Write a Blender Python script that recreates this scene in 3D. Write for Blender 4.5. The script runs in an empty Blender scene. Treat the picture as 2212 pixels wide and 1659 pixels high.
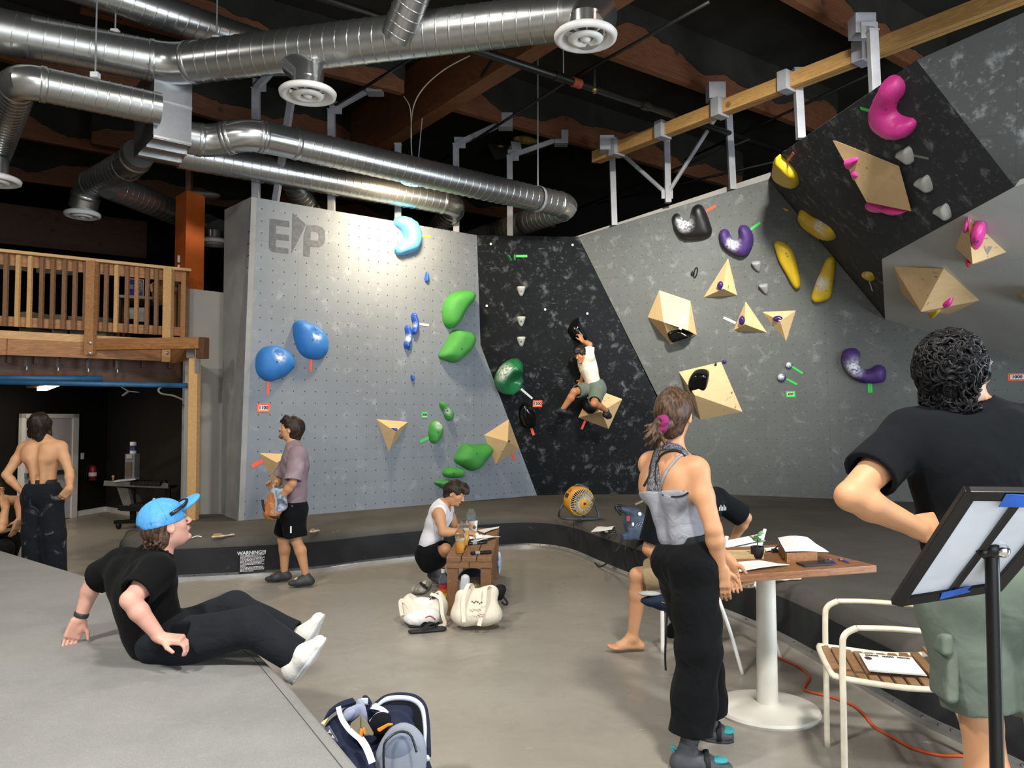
import bpy, bmesh, math, random
import numpy as np
from mathutils import Vector, Matrix
from mathutils.geometry import delaunay_2d_cdt
random.seed(4); rng = np.random.RandomState(7)
SC = bpy.context.scene
COL = SC.collection
PI = math.pi
# ------------------------------------------------------------------ camera, world, daylight, exposure
FPX, HORIZON, EYE = 1700.0, 900.0, 1.55
TILT = math.atan((HORIZON-829.5)/FPX)
cam_d = bpy.data.cameras.new('camera'); cam = bpy.data.objects.new('camera', cam_d); COL.objects.link(cam)
cam_d.sensor_width = 36.0; cam_d.sensor_fit = 'HORIZONTAL'; cam_d.lens = FPX/2212.0*36.0
cam.location = (0, 0, EYE); cam.rotation_euler = (PI/2+TILT, 0, 0); cam_d.clip_start = .05
SC.camera = cam
SC.view_settings.view_transform = 'Standard'; SC.view_settings.look = 'None'
SC.view_settings.gamma = 1.0; SC.view_settings.exposure = 0.2; SC.view_settings.use_curve_mapping = False
W = bpy.data.worlds.new('sky'); SC.world = W; W.use_nodes = True
bg = W.node_tree.nodes['Background']; bg.inputs[0].default_value = (.78, .88, 1.0, 1); bg.inputs[1].default_value = 1.0

def area(name, loc, target, sx, sy, power, color):
    l = bpy.data.lights.new(name, 'AREA'); l.shape = 'RECTANGLE'; l.size = sx; l.size_y = sy
    l.energy = power; l.color = color
    o = bpy.data.objects.new(name, l); COL.objects.link(o); o.location = loc
    d = Vector(target)-Vector(loc); o.rotation_euler = d.to_track_quat('-Z', 'Y').to_euler()
    return o
# daylight through the open roll-up doors behind and beside the photographer
area('daylight_front_door', (1.4, -3.3, 2.1), (-1.2, 4, .2), 6.4, 3.3, 230, (.84, .92, 1.0))
area('daylight_side_door', (7.4, 2.6, 1.7), (-2.0, 8.0, .8), 3.6, 3.0, 480, (.80, .90, 1.0))
# unseen ceiling lights, added to brighten the near floor, ducts and walls
for i, (x, y) in enumerate([(-3.0, .6), (1.2, .6), (-5.6, 4.6), (-1.0, 5.2)]):
    area('ceiling_fill_light', (x, y, 5.3), (x, y+.4, 0), .5, .5, (330, 330, 90, 50)[i], (1.0, .96, .9))
hb = area('ceiling_fill_light', (2.2, 4.6, 5.7), (2.5, 10.2, 4.1), .5, .5, 125, (1.0, .97, .9)); hb.data.spread = math.radians(52)  # added unseen lamp, narrow beam aimed to brighten the upper grey overhang
# ------------------------------------------------------------------ projection helpers (pixel of the photograph -> place in the hall)
_f = np.array([0, math.cos(TILT), math.sin(TILT)]); _u = np.array([0, -math.sin(TILT), math.cos(TILT)]); _r = np.array([1., 0, 0])
CAM = np.array([0, 0, EYE])
def V(*a): return np.array(a, float)
def ray(px, py): return _f*FPX + _r*(px-1106) + _u*(829.5-py)
def P(px, py, Y):
    v = ray(px, py); return CAM + v*(Y/v[1])
def G(px, py, z=0.0):
    v = ray(px, py); return CAM + v*((z-EYE)/v[2])
def unit(v): v = np.asarray(v, float); return v/np.linalg.norm(v)
class Plane:
    def __init__(s, a, b, c, up=(0, 0, 1)):
        s.o = np.array(a, float); n = unit(np.cross(np.array(b)-s.o, np.array(c)-s.o))
        s.n = n if np.dot(n, CAM-s.o) > 0 else -n
        s.u = np.cross(np.array(up, float), s.n)
        s.u = unit(s.u); s.v = np.cross(s.n, s.u)
    def hit(s, px, py, h=0.0):
        v = ray(px, py); return CAM + v*(np.dot(s.o+s.n*h-CAM, s.n)/np.dot(v, s.n))
    def uv(s, p): d = np.asarray(p)-s.o; return np.array([np.dot(d, s.u), np.dot(d, s.v)])
    def at(s, u, v, h=0.0): return s.o+s.u*u+s.v*v+s.n*h
# ------------------------------------------------------------------ materials
def lin(c):
    if isinstance(c, str):
        c = c.lstrip('#'); c = c if len(c) == 6 else ''.join(x*2 for x in c); c = [int(c[i:i+2], 16)/255 for i in (0, 2, 4)]
    return tuple((x/12.92 if x <= .04045 else ((x+.055)/1.055)**2.4) for x in c[:3])+(1.0,)
MATS = {}
class NT:
    def __init__(s, name):
        s.m = bpy.data.materials.new(name); s.m.use_nodes = True; s.t = s.m.node_tree
        s.b = s.t.nodes['Principled BSDF']
    def n(s, typ, **kw):
        nd = s.t.nodes.new(typ)
        for k, v in kw.items():
            if k in nd.inputs.keys(): s.set(nd.inputs[k], v)
            else: setattr(nd, k, v)
        return nd
    def set(s, sock, v):
        if hasattr(v, 'is_output'): s.t.links.new(v, sock)
        else: sock.default_value = v
    def math(s, op, a, b=None, c=None, clamp=False):
        nd = s.t.nodes.new('ShaderNodeMath'); nd.operation = op; nd.use_clamp = clamp
        s.set(nd.inputs[0], a)
        if b is not None: s.set(nd.inputs[1], b)
        if c is not None: s.set(nd.inputs[2], c)
        return nd.outputs[0]
    def mix(s, f, a, b):
        nd = s.t.nodes.new('ShaderNodeMix'); nd.data_type = 'RGBA'
        s.set(nd.inputs[0], f); s.set(nd.inputs[6], a); s.set(nd.inputs[7], b); return nd.outputs[2]
    def coord(s, kind='Object', scale=None):
        o = s.t.nodes.new('ShaderNodeTexCoord').outputs[kind]
        if scale is not None:
            mp = s.t.nodes.new('ShaderNodeMapping'); mp.inputs['Scale'].default_value = scale
            s.t.links.new(o, mp.inputs[0]); o = mp.outputs[0]
        return o
    def noise(s, vec, scale, detail=4, rough=.55, dist=0.0):
        nd = s.n('ShaderNodeTexNoise', Scale=scale, Detail=detail, Roughness=rough, Distortion=dist); s.set(nd.inputs['Vector'], vec)
        return nd.outputs[0]
    def ramp(s, f, a, b, ca=0.0, cb=1.0):
        nd = s.t.nodes.new('ShaderNodeMapRange'); nd.interpolation_type = 'SMOOTHSTEP'
        s.set(nd.inputs[0], f); nd.inputs[1].default_value = a; nd.inputs[2].default_value = b
        nd.inputs[3].default_value = ca; nd.inputs[4].default_value = cb; return nd.outputs[0]
    def bump(s, h, strength=.3, dist=.01):
        nd = s.n('ShaderNodeBump', Strength=strength, Distance=dist); s.set(nd.inputs['Height'], h)
        s.t.links.new(nd.outputs[0], s.b.inputs['Normal'])
    def col(s, c): s.set(s.b.inputs['Base Color'], c)
    def rough(s, r): s.set(s.b.inputs['Roughness'], r)
def plain(name, c, rough=.6, metal=0.0, var=.06, vs=9.0, bump=0.0, bs=60.0, spec=None, sheen=0.0, emit=None, trans=0.0, ior=1.45, sss=0.0):
    if name in MATS: return MATS[name]
    n = NT(name); c = lin(c)
    v = n.coord('Object')
    if var:
        f = n.noise(v, vs, 3)
        d = tuple(max(0, x*(1-2.2*var)) for x in c[:3])+(1,); l = tuple(min(1, x*(1+2.2*var)) for x in c[:3])+(1,)
        n.col(n.mix(n.ramp(f, .3, .7), d, l))
    else: n.col(c)
    n.rough(rough); n.b.inputs['Metallic'].default_value = metal
    if bump: n.bump(n.noise(v, bs, 3), bump, .004)
    if spec is not None: n.b.inputs['Specular IOR Level'].default_value = spec
    if sheen: n.b.inputs['Sheen Weight'].default_value = sheen
    if trans: n.b.inputs['Transmission Weight'].default_value = trans; n.b.inputs['IOR'].default_value = ior
    if sss:
        n.b.inputs['Subsurface Weight'].default_value = sss; n.b.inputs['Subsurface Radius'].default_value = (.012, .005, .003)
    if emit: n.b.inputs['Emission Color'].default_value = lin(emit[0]); n.b.inputs['Emission Strength'].default_value = emit[1]
    MATS[name] = n.m; return n.m
def cloth(name, c, rough=.9, weave=400.0, fold=9.0, fs=.5, var=.05, wear=None):
    if name in MATS: return MATS[name]
    n = NT(name); c = lin(c); v = n.coord('Object')
    f = n.noise(v, 14, 3); d = tuple(x*(1-2*var) for x in c[:3])+(1,); l = tuple(min(1, x*(1+2*var)) for x in c[:3])+(1,)
    base = n.mix(f, d, l)
    if wear:
        wn = n.noise(v, wear[1], 5, .6, .6); base = n.mix(n.ramp(wn, wear[2], wear[3], 0, wear[4]), base, lin(wear[0]))
    n.col(base); n.rough(rough); n.b.inputs['Sheen Weight'].default_value = .02; n.b.inputs['Specular IOR Level'].default_value = .12
    w = n.noise(v, weave, 1); fo = n.noise(v, fold, 2, .5, .8)
    n.bump(n.math('ADD', n.math('MULTIPLY', w, .035), n.math('MULTIPLY', fo, 1.0)), fs*1.05, .02)
    MATS[name] = n.m; return n.m
def wood(name, c1, c2, axis=0, scale=1.0, rough=.6, knots=True, bump=.15):
    if name in MATS: return MATS[name]
    n = NT(name); sc = [14*scale]*3; sc[axis] = 1.1*scale
    v = n.coord('Object', sc); f = n.noise(v, 1.6, 6, .6, 1.2)
    ringv = n.math('FRACT', n.math('MULTIPLY', f, 7.0))
    base = n.mix(n.ramp(ringv, .1, .9), lin(c1), lin(c2))
    big = n.noise(n.coord('Object'), 2.3, 3); base = n.mix(n.ramp(big, .35, .75, 0, .4), base, lin(c1))
    if knots:
        vo = n.n('ShaderNodeTexVoronoi', Scale=2.2*scale); n.set(vo.inputs['Vector'], n.coord('Object'))
        base = n.mix(n.ramp(vo.outputs['Distance'], .04, .1, .75, 0), base, tuple(x*.28 for x in lin(c1)[:3])+(1,))
    n.col(base); n.rough(rough); n.bump(f, bump, .004); MATS[name] = n.m; return n.m
# ------------------------------------------------------------------ mesh helpers: every shape is (verts, faces)
ORG = {}
def _link(name, v, f, m, smooth, uv=None, auto=None):
    me = bpy.data.meshes.new(name)
    v = np.asarray(v, np.float32).reshape(-1, 3)
    if isinstance(f, np.ndarray) and f.ndim == 2:
        k = f.shape[1]; me.vertices.add(len(v)); me.vertices.foreach_set('co', v.ravel())
        me.loops.add(f.size); me.loops.foreach_set('vertex_index', f.astype(np.int32).ravel())
        me.polygons.add(len(f)); me.polygons.foreach_set('loop_start', (np.arange(len(f))*k).astype(np.int32))
        me.update(calc_edges=True)
    else:
        me.from_pydata([tuple(map(float, p)) for p in v], [], [tuple(map(int, q)) for q in f]); me.update()
    if smooth: me.polygons.foreach_set('use_smooth', np.ones(len(me.polygons), bool))
    if isinstance(m, (list, tuple)):
        for x in m: me.materials.append(x)
    elif m: me.materials.append(m)
    if auto is not None:
        me.polygons.foreach_set('use_smooth', np.ones(len(me.polygons), bool)); me.set_sharp_from_angle(angle=math.radians(auto))
    return me
def obj(name, geo, m, parent=None, smooth=False, auto=None, uv=None, fix=True, **props):
    v, f = geo; v = np.asarray(v, float).reshape(-1, 3)
    if fix is True and not (isinstance(f, np.ndarray) and f.ndim == 2): fix = True
    else: fix = False
    if parent is not None: org = ORG[parent.name]
    else:
        lo, hi = v.min(0), v.max(0); org = V((lo[0]+hi[0])/2, (lo[1]+hi[1])/2, lo[2])
    me = _link(name, v-org, f, m, smooth, auto=auto)
    if fix:
        bm = bmesh.new(); bm.from_mesh(me); bmesh.ops.recalc_face_normals(bm, faces=bm.faces); bm.to_mesh(me); bm.free()
    if uv is not None:
        l = me.uv_layers.new(name='UVMap'); co = np.array([uv(v[i]) for i in range(len(v))])
        vi = np.empty(len(me.loops), np.int32); me.loops.foreach_get('vertex_index', vi); l.data.foreach_set('uv', co[vi].astype(np.float32).ravel())
    o = bpy.data.objects.new(name, me); COL.objects.link(o)
    if parent is not None: o.parent = parent
    else: o.location = org
    ORG[o.name] = org
    for k, x in props.items(): o[k] = x
    return o
def tag(o, label, cat, group=None):
    o['label'] = label; o['category'] = cat
    if group: o['group'] = group
    return o
def thing(name, label, cat, base, group=None):
    o = bpy.data.objects.new(name, None); COL.objects.link(o); o.location = tuple(base); o.empty_display_size = .1
    ORG[o.name] = np.array(base, float); return tag(o, label, cat, group)
def struct(name, geo, m, parent=None, **kw):
    o = obj(name, geo, m, parent, **kw)
    if parent is None: o['kind'] = 'structure'
    return o
def join(*gs):
    vs, fs, k = [], [], 0
    for v, f in gs:
        v = np.asarray(v, float).reshape(-1, 3); vs.append(v); fs += [tuple(int(i)+k for i in q) for q in f]; k += len(v)
    return np.concatenate(vs), fs
def box(c, s, ax=None, bev=0.0):
    """box centred at c, size s, axes rows of ax"""
    c = np.asarray(c, float); A = np.eye(3) if ax is None else np.array([unit(a) for a in ax])
    if bev <= 0:
        q = [(-1, -1, -1), (1, -1, -1), (1, 1, -1), (-1, 1, -1), (-1, -1, 1), (1, -1, 1), (1, 1, 1), (-1, 1, 1)]
        v = [c+(A[0]*a*s[0]+A[1]*b*s[1]+A[2]*d*s[2])/2 for a, b, d in q]
        return v, [(0, 3, 2, 1), (4, 5, 6, 7), (0, 1, 5, 4), (1, 2, 6, 5), (2, 3, 7, 6), (3, 0, 4, 7)]
    bm = bmesh.new(); bmesh.ops.create_cube(bm, size=1)
    for x in bm.verts: x.co = Vector((x.co.x*s[0], x.co.y*s[1], x.co.z*s[2]))
    bmesh.ops.bevel(bm, geom=list(bm.edges), offset=bev, segments=2, affect='EDGES', profile=.6)
    bm.verts.index_update()
    v = [c+A[0]*x.co.x+A[1]*x.co.y+A[2]*x.co.z for x in bm.verts]; f = [tuple(y.index for y in q.verts) for q in bm.faces]; bm.free()
    return v, f
def frame(d, up=(0, 0, 1)):
    d = unit(d); up = np.asarray(up, float)
    if abs(np.dot(d, unit(up))) > .98: up = V(0, 1, 0) if abs(d[1]) < .9 else V(1, 0, 0)
    s = unit(np.cross(d, up)); return d, s, np.cross(s, d)
def bar(a, b, w, h, up=(0, 0, 1), bev=0.0):
    """rectangular bar from a to b: w sideways, h along up"""
    a = np.asarray(a, float); b = np.asarray(b, float); d, s, t = frame(b-a, up)
    return box((a+b)/2, (np.linalg.norm(b-a), w, h), (d, s, t), bev)
def tube(pts, r, seg=10, caps=True, closed=False, flat=1.0, up=None):
    pts = [np.asarray(p, float) for p in pts]; n = len(pts); rs = r if hasattr(r, '__len__') else [r]*n
    T = []
    for i in range(n):
        if closed: T.append(unit(pts[(i+1) % n]-pts[i-1]))
        else: T.append(unit(pts[min(i+1, n-1)]-pts[max(i-1, 0)]))
    d, s, t = frame(T[0], (0, 0, 1) if up is None else up); v, f = [], []
    for i in range(n):
        s = unit(s-T[i]*np.dot(s, T[i])); t = np.cross(s, T[i])
        for k in range(seg):
            a = 2*PI*k/seg; v.append(pts[i]+(s*math.cos(a)+t*math.sin(a)*flat)*rs[i])
    m = n if closed else n-1
    for i in range(m):
        j = (i+1) % n
        for k in range(seg): f.append((i*seg+k, i*seg+(k+1) % seg, j*seg+(k+1) % seg, j*seg+k))
    if caps and not closed: f.append(tuple(range(seg))[::-1]); f.append(tuple((n-1)*seg+k for k in range(seg)))
    return v, f
def lathe(prof, o, axis=(0, 0, 1), seg=24, cap=True):
    d, s, t = frame(axis); o = np.asarray(o, float); v, f = [], []
    for r, z in prof:
        for k in range(seg): a = 2*PI*k/seg; v.append(o+d*z+(s*math.cos(a)+t*math.sin(a))*max(r, 1e-4))
    for i in range(len(prof)-1):
        for k in range(seg): f.append((i*seg+k, i*seg+(k+1) % seg, (i+1)*seg+(k+1) % seg, (i+1)*seg+k))
    if cap: f.append(tuple(range(seg))[::-1]); f.append(tuple((len(prof)-1)*seg+k for k in range(seg)))
    return v, f
def prism(poly, off):
    """polygon (3-D points) thickened by vector off"""
    p = [np.asarray(x, float) for x in poly]; n = len(p); v = p+[x+np.asarray(off, float) for x in p]
    return v, [tuple(range(n))[::-1], tuple(range(n, 2*n))]+[(i, (i+1) % n, n+(i+1) % n, n+i) for i in range(n)]
def ball(c, r, seg=12, rings=8, R=None):
    c = np.asarray(c, float); r = np.asarray(r if hasattr(r, '__len__') else (r, r, r), float); R = np.eye(3) if R is None else np.array(R)
    v, f = [], []
    for i in range(1, rings):
        th = PI*i/rings
        for k in range(seg): a = 2*PI*k/seg; v.append(c+(V(math.sin(th)*math.cos(a), math.sin(th)*math.sin(a), math.cos(th))*r) @ R)
    for i in range(rings-2):
        for k in range(seg): f.append((i*seg+k, (i+1)*seg+k, (i+1)*seg+(k+1) % seg, i*seg+(k+1) % seg))
    v.append(c+V(0, 0, r[2]) @ R); v.append(c-V(0, 0, r[2]) @ R); a, b = len(v)-2, len(v)-1
    for k in range(seg): f.append((a, k, (k+1) % seg)); f.append((b, (rings-2)*seg+(k+1) % seg, (rings-2)*seg+k))
    return v, f
def catmull(pts, n=6, closed=False):
    pts = [np.asarray(p, float) for p in pts]; m = len(pts); out = []
    for i in range(m if closed else m-1):
        if closed: a, b, c, d = pts[i-1], pts[i], pts[(i+1) % m], pts[(i+2) % m]
        else: a, b, c, d = pts[max(i-1, 0)], pts[i], pts[i+1], pts[min(i+2, m-1)]
        for k in range(n):
            t = k/n; out.append(.5*((2*b)+(-a+c)*t+(2*a-5*b+4*c-d)*t*t+(-a+3*b-3*c+d)*t**3))
    if not closed: out.append(pts[-1])
    return out
# ------------------------------------------------------------------ smooth solids: signed distances blended on a grid, surface extracted
class Solid:
    def __init__(s, h=.006): s.h = h; s.p = []; s.c = []; s.planes = []; s.ripple = None
    def cone(s, a, b, ra, rb, k=.02, flat=None, fl=1.0, neg=False, cap=False):
        (s.c if neg else s.p).append(('k' if cap else 'c', np.asarray(a, float), np.asarray(b, float), ra, rb, k, None if flat is None else unit(flat), fl)); return s
    def path(s, pts, rs, k=.015, flat=None, fl=1.0):
        for i in range(len(pts)-1): s.cone(pts[i], pts[i+1], rs[i], rs[i+1], k, flat, fl)
        return s
    def ell(s, c, R, ax=None, k=.02, neg=False):
        (s.c if neg else s.p).append(('e', np.asarray(c, float), np.asarray(R, float), np.eye(3) if ax is None else np.array([unit(a) for a in ax]), k)); return s
    def box(s, c, half, ax=None, r=.01, k=.01, neg=False):
        (s.c if neg else s.p).append(('b', np.asarray(c, float), np.asarray(half, float), np.eye(3) if ax is None else np.array([unit(a) for a in ax]), r, k)); return s
    def cut(s, point, normal): s.planes.append((np.asarray(point, float), unit(normal))); return s   # removes the side the normal points to
    @staticmethod
    def _bb(q):
        if q[0] in 'ck':
            r = max(q[3], q[4])*max(1.0, 1.0); return np.minimum(q[1], q[2])-r, np.maximum(q[1], q[2])+r
        if q[0] == 'e': e = (np.abs(q[3])*q[2][:, None]).sum(0); return q[1]-e, q[1]+e
        e = (np.abs(q[3])*(q[2]+q[4])[:, None]).sum(0); return q[1]-e, q[1]+e
    @staticmethod
    def _d(q, X, Y, Z):
        if q[0] in 'ck':
            a, b, ra, rb, k, fx, fl = q[1:]; ab = b-a; L = max(np.dot(ab, ab), 1e-12)
            x, y, z = X-a[0], Y-a[1], Z-a[2]
            t0 = (x*ab[0]+y*ab[1]+z*ab[2])/L; t = np.clip(t0, 0, 1 if q[0] == 'c' else 3)
            if q[0] == 'k':
                x = x-t*ab[0]; y = y-t*ab[1]; z = z-t*ab[2]; return np.maximum(np.sqrt(x*x+y*y+z*z)-(ra+(rb-ra)*np.minimum(t, 1)), (t0-1)*math.sqrt(L))
            x = x-t*ab[0]; y = y-t*ab[1]; z = z-t*ab[2]; r = ra+(rb-ra)*t
            if fx is not None:
                w = (x*fx[0]+y*fx[1]+z*fx[2])*(fl-1); x = x+w*fx[0]; y = y+w*fx[1]; z = z+w*fx[2]
                return (np.sqrt(x*x+y*y+z*z)-r)/(1+(fl-1)*.5)
            return np.sqrt(x*x+y*y+z*z)-r
        c, R, A = q[1:4]; x, y, z = X-c[0], Y-c[1], Z-c[2]
        l = [x*A[i][0]+y*A[i][1]+z*A[i][2] for i in range(3)]
        if q[0] == 'e':
            k0 = np.sqrt(sum((l[i]/R[i])**2 for i in range(3))); k1 = np.sqrt(sum((l[i]/R[i]**2)**2 for i in range(3)))+1e-9
            return k0*(k0-1)/k1
        d = [np.abs(l[i])-R[i] for i in range(3)]
        return np.sqrt(sum(np.maximum(x, 0)**2 for x in d))+np.minimum(np.maximum(np.maximum(d[0], d[1]), d[2]), 0)-q[4]
    def geo(s):
        h = s.h; bbs = [s._bb(q) for q in s.p]
        lo = np.min([b[0] for b in bbs], 0)-4*h; hi = np.max([b[1] for b in bbs], 0)+4*h
        n = np.ceil((hi-lo)/h).astype(int)+1
        ax = [(lo[i]+np.arange(n[i])*h).astype(np.float32) for i in range(3)]
        F = np.full(n, .08, np.float32)
        def sl(b, m): 
            a = np.maximum(np.floor((b[0]-m-lo)/h).astype(int), 0); e = np.minimum(np.ceil((b[1]+m-lo)/h).astype(int)+1, n)
            return tuple(slice(a[i], max(e[i], a[i])) for i in range(3))
        def grids(w): return np.meshgrid(*[ax[i][w[i]] for i in range(3)], indexing='ij', sparse=True)
        for q, b in zip(s.p, bbs):
            k = q[-3] if q[0] in 'ck' else q[-1]; w = sl(b, k+3*h)
            d = s._d(q, *grids(w)).astype(np.float32); o = F[w]; e = np.maximum(k-np.abs(o-d), 0)/k
            F[w] = np.minimum(o, d)-e*e*k*.25
        if s.ripple is not None:
            X, Y, Z = np.meshgrid(*ax, indexing='ij', sparse=True); m = np.abs(F) < .03
            F = F+np.where(m, s.ripple(X, Y, Z), 0).astype(np.float32)
        for q in s.c:
            k = q[-3] if q[0] in 'ck' else q[-1]; w = sl(s._bb(q), k+3*h); d = -s._d(q, *grids(w)).astype(np.float32); o = F[w]
            if o.size == 0: continue
            e = np.maximum(k-np.abs(o-d), 0)/k; F[w] = np.maximum(o, d)+e*e*k*.25
        for p, nn in s.planes:
            X, Y, Z = np.meshgrid(*ax, indexing='ij', sparse=True)
            F = np.maximum(F, ((X-p[0])*nn[0]+(Y-p[1])*nn[1]+(Z-p[2])*nn[2]).astype(np.float32))
        return nets(F, lo, h)
def nets(F, lo, h):
    S = F < 0; n = F.shape
    cnt = np.zeros([x-1 for x in n], np.int8)
    for i in (0, 1):
        for j in (0, 1):
            for k in (0, 1): cnt += S[i:n[0]-1+i, j:n[1]-1+j, k:n[2]-1+k]
    act = (cnt > 0) & (cnt < 8); I = np.argwhere(act); idx = np.full(act.shape, -1, np.int32); idx[act] = np.arange(len(I))
    acc = np.zeros((len(I), 3)); num = np.zeros(len(I)); cs = [(i, j, k) for i in (0, 1) for j in (0, 1) for k in (0, 1)]
    vals = {c: F[I[:, 0]+c[0], I[:, 1]+c[1], I[:, 2]+c[2]] for c in cs}
    for a in cs:
        for d in range(3):
            if a[d]: continue
            b = list(a); b[d] = 1; b = tuple(b); fa, fb = vals[a], vals[b]; m = (fa < 0) != (fb < 0)
            t = np.where(m, fa/np.where(m, fa-fb, 1), 0)
            p = np.array(a, float)+np.outer(t, np.array(b)-np.array(a)); acc[m] += p[m]; num[m] += 1
    v = lo+(I+acc/np.maximum(num, 1)[:, None])*h; fs = []
    for d in range(3):
        e, g = [(1, 2), (2, 0), (0, 1)][d]
        s0 = [slice(None)]*3; s1 = [slice(None)]*3; s0[d] = slice(0, -1); s1[d] = slice(1, None)
        a = S[tuple(s0)]; b = S[tuple(s1)]; m = a != b; E = np.argwhere(m)
        E = E[(E[:, e] > 0) & (E[:, g] > 0) & (E[:, e] < n[e]-1) & (E[:, g] < n[g]-1)]
        q = []
        for oe, og in ((-1, -1), (0, -1), (0, 0), (-1, 0)):
            w = E.copy(); w[:, e] += oe; w[:, g] += og; q.append(idx[w[:, 0], w[:, 1], w[:, 2]])
        q = np.stack(q, 1); fl = ~a[E[:, 0], E[:, 1], E[:, 2]]; q[fl] = q[fl][:, ::-1]; fs.append(q)
    return v, np.concatenate(fs)
def folds(amp, kx, seed=0):
    r = np.random.RandomState(seed); D = r.normal(size=(4, 3)); D = D/np.linalg.norm(D, axis=1)[:, None]; ph = r.rand(4)*6
    def f(X, Y, Z):
        def s(i, k): return np.sin((X*D[i][0]+Y*D[i][1]+Z*D[i][2])*k+ph[i])
        return amp*(s(0, kx)*.6+np.sin((X*D[1][0]+Y*D[1][1]+Z*D[1][2])*kx*1.7+2*s(2, kx*.8))*.6+s(3, kx*2.6)*.25)
    return f
# ------------------------------------------------------------------ cushioned plates: a real outline on a plane, domed outwards
def poly_dist(pts, poly):
    a = poly; b = np.roll(poly, -1, 0); ab = b-a; L = (ab**2).sum(1)
    d = pts[:, None]-a[None]; t = np.clip((d*ab[None]).sum(2)/L, 0, 1); return np.sqrt(((d-t[..., None]*ab[None])**2).sum(2)).min(1)
def inside(pts, poly):
    x, y = pts[:, 0], pts[:, 1]; c = np.zeros(len(pts), bool); j = len(poly)-1
    for i in range(len(poly)):
        xi, yi = poly[i]; xj, yj = poly[j]
        c ^= ((yi > y) != (yj > y)) & (x < (xj-xi)*(y-yi)/((yj-yi) if yj != yi else 1e-9)+xi); j = i
    return c
def dome(plane, outline, H, R=None, res=None, tiltv=(0, 0), base=0.0, smooth_outline=4, lip=.25, bumpy=0.0, hole=None, deep=0.0):
    """outline: list of (u,v) on plane -> closed pillow of height H rising from the outline"""
    o = np.array(catmull([np.array(p, float) for p in outline], smooth_outline, True)) if smooth_outline else np.array(outline, float)
    # resample
    seg = np.linalg.norm(np.roll(o, -1, 0)-o, axis=1); L = np.concatenate([[0], np.cumsum(seg)])
    size = math.sqrt(np.ptp(o[:, 0])*np.ptp(o[:, 1])); res = res or max(size/13, .004); k = max(10, int(L[-1]/res))
    oc = np.vstack([o, o[:1]]); t = np.linspace(0, L[-1], k, endpoint=False)
    if smooth_outline: o = np.stack([np.interp(t, L, oc[:, i]) for i in (0, 1)], 1)
    g = np.arange(o[:, 0].min(), o[:, 0].max(), res), np.arange(o[:, 1].min(), o[:, 1].max(), res)
    X, Y = np.meshgrid(*g); X = X+(np.arange(X.shape[0]) % 2)[:, None]*res/2
    pts = np.stack([X.ravel(), Y.ravel()], 1); pts = pts[inside(pts, o)]
    if len(pts): pts = pts[poly_dist(pts, o) > res*.55]
    allp = np.vstack([o, pts]) if len(pts) else o
    n = len(o); r = delaunay_2d_cdt([Vector(p) for p in allp], [(i, (i+1) % n) for i in range(n)], [list(range(n))], 1, 1e-6)
    vv = np.array([tuple(x) for x in r[0]]); tr = r[2]
    d = poly_dist(vv, o); dm = max(d.max(), 1e-4); Rr = min(R or dm, dm)
    q = np.clip(d/Rr, 0, 1); hgt = H*(lip+(1-lip)*np.sqrt(np.maximum(1-(1-q)**2, 0)))
    c = o.mean(0); sp = np.ptp(o, 0).max()/2
    hgt = hgt*(1+(vv-c) @ np.array(tiltv)/sp)
    if bumpy: hgt = hgt+bumpy*q*np.sin(vv[:, 0]*23/size*.4+1)*np.sin(vv[:, 1]*19/size*.4)
    if hole is not None:
        hu, hv, hr, hd = hole; e = np.linalg.norm(vv-np.array([hu, hv]), axis=1); hgt = hgt-hd*np.clip(1.3-e/hr, 0, 1)**.6
    V3 = [plane.at(p[0], p[1], base+max(z, .002)) for p, z in zip(vv, hgt)]
    # rim down to the wall
    from collections import Counter
    ec = Counter(tuple(sorted((t[i], t[(i+1) % 3]))) for t in tr for i in range(3)); fs = [tuple(t) for t in tr]; m = len(V3)
    dirs = {}
    for t in tr:
        for i in range(3):
            a, b = t[i], t[(i+1) % 3]
            if ec[tuple(sorted((a, b)))] == 1: dirs[a] = b
    low = {a: m+i for i, a in enumerate(dirs)}
    V3 += [plane.at(vv[a][0], vv[a][1], base-.004-deep) for a in dirs]
    for a, b in dirs.items():
        if b in low: fs.append((b, a, low[a], low[b]))
    return V3, fs
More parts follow.
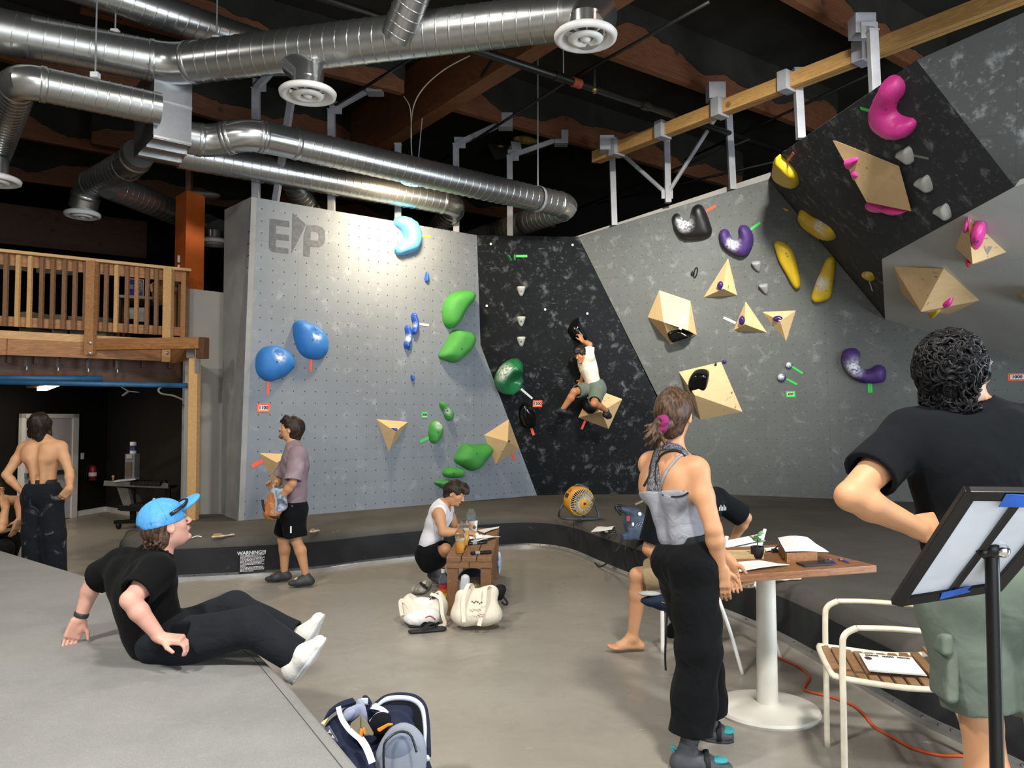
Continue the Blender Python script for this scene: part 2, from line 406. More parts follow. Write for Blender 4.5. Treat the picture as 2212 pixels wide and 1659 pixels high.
# ------------------------------------------------------------------ shared materials
def climb_mat(name, base, chalk, amount, holes, seam=True, streak=.5):
    n = NT(name); uvn = n.coord('UV'); b = lin(base)
    sep = n.n('ShaderNodeSeparateXYZ'); n.set(sep.inputs[0], uvn); u, v = sep.outputs[0], sep.outputs[1]
    big = n.noise(uvn, .8, 4); c = n.mix(n.ramp(big, .3, .7), tuple(x*.9 for x in b[:3])+(1,), tuple(min(1, x*1.08) for x in b[:3])+(1,))
    # chalk: clouded prints gathered in zones, plus dragged streaks
    zone = n.ramp(n.noise(uvn, 1.1, 3), .3, .62)
    sp = n.ramp(n.noise(uvn, 5.5, 8, .68, .25), .53, .74); sp2 = n.ramp(n.noise(uvn, 17, 6, .62, .1), .58, .74)
    mp = n.t.nodes.new('ShaderNodeMapping'); mp.inputs['Rotation'].default_value = (0, 0, .7); mp.inputs['Scale'].default_value = (3, 17, 1); n.t.links.new(uvn, mp.inputs[0])
    st = n.ramp(n.noise(mp.outputs[0], 1.5, 4, .5, .8), .66, .78)
    k = n.math('MULTIPLY', n.math('ADD', n.math('ADD', sp, n.math('MULTIPLY', sp2, .6)), n.math('MULTIPLY', st, streak)), n.math('MULTIPLY', zone, amount), clamp=True)
    c = n.mix(k, c, lin(chalk))
    if holes:
        su, r = holes
        fu = n.math('SUBTRACT', n.math('FRACT', n.math('DIVIDE', u, su)), .5); fv = n.math('SUBTRACT', n.math('FRACT', n.math('DIVIDE', v, su)), .5)
        d = n.math('SQRT', n.math('ADD', n.math('MULTIPLY', fu, fu), n.math('MULTIPLY', fv, fv)))
        c = n.mix(n.ramp(d, r/su*.7, r/su*1.15, .85, 0), c, (.012, .012, .014, 1))
    if seam:
        for w, s in ((u, 1.32), (v, 1.28)):
            f = n.math('ABSOLUTE', n.math('SUBTRACT', n.math('FRACT', n.math('DIVIDE', w, s)), .5)); c = n.mix(n.ramp(f, .0, .0035, .3, 0), c, tuple(x*.45 for x in b[:3])+(1,))
    n.col(c); n.rough(.78); n.bump(n.noise(uvn, 160, 2), .12, .002); n.b.inputs['Specular IOR Level'].default_value = .12
    return n.m
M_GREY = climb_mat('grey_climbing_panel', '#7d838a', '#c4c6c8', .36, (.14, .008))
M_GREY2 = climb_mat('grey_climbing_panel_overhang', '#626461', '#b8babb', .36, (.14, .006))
M_DARK = climb_mat('charcoal_climbing_panel', '#141618', '#9a9ea1', .36, (.14, .0045), streak=.8)
M_DARK2 = climb_mat('charcoal_roof_panel', '#3a3c3f', '#b4b6b6', .5, None, streak=.8)
M_MID = climb_mat('slate_roof_panel', '#c4c5c0', '#d6d7d4', .42, None)
M_MID2 = climb_mat('dark_slate_roof_panel', '#444644', '#b8baba', .5, None)
M_BLACK = plain('black_paint', '#2a2822', .85, var=.1, vs=2, spec=.2)
M_BLACKW = plain('black_wall_paint', '#12110f', .9, var=.1, vs=2, spec=.2)
M_STEEL = plain('grey_painted_steel', '#8b8b8f', .5, var=.05, vs=5)
M_LIGHTGREY = plain('pale_grey_paint', '#9b9790', .8, var=.04, vs=1.5)
M_WHITE = plain('white_paint', '#dcdad5', .5, var=.02)
M_FIR = wood('fir_timber_x', '#8a5a30', '#a87443', 0, .9)
M_FIRZ = wood('fir_timber_z', '#8f5f36', '#b07f4e', 2, .9)
M_PINEZ = wood('pine_timber_z', '#b58a56', '#caa06a', 2, .9)
M_OLDZ = wood('weathered_timber_z', '#6b4a30', '#86603f', 2, 1.1)
M_PINE = wood('pine_timber_x', '#b58a56', '#caa06a', 0, .9)
M_GLULAM = wood('glulam_timber', '#60391f', '#7c4e2e', 0, .8, .6)
M_PURLIN = wood('rough_sawn_purlin', '#5a341c', '#744625', 0, .8, .7)
M_GOLD = wood('golden_timber', '#9a7440', '#b48c55', 0, .9)
M_DBROWN = wood('dark_brown_timber', '#4a2d18', '#5e3b20', 0, .8)
def floor_mat():
    n = NT('polished_concrete'); v = n.coord('Object')
    a = n.noise(v, .55, 5, .6); b = n.noise(v, 3.2, 6, .65, .5); c = n.noise(v, 26, 3)
    col = n.mix(n.ramp(a, .3, .7), lin('#8b857b'), lin('#9b958b'))
    col = n.mix(n.ramp(b, .35, .7, 0, .35), col, lin('#6f6a63')); col = n.mix(n.ramp(c, .62, .75, 0, .25), col, lin('#a09b90'))
    # worn paint flecks near the chairs, a real wear pattern in the coating
    pos = n.n('ShaderNodeSeparateXYZ'); n.set(pos.inputs[0], v)
    ch = n.noise(n.coord('Object', (4.2, 9, 1)), 1.0, 5, .6, .4); zone = n.ramp(n.noise(v, .8, 2), .42, .6)
    col = n.mix(n.math('MULTIPLY', n.ramp(ch, .69, .72), zone), col, lin('#b9b09a'))
   
    n.col(col); n.rough(n.ramp(b, .3, .7, .26, .46)); n.bump(c, .06, .002); return n.m
M_FLOOR = floor_mat()
def carpet(name, c, d):
    n = NT(name); v = n.coord('Object'); f = n.noise(v, 380, 2); g = n.noise(v, 1.6, 4); h = n.noise(v, 30, 3)
    col = n.mix(n.ramp(g, .3, .7), lin(c), lin(d)); col = n.mix(n.ramp(h, .5, .8, 0, .3), col, tuple(x*1.5 for x in lin(c)[:3])+(1,))
    col = n.mix(n.ramp(n.noise(v, 7, 5, .6, 1), .66, .8, 0, .35), col, lin('#b0aca4'))
    col = n.mix(n.ramp(f, .35, .65, .35, 0), col, tuple(x*.5 for x in lin(c)[:3])+(1,))
    n.col(col); n.rough(.95); n.bump(n.math('ADD', f, n.math('MULTIPLY', g, 2)), .5, .006); n.b.inputs['Specular IOR Level'].default_value = .1; return n.m
M_MAT = carpet('dark_grey_mat_carpet', '#55524e', '#625e59')
M_MATN = carpet('grey_mat_carpet_near', '#83827f', '#92918e')
M_MATSIDE = carpet('black_mat_side_carpet', '#2d2e30', '#37383a')
M_GALV = None
def galv(name, c='#b9bab8', r=.3):
    n = NT(name); v = n.coord('Object'); vo = n.n('ShaderNodeTexVoronoi', Scale=26.0); n.set(vo.inputs['Vector'], v)
    sp = n.noise(v, 5, 4); b = lin(c)
    cc = n.mix(n.ramp(n.noise(v, 30, 3), .3, .7), tuple(x*.93 for x in b[:3])+(1,), b)
    cc = n.mix(n.ramp(sp, .6, .8, 0, .2), cc, lin('#9a9892'))
    n.col(cc); n.b.inputs['Metallic'].default_value = .92; n.rough(n.ramp(n.noise(v, 3, 3), .3, .7, r*.9, r*1.12)); n.bump(n.noise(v, 3, 2), .03, .01); return n.m
M_GALV = galv('galvanised_duct_steel'); M_GALVB = galv('galvanised_sheet', '#8e9093', .38); M_ALU = galv('brushed_aluminium_strip', '#c6c7c8', .4)
# ------------------------------------------------------------------ room shell
MZ = .38          # height of the landing mats
CEIL = 6.3
struct('floor', prism([V(-11, -3.6, 0), V(9, -3.6, 0), V(9, 17, 0), V(-11, 17, 0)], V(0, 0, -.15)), M_FLOOR)
ceil = struct('ceiling', prism([V(-11, -3.6, CEIL), V(9, -3.6, CEIL), V(9, 17, CEIL), V(-11, 17, CEIL)], V(0, 0, .15)), M_BLACK)
struct('wall_back', prism([V(-11, 16.8, 0), V(9, 16.8, 0), V(9, 16.8, CEIL), V(-11, 16.8, CEIL)], V(0, .15, 0)), M_BLACKW)
struct('wall_far_left', prism([V(-10.8, -3.6, 0), V(-10.8, 17, 0), V(-10.8, 17, CEIL), V(-10.8, -3.6, CEIL)], V(-.15, 0, 0)), M_BLACKW)
# wall behind the photographer: two wide roll-up door openings
struct('wall_front', join(box((-6.5, -3.5, CEIL/2), (9, .15, CEIL)), box((6.9, -3.5, CEIL/2), (4.2, .15, CEIL)), box((1.4, -3.5, 5.0), (6.9, .15, 2.6))), M_LIGHTGREY)
struct('wall_far_right', join(box((8.9, -2.0, CEIL/2), (.15, 3.2, CEIL)), box((8.9, 10.4, CEIL/2), (.15, 13.2, CEIL)), box((8.9, 1.7, 5.1), (.15, 4.2, 2.4))), M_LIGHTGREY)
# ------------------------------------------------------------------ climbing walls
def slab(name, plane, corners, m, back=.06, parent=None):
    c = [np.array(p, float) for p in corners]; g = prism(c, -plane.n*back)
    return struct(name, g, m, parent, uv=lambda p: plane.uv(p), fix=True)
bl = G(515, 1125, MZ); br = G(1160, 1070, MZ)
tl = P(543, 425, 8.84)
PW_L = Plane(bl, br, P(543, 425, 8.93))
def L(px, py, h=0.0): return PW_L.hit(px, py, h)
def down(pl, a, b, z):   # extend edge a->b to height z
    t = (z-a[2])/(b[2]-a[2]); return a+(b-a)*t
lt, rt, rk = L(543, 425), L(1030, 508), L(1038, 745); lb, rb = L(515, 1125), L(1160, 1070)
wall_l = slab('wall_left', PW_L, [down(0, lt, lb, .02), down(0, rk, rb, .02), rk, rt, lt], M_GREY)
ret_t = P(485, 458, 9.5); ret_t[2] = lt[2]
struct('wall_left_end', prism([down(0, lt, lb, .02), lt, ret_t, V(ret_t[0]+.01, ret_t[1], .02)], V(.05, .04, 0)), plain('grey_end_panel', '#8d8c8a', .8, var=.06, vs=3))
CTB = G(1160, 1070, MZ); CTB2 = G(1525, 1066, MZ); CT1 = rt
def _bend(y):   # how far the middle facet is from flat when its far top corner stands at depth y
    c2 = P(1250, 512, y); p = Plane(c2, CTB2, G(1980, 1085, MZ)); q = p.hit(1434, 888); n = np.cross(c2-CT1, rk-CT1); return np.dot(q-CT1, unit(n))
_ys = np.linspace(9.6, 12.2, 105); _b = [_bend(y) for y in _ys]; _y = _ys[int(np.argmin(np.abs(_b)))]
CT2 = P(1250, 512, _y)
PW_R = Plane(CT2, CTB2, G(1980, 1085, MZ))
def R_(px, py, h=0.0): return PW_R.hit(px, py, h)
PW_C = Plane(CT1, CT2, rk)
PW_C2 = Plane(rk, R_(1434, 888), CTB)
k1, k2 = rk, R_(1434, 888)
struct('wall_center', prism([CT1, CT2, k2, k1], V(0, .06, .02)), M_DARK, uv=lambda p: PW_C.uv(p))
c_a, c_b = down(0, k2, R_(1525, 1066), .02), down(0, k1, CTB, .02); bk = V(0, .06, 0)
struct('wall_center_lower', ([k1, k2, c_a, c_b, k1+bk, k2+bk, c_a+bk, c_b+bk], [(0, 1, 3), (1, 2, 3), (4, 7, 5), (5, 7, 6), (0, 4, 5, 1), (1, 5, 6, 2), (2, 6, 7, 3), (3, 7, 4, 0)]), M_DARK, uv=lambda p: PW_C2.uv(p)+V(.4, .3))
B_, E_, F_ = R_(1660, 388), R_(1912, 690), R_(2420, 838)
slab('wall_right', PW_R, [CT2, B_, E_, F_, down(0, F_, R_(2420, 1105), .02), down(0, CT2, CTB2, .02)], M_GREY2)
T1 = P(1690, 330, 8.6); PW_S1 = Plane(B_, E_, T1)
K_ = PW_S1.hit(1905, 560); PW_S4 = Plane(K_, E_, F_); L_ = PW_S4.hit(2192, 403); PW_S2 = Plane(T1, K_, L_); T2 = PW_S2.hit(1980, 130)
T3 = P(2340, -30, T2[1]-.55); PW_S3 = Plane(T2, L_, T3); L2 = PW_S4.hit(2420, 330)
slab('wall_overhang_edge', PW_S1, [B_, T1, K_, E_], M_DARK2, .05)
slab('wall_overhang', PW_S2, [T1, T2, L_, K_], M_DARK2, .05)
slab('wall_overhang_upper', PW_S3, [T2, T3, PW_S3.hit(2420, 330), L_], M_MID2, .05)
slab('wall_overhang_lower', PW_S4, [K_, L_, L2, F_, E_], M_MID, .05)
# pale parapet seen above the far edge of the grey wall
struct('wall_parapet', prism([P(1240, 512, 11.6), P(1665, 372, 10.4), P(1665, 420, 10.4), P(1240, 540, 11.6)], V(0, .08, 0)), M_LIGHTGREY)
# ------------------------------------------------------------------ landing mats
def slab_mat(name, outline, z, top, side, rad=.09):
    """padded slab with a rounded rim; outline is a list of (x,y)"""
    o = [np.array(p, float) for p in outline]; n = len(o); v, f, mi = [], [], []
    nn = []
    ctr = sum(o)/n
    for i in range(n):
        t = unit(np.append(o[(i+1) % n]-o[i-1], 0)); nn.append(V(t[1], -t[0]))
    A = sum(o[i][0]*o[(i+1) % n][1]-o[(i+1) % n][0]*o[i][1] for i in range(n))
    sg = 1 if A > 0 else -1
    rings = [(0, 0), (0, z-rad)]+[(rad*(1-math.cos(a)), z-rad+rad*math.sin(a)) for a in (PI/6, PI/3, PI/2)]
    for ins, h in rings:
        for i in range(n): q = o[i]-nn[i]*ins*sg; v.append(V(q[0], q[1], h))
    for r in range(len(rings)-1):
        for i in range(n): f.append((r*n+i, r*n+(i+1) % n, (r+1)*n+(i+1) % n, (r+1)*n+i)); mi.append(1 if r == 0 else 0)
    f.append(tuple((len(rings)-1)*n+i for i in range(n))); mi.append(0)
    return v, f, mi
def landing_mat(name, outline, z, top, side, label, rad=.09, cat='landing mat'):
    v, f, mi = slab_mat(name, outline, z, top, side, rad)
    o = obj(name, (v, f), [top, side], fix=True, auto=50); o.data.polygons.foreach_set('material_index', np.array(mi, np.int32)); tag(o, label, cat); return o
g2 = lambda px, py, z=0.0: G(px, py, z)[:2]
rim = [(262, 1172), (300, 1258), (390, 1252), (560, 1243), (700, 1231), (800, 1217), (950, 1199), (1050, 1187), (1130, 1182), (1190, 1185), (1240, 1196), (1300, 1222), (1380, 1255), (1480, 1292), (1650, 1362), (1760, 1420), (1850, 1474), (2000, 1562), (2085, 1603), (2300, 1712)]
front = [g2(*p) for p in rim]
front[0] = g2(258, 1158, MZ)-V(0, 0)
fr = catmull([np.append(p, 0) for p in front], 5)
fr = [p[:2] for p in fr]
backo = [V(7.6, 9.6), V(5.3, 11.2), V(2.96, 12.3), V(.37, 12.0), V(-3.0, 9.12), V(-3.5, 9.62), V(-4.35, 9.4), g2(330, 1128, MZ)]
landing_mat('landing_mat', fr+[V(7.6, 3.0)]+backo, MZ, M_MAT, M_MATSIDE, 'long dark grey carpeted landing mat curving along the foot of the climbing walls')
# aluminium strip screwed along the foot of the mat
def strip(name, pts, w, h, m):
    v, f = [], []
    for i, p in enumerate(pts):
        t = unit(np.append(pts[min(i+1, len(pts)-1)]-pts[max(i-1, 0)], 0)); nr = V(t[1], -t[0])
        if nr[1] > 0 : nr = -nr
        a = p+nr*.002; b = p+nr*w
        v += [V(a[0], a[1], 0), V(a[0], a[1], h), V(b[0], b[1], h*.6), V(b[0], b[1], 0)]
    n = len(pts)
    for i in range(n-1):
        for k in range(4): f.append((i*4+k, i*4+(k+1) % 4, (i+1)*4+(k+1) % 4, (i+1)*4+k))
    return v, f
tr = struct('trim_1', strip('s', [p for p in fr[8:]], .035, .045, M_ALU), M_ALU, auto=30)
scr = []
for i in range(9, len(fr)-1, 1):
    t = unit(fr[min(i+1, len(fr)-1)]-fr[i-1]); nr = V(t[1], -t[0]); nr = nr if nr[1] < 0 else -nr; q = fr[i]+nr*.02
    scr.append((i, q))
sb = None
for i, q in scr[::2]:
    obj('screw', lathe([(.009, 0), (.009, .004), (.005, .007)], V(q[0], q[1], .034), seg=8), plain('zinc_screw', '#6f6f70', .4, .9, 0), tr)
near_o = [g2(-130, 1148, MZ), g2(0, 1187, MZ), g2(250, 1262, MZ), g2(545, 1393, MZ), g2(640, 1490, MZ), g2(785, 1662, MZ), V(-.3, 1.2), V(-5.7, 1.2)]
landing_mat('near_landing_mat', near_o, MZ, M_MATN, M_MATSIDE, 'grey carpeted mat platform under the person in the blue cap', .03)
# seam stitched along the near mat's cut edge
_nm = [o_ for o_ in COL.objects if o_.name.startswith('near_landing_mat')][0]
obj('seam', tube([np.append(g2(*p_, MZ), MZ) for p_ in ((522, 1402), (545, 1418), (622, 1512), (750, 1672))], .0022, 6), plain('dark_seam_thread', '#45433f', .95, var=0), _nm)
# small mat block rolled in front of the dumbbell rack
landing_mat('mat_block', [g2(262, 1160, .3), g2(330, 1150, .3), g2(402, 1140, .3), g2(395, 1128, .3), g2(270, 1143, .3)], .3, M_MAT, M_MAT, 'small rounded carpet mat block in front of the dumbbell rack', .08)
# ------------------------------------------------------------------ warning notice on the mat's side
def text_geo(s, size, at, right, up, font_bold=.0, ext=.0006):
    cu = bpy.data.curves.new('t', 'FONT'); cu.body = s; cu.size = size; cu.align_x = 'CENTER'; cu.align_y = 'CENTER'; cu.extrude = ext; cu.offset = font_bold; cu.resolution_u = 2
    o = bpy.data.objects.new('t', cu); COL.objects.link(o); dg = bpy.context.evaluated_depsgraph_get(); me = o.evaluated_get(dg).to_mesh()
    right, up = unit(right), unit(up); nn = np.cross(right, up)
    v = [np.asarray(at, float)+right*x.co.x+up*x.co.y+nn*x.co.z for x in me.vertices]; f = [tuple(p.vertices) for p in me.polygons]
    o.evaluated_get(dg).to_mesh_clear(); bpy.data.objects.remove(o); bpy.data.curves.remove(cu); return v, f
M_INKW = plain('white_ink', '#d8d8d8', .7, var=0); M_INKB = plain('black_ink', '#151515', .7, var=0)
# ------------------------------------------------------------------ climbing holds
C1 = lambda pts: [(480+x/3.771, 420+y/3.771) for x, y in pts]
CB = lambda pts: [(480+x/3.771, 840+y/3.771) for x, y in pts]
CC = lambda pts: [(880+x/4.879, 840+y/4.879) for x, y in pts]
C6 = lambda pts: [(1020+x/4.88, 480+y/4.88) for x, y in pts]
CR = lambda pts: [(1380+x/3.771, 420+y/3.771) for x, y in pts]
CO = lambda pts: [(1640+x/3.771, 100+y/3.771) for x, y in pts]
C4 = lambda pts: [(1772+x/4.879, 440+y/4.879) for x, y in pts]
CK = lambda pts: [(1180+x/5.529, 660+y/5.529) for x, y in pts]
def hold_mat(name, c, rough=.55, chalk=.5, grain=.35):
    n = NT(name); v = n.coord('Object'); b = lin(c); f = n.noise(v, 8, 4)
    col = n.mix(f, tuple(x*.86 for x in b[:3])+(1,), tuple(min(1, x*1.1) for x in b[:3])+(1,))
    at = n.t.nodes.new('ShaderNodeAttribute'); at.attribute_name = 'chalk'
    k = n.math('MULTIPLY', at.outputs['Fac'], n.ramp(n.noise(v, 30, 4, .65), .3, .6)); wear = n.math('MULTIPLY', n.ramp(n.noise(v, 20, 5, .7), .62, .8), chalk*.35)
    col = n.mix(n.math('MAXIMUM', k, wear), col, lin('#dfe0e2'))
    n.col(col); n.rough(rough); n.bump(n.noise(v, 260, 2), grain, .002); return n.m
H_BLUE = hold_mat('matte_blue_fibreglass', '#2a72b8'); H_LBLUE = hold_mat('light_blue_resin', '#57a4d8', .5, .2); H_DBLUE = hold_mat('glossy_blue_resin', '#2a55b0', .25, .3, .05)
H_GREEN = hold_mat('matte_green_resin', '#3f8f3c', .7, .25); H_DGREEN = hold_mat('glossy_dark_green_resin', '#1d6a3c', .3, .9, .05)
H_BLACK = hold_mat('matte_black_resin', '#111113', .45, .2); H_BLACKG = hold_mat('glossy_black_resin', '#0b0b0c', .12, .1, .02)
H_PURPLE = hold_mat('matte_purple_resin', '#3e2463', .6, .2); H_PURG = hold_mat('glossy_purple_resin', '#34205c', .2, .6, .02)
H_YELLOW = hold_mat('yellow_resin', '#d3b01f', .5, .6); H_PINK = hold_mat('pink_resin', '#e0419a', .35, .15, .05); H_RED = hold_mat('red_resin', '#c22a45', .4, .1)
H_GREYH = hold_mat('pale_grey_resin', '#a5a69f', .45, .3); H_GREYD = hold_mat('mid_grey_resin', '#8f9092', .4, .3); H_TEAL = hold_mat('teal_resin', '#2d7f95', .4, .1)
def ply_mat():
    n = NT('birch_plywood'); v = n.coord('Object', (3, 14, 9)); f = n.noise(v, 1.5, 5, .6, .5); o = n.coord('Object')
    c = n.mix(f, lin('#c3a274'), lin('#d6b788'))
    mp = n.t.nodes.new('ShaderNodeMapping'); mp.inputs['Scale'].default_value = (11, 30, 16); mp.inputs['Rotation'].default_value = (.6, .3, .8); n.t.links.new(o, mp.inputs[0])
    sc = n.ramp(n.noise(mp.outputs[0], 1.0, 3, .5, .6), .66, .70); zone = n.ramp(n.noise(o, 2.2, 2), .38, .55)
    c = n.mix(n.math('MULTIPLY', n.math('MULTIPLY', sc, zone), .75), c, lin('#2a251f'))
    n.col(c); n.rough(.6); return n.m
M_PLY = ply_mat(); M_BOLT = plain('black_bolt', '#151515', .4, .5, 0)
def set_chalk(o, pts):
    """chalk rubbed on at given places (world point, radius)"""
    me = o.data; a = me.attributes.new('chalk', 'FLOAT', 'POINT'); co = np.empty(len(me.vertices)*3); me.vertices.foreach_get('co', co); co = co.reshape(-1, 3)+ORG[o.name]
    w = np.zeros(len(co))
    for p, r in pts: w = np.maximum(w, np.clip(1.35-np.linalg.norm(co-p, axis=1)/r, 0, 1))
    a.data.foreach_set('value', w.astype(np.float32))
def hold(name, plane, px, H, m, label, R=None, chalk=(), bolts=(), cat='climbing hold', group=None, tilt=(0, 0), h0=0.0, sm=4, res=None, lip=.25, bumpy=0.0, hole=None):
    hh = h0+H*.3
    uvp = [plane.uv(plane.hit(q[0], q[1], hh if h0 else 0)) for q in px]
    hl = None
    if hole: c = plane.uv(plane.hit(hole[0][0], hole[0][1], H*.6)); hl = (c[0], c[1], hole[1], hole[2])
    g = dome(plane, uvp, H, R, res, tilt, h0, sm, lip, bumpy, hl, deep=h0*.85)
    o = obj(name, g, m, smooth=sm > 0, auto=None if sm > 0 else 30); tag(o, label, cat, group)
    if chalk: set_chalk(o, [(plane.hit(*c[0], H*.7+h0), c[1]) for c in chalk])
    co = np.array([v for v in g[0]])
    for b in bolts:
        p = plane.hit(*b, H+h0+.5); q = plane.hit(*b, h0)
        d = unit(q-p); t = (co-p) @ d; dist = np.linalg.norm(co-p-np.outer(t, d), axis=1); k = np.where(dist < dist.min()+.012)[0]; z = t[k].min()
        pt = p+d*(z+.001); obj('bolt', lathe([(.011, -.004), (.011, .0), (.006, .0), (.006, -.006)], pt-d*.001, -d, 8, False), M_BOLT, o)
    return o
def volume(plane, px, apex, faces, label, bolts=(), extra=()):
    """plywood pyramid: base corners on the plane (pixels), lifted points (pixel, height)"""
    b = [plane.hit(*q, -.003) for q in px]; a = [plane.hit(q[0], q[1], h) for q, h in apex]
    v = b+a; n = len(b); fs = [tuple(n+int(i[1:]) if isinstance(i, str) else i for i in f) for f in faces]+[tuple(range(n))[::-1]]
    bm = bmesh.new(); vs = [bm.verts.new(p) for p in v]
    for f in fs:
        try: bm.faces.new([vs[i] for i in f])
        except ValueError: pass
    bmesh.ops.recalc_face_normals(bm, faces=bm.faces); bmesh.ops.bevel(bm, geom=list(bm.edges), offset=.003, segments=1, affect='EDGES'); bm.verts.index_update()
    g = [tuple(x.co) for x in bm.verts], [tuple(y.index for y in q.verts) for q in bm.faces]; bm.free()
    o = obj('plywood_volume', g, M_PLY); tag(o, label, 'volume', None)
    for (q, h) in bolts:
        pt = plane.hit(q[0], q[1], h); obj('bolt', lathe([(.012, -.01), (.012, .003), (.006, .003)], pt, plane.n, 8), M_BOLT, o)
    return o
M_TAPE = {c: plain('tape_'+c, h, .55, var=.02) for c, h in dict(orange='#e8583c', green='#3fc454', white='#d5d3cc', yellow='#c9c43a', grey='#7a7c7c').items()}
def tape(plane, a, b, w, color, label, h=.003, hh=None):
    p, q = plane.hit(*a, h), plane.hit(*b, hh if hh is not None else h); s = unit(np.cross(plane.n, q-p))*w/2
    o = obj('tape_strip', prism([p-s, q-s, q+s, p+s], plane.n*.0012), M_TAPE[color]); return tag(o, label, 'tape', None)
def number_tag(plane, c, w, h, color, txt, label, rot=0.0):
    ctr = plane.hit(*c, .003); u = plane.u*math.cos(rot)+plane.v*math.sin(rot); v = -plane.u*math.sin(rot)+plane.v*math.cos(rot)
    t = thing('grade_tag', label, 'tag', ctr)
    obj('card', prism([ctr+u*a*w/2+v*b*h/2 for a, b in ((-1, -1), (1, -1), (1, 1), (-1, 1))], plane.n*.002), M_TAPE[color], t)
    obj('paper_label', prism([ctr+plane.n*.002+u*a*w*.36+v*b*h*.3 for a, b in ((-1, -1), (1, -1), (1, 1), (-1, 1))], plane.n*.001), plain('label_paper', '#d8d4cc', .8, var=0), t)
    obj('lettering', text_geo(txt, h*.56, ctr+plane.n*.0035, u, v, .0022), M_INKB, t); return t
# --- grey wall on the near side: blue, light blue and green problems
hold('teardrop_hold', PW_L, C1([(578, 1065), (600, 1030), (660, 1030), (740, 1060), (800, 1095), (845, 1160), (860, 1225), (850, 1290), (800, 1340), (740, 1345), (680, 1330), (625, 1285), (590, 1200), (575, 1120)]), .16, H_BLUE, 'upper of the two big blue teardrop holds with a finger pocket', chalk=[(C1([(760, 1165)])[0], .06)], bolts=C1([(737, 1183)]), hole=(C1([(757, 1132)])[0], .045, .07), lip=.1)
hold('teardrop_hold', PW_L, C1([(270, 1400), (280, 1310), (330, 1250), (400, 1233), (480, 1245), (550, 1290), (588, 1360), (570, 1420), (510, 1480), (440, 1510), (380, 1525), (320, 1500), (285, 1460)]), .16, H_BLUE, 'lower of the two big blue teardrop holds, above a vertical orange tape', chalk=[(C1([(465, 1335)])[0], .065)], bolts=C1([(447, 1363)]), hole=(C1([(452, 1300)])[0], .04, .07), lip=.1)
hold('curved_jug', PW_L, C1([(1395, 215), (1410, 190), (1450, 180), (1520, 195), (1575, 240), (1605, 320), (1605, 390), (1580, 450), (1530, 480), (1440, 500), (1415, 490), (1400, 450), (1415, 420), (1470, 365), (1475, 340), (1450, 290), (1400, 245)]), .15, H_LBLUE, 'light blue crescent hold under the bright lamp at the wall top', bolts=C1([(1415, 455), (1440, 480), (1513, 338)]), lip=.3)
hold('crimp', PW_L, C1([(1648, 703), (1656, 640), (1672, 638), (1677, 690), (1662, 714)]), .05, H_DBLUE, 'small blue crimp hold below the light blue crescent')
hold('crimp', PW_L, C1([(1537, 985), (1550, 965), (1570, 970), (1590, 1030), (1595, 1080), (1575, 1130), (1555, 1142), (1541, 1120), (1552, 1060), (1540, 1020)]), .07, H_DBLUE, 'blue curved crimp with white tape beside it', chalk=[(C1([(1560, 1060)])[0], .04)])
hold('crimp', PW_L, C1([(1485, 1085), (1500, 1065), (1520, 1075), (1540, 1140), (1535, 1190), (1510, 1250), (1490, 1258), (1476, 1220), (1493, 1165), (1488, 1120)]), .07, H_DBLUE, 'blue curved crimp lower left neighbour of the taped one', chalk=[(C1([(1512, 1170)])[0], .05)])
hold('foothold', PW_L, C1([(1510, 1255), (1528, 1237), (1542, 1245), (1535, 1266), (1515, 1268)]), .03, H_TEAL, 'tiny teal foot chip under the two blue crimps')
hold('foothold', PW_L, C1([(1535, 1475), (1550, 1470), (1562, 1495), (1552, 1520), (1538, 1510)]), .04, H_DBLUE, 'tiny lone blue foot chip low on the grey wall')
hold('sloper', PW_L, C1([(1790, 960), (1800, 900), (1830, 840), (1880, 800), (1960, 780), (2000, 795), (2015, 840), (2000, 890), (1960, 940), (1920, 1020), (1890, 1075), (1850, 1095), (1820, 1080), (1795, 1030)]), .2, H_GREEN, 'topmost big green sloper on the grey wall', R=.12, bolts=C1([(1960, 920)]), tilt=(.3, .1))
hold('sloper', PW_L, C1([(1758, 1310), (1800, 1240), (1840, 1170), (1875, 1108), (1940, 1110), (1990, 1130), (2015, 1190), (2000, 1250), (1960, 1310), (1890, 1370), (1830, 1360), (1775, 1340)]), .2, H_GREEN, 'big green sloper directly under the topmost green one', R=.12, bolts=C1([(1952, 1258)]), tilt=(.3, .1))
hold('foothold', PW_L, CC([(333, 145), (350, 130), (385, 150), (420, 190), (460, 230), (473, 280), (460, 320), (430, 335), (400, 315), (375, 250), (340, 190)]), .09, H_GREEN, 'slim green hold beside the green number tag', chalk=[(CC([(420, 240)])[0], .05)], bolts=CC([(423, 230)]))
hold('sloper', PW_L, CC([(220, 450), (235, 370), (270, 335), (310, 335), (345, 370), (360, 420), (350, 490), (310, 550), (275, 577), (240, 555), (222, 500)]), .11, H_GREEN, 'oval green hold with green tape at its lower edge', chalk=[(CC([(330, 390)])[0], .06)], bolts=CC([(322, 456)]))
hold('sloper', PW_L, CC([(488, 730), (520, 670), (570, 590), (610, 580), (700, 590), (800, 578), (850, 600), (858, 670), (820, 720), (740, 820), (690, 857), (640, 855), (560, 810), (500, 770)]), .2, H_GREEN, 'large low green sloper beside the plywood pyramid', R=.14, bolts=CC([(730, 682)]))
hold('foothold', PW_L, CC([(367, 885), (390, 845), (440, 828), (540, 828), (565, 850), (567, 910), (540, 935), (460, 935), (390, 925)]), .13, H_GREEN, 'green block hold just above the crouching man head', bolts=CC([(490, 893)]))
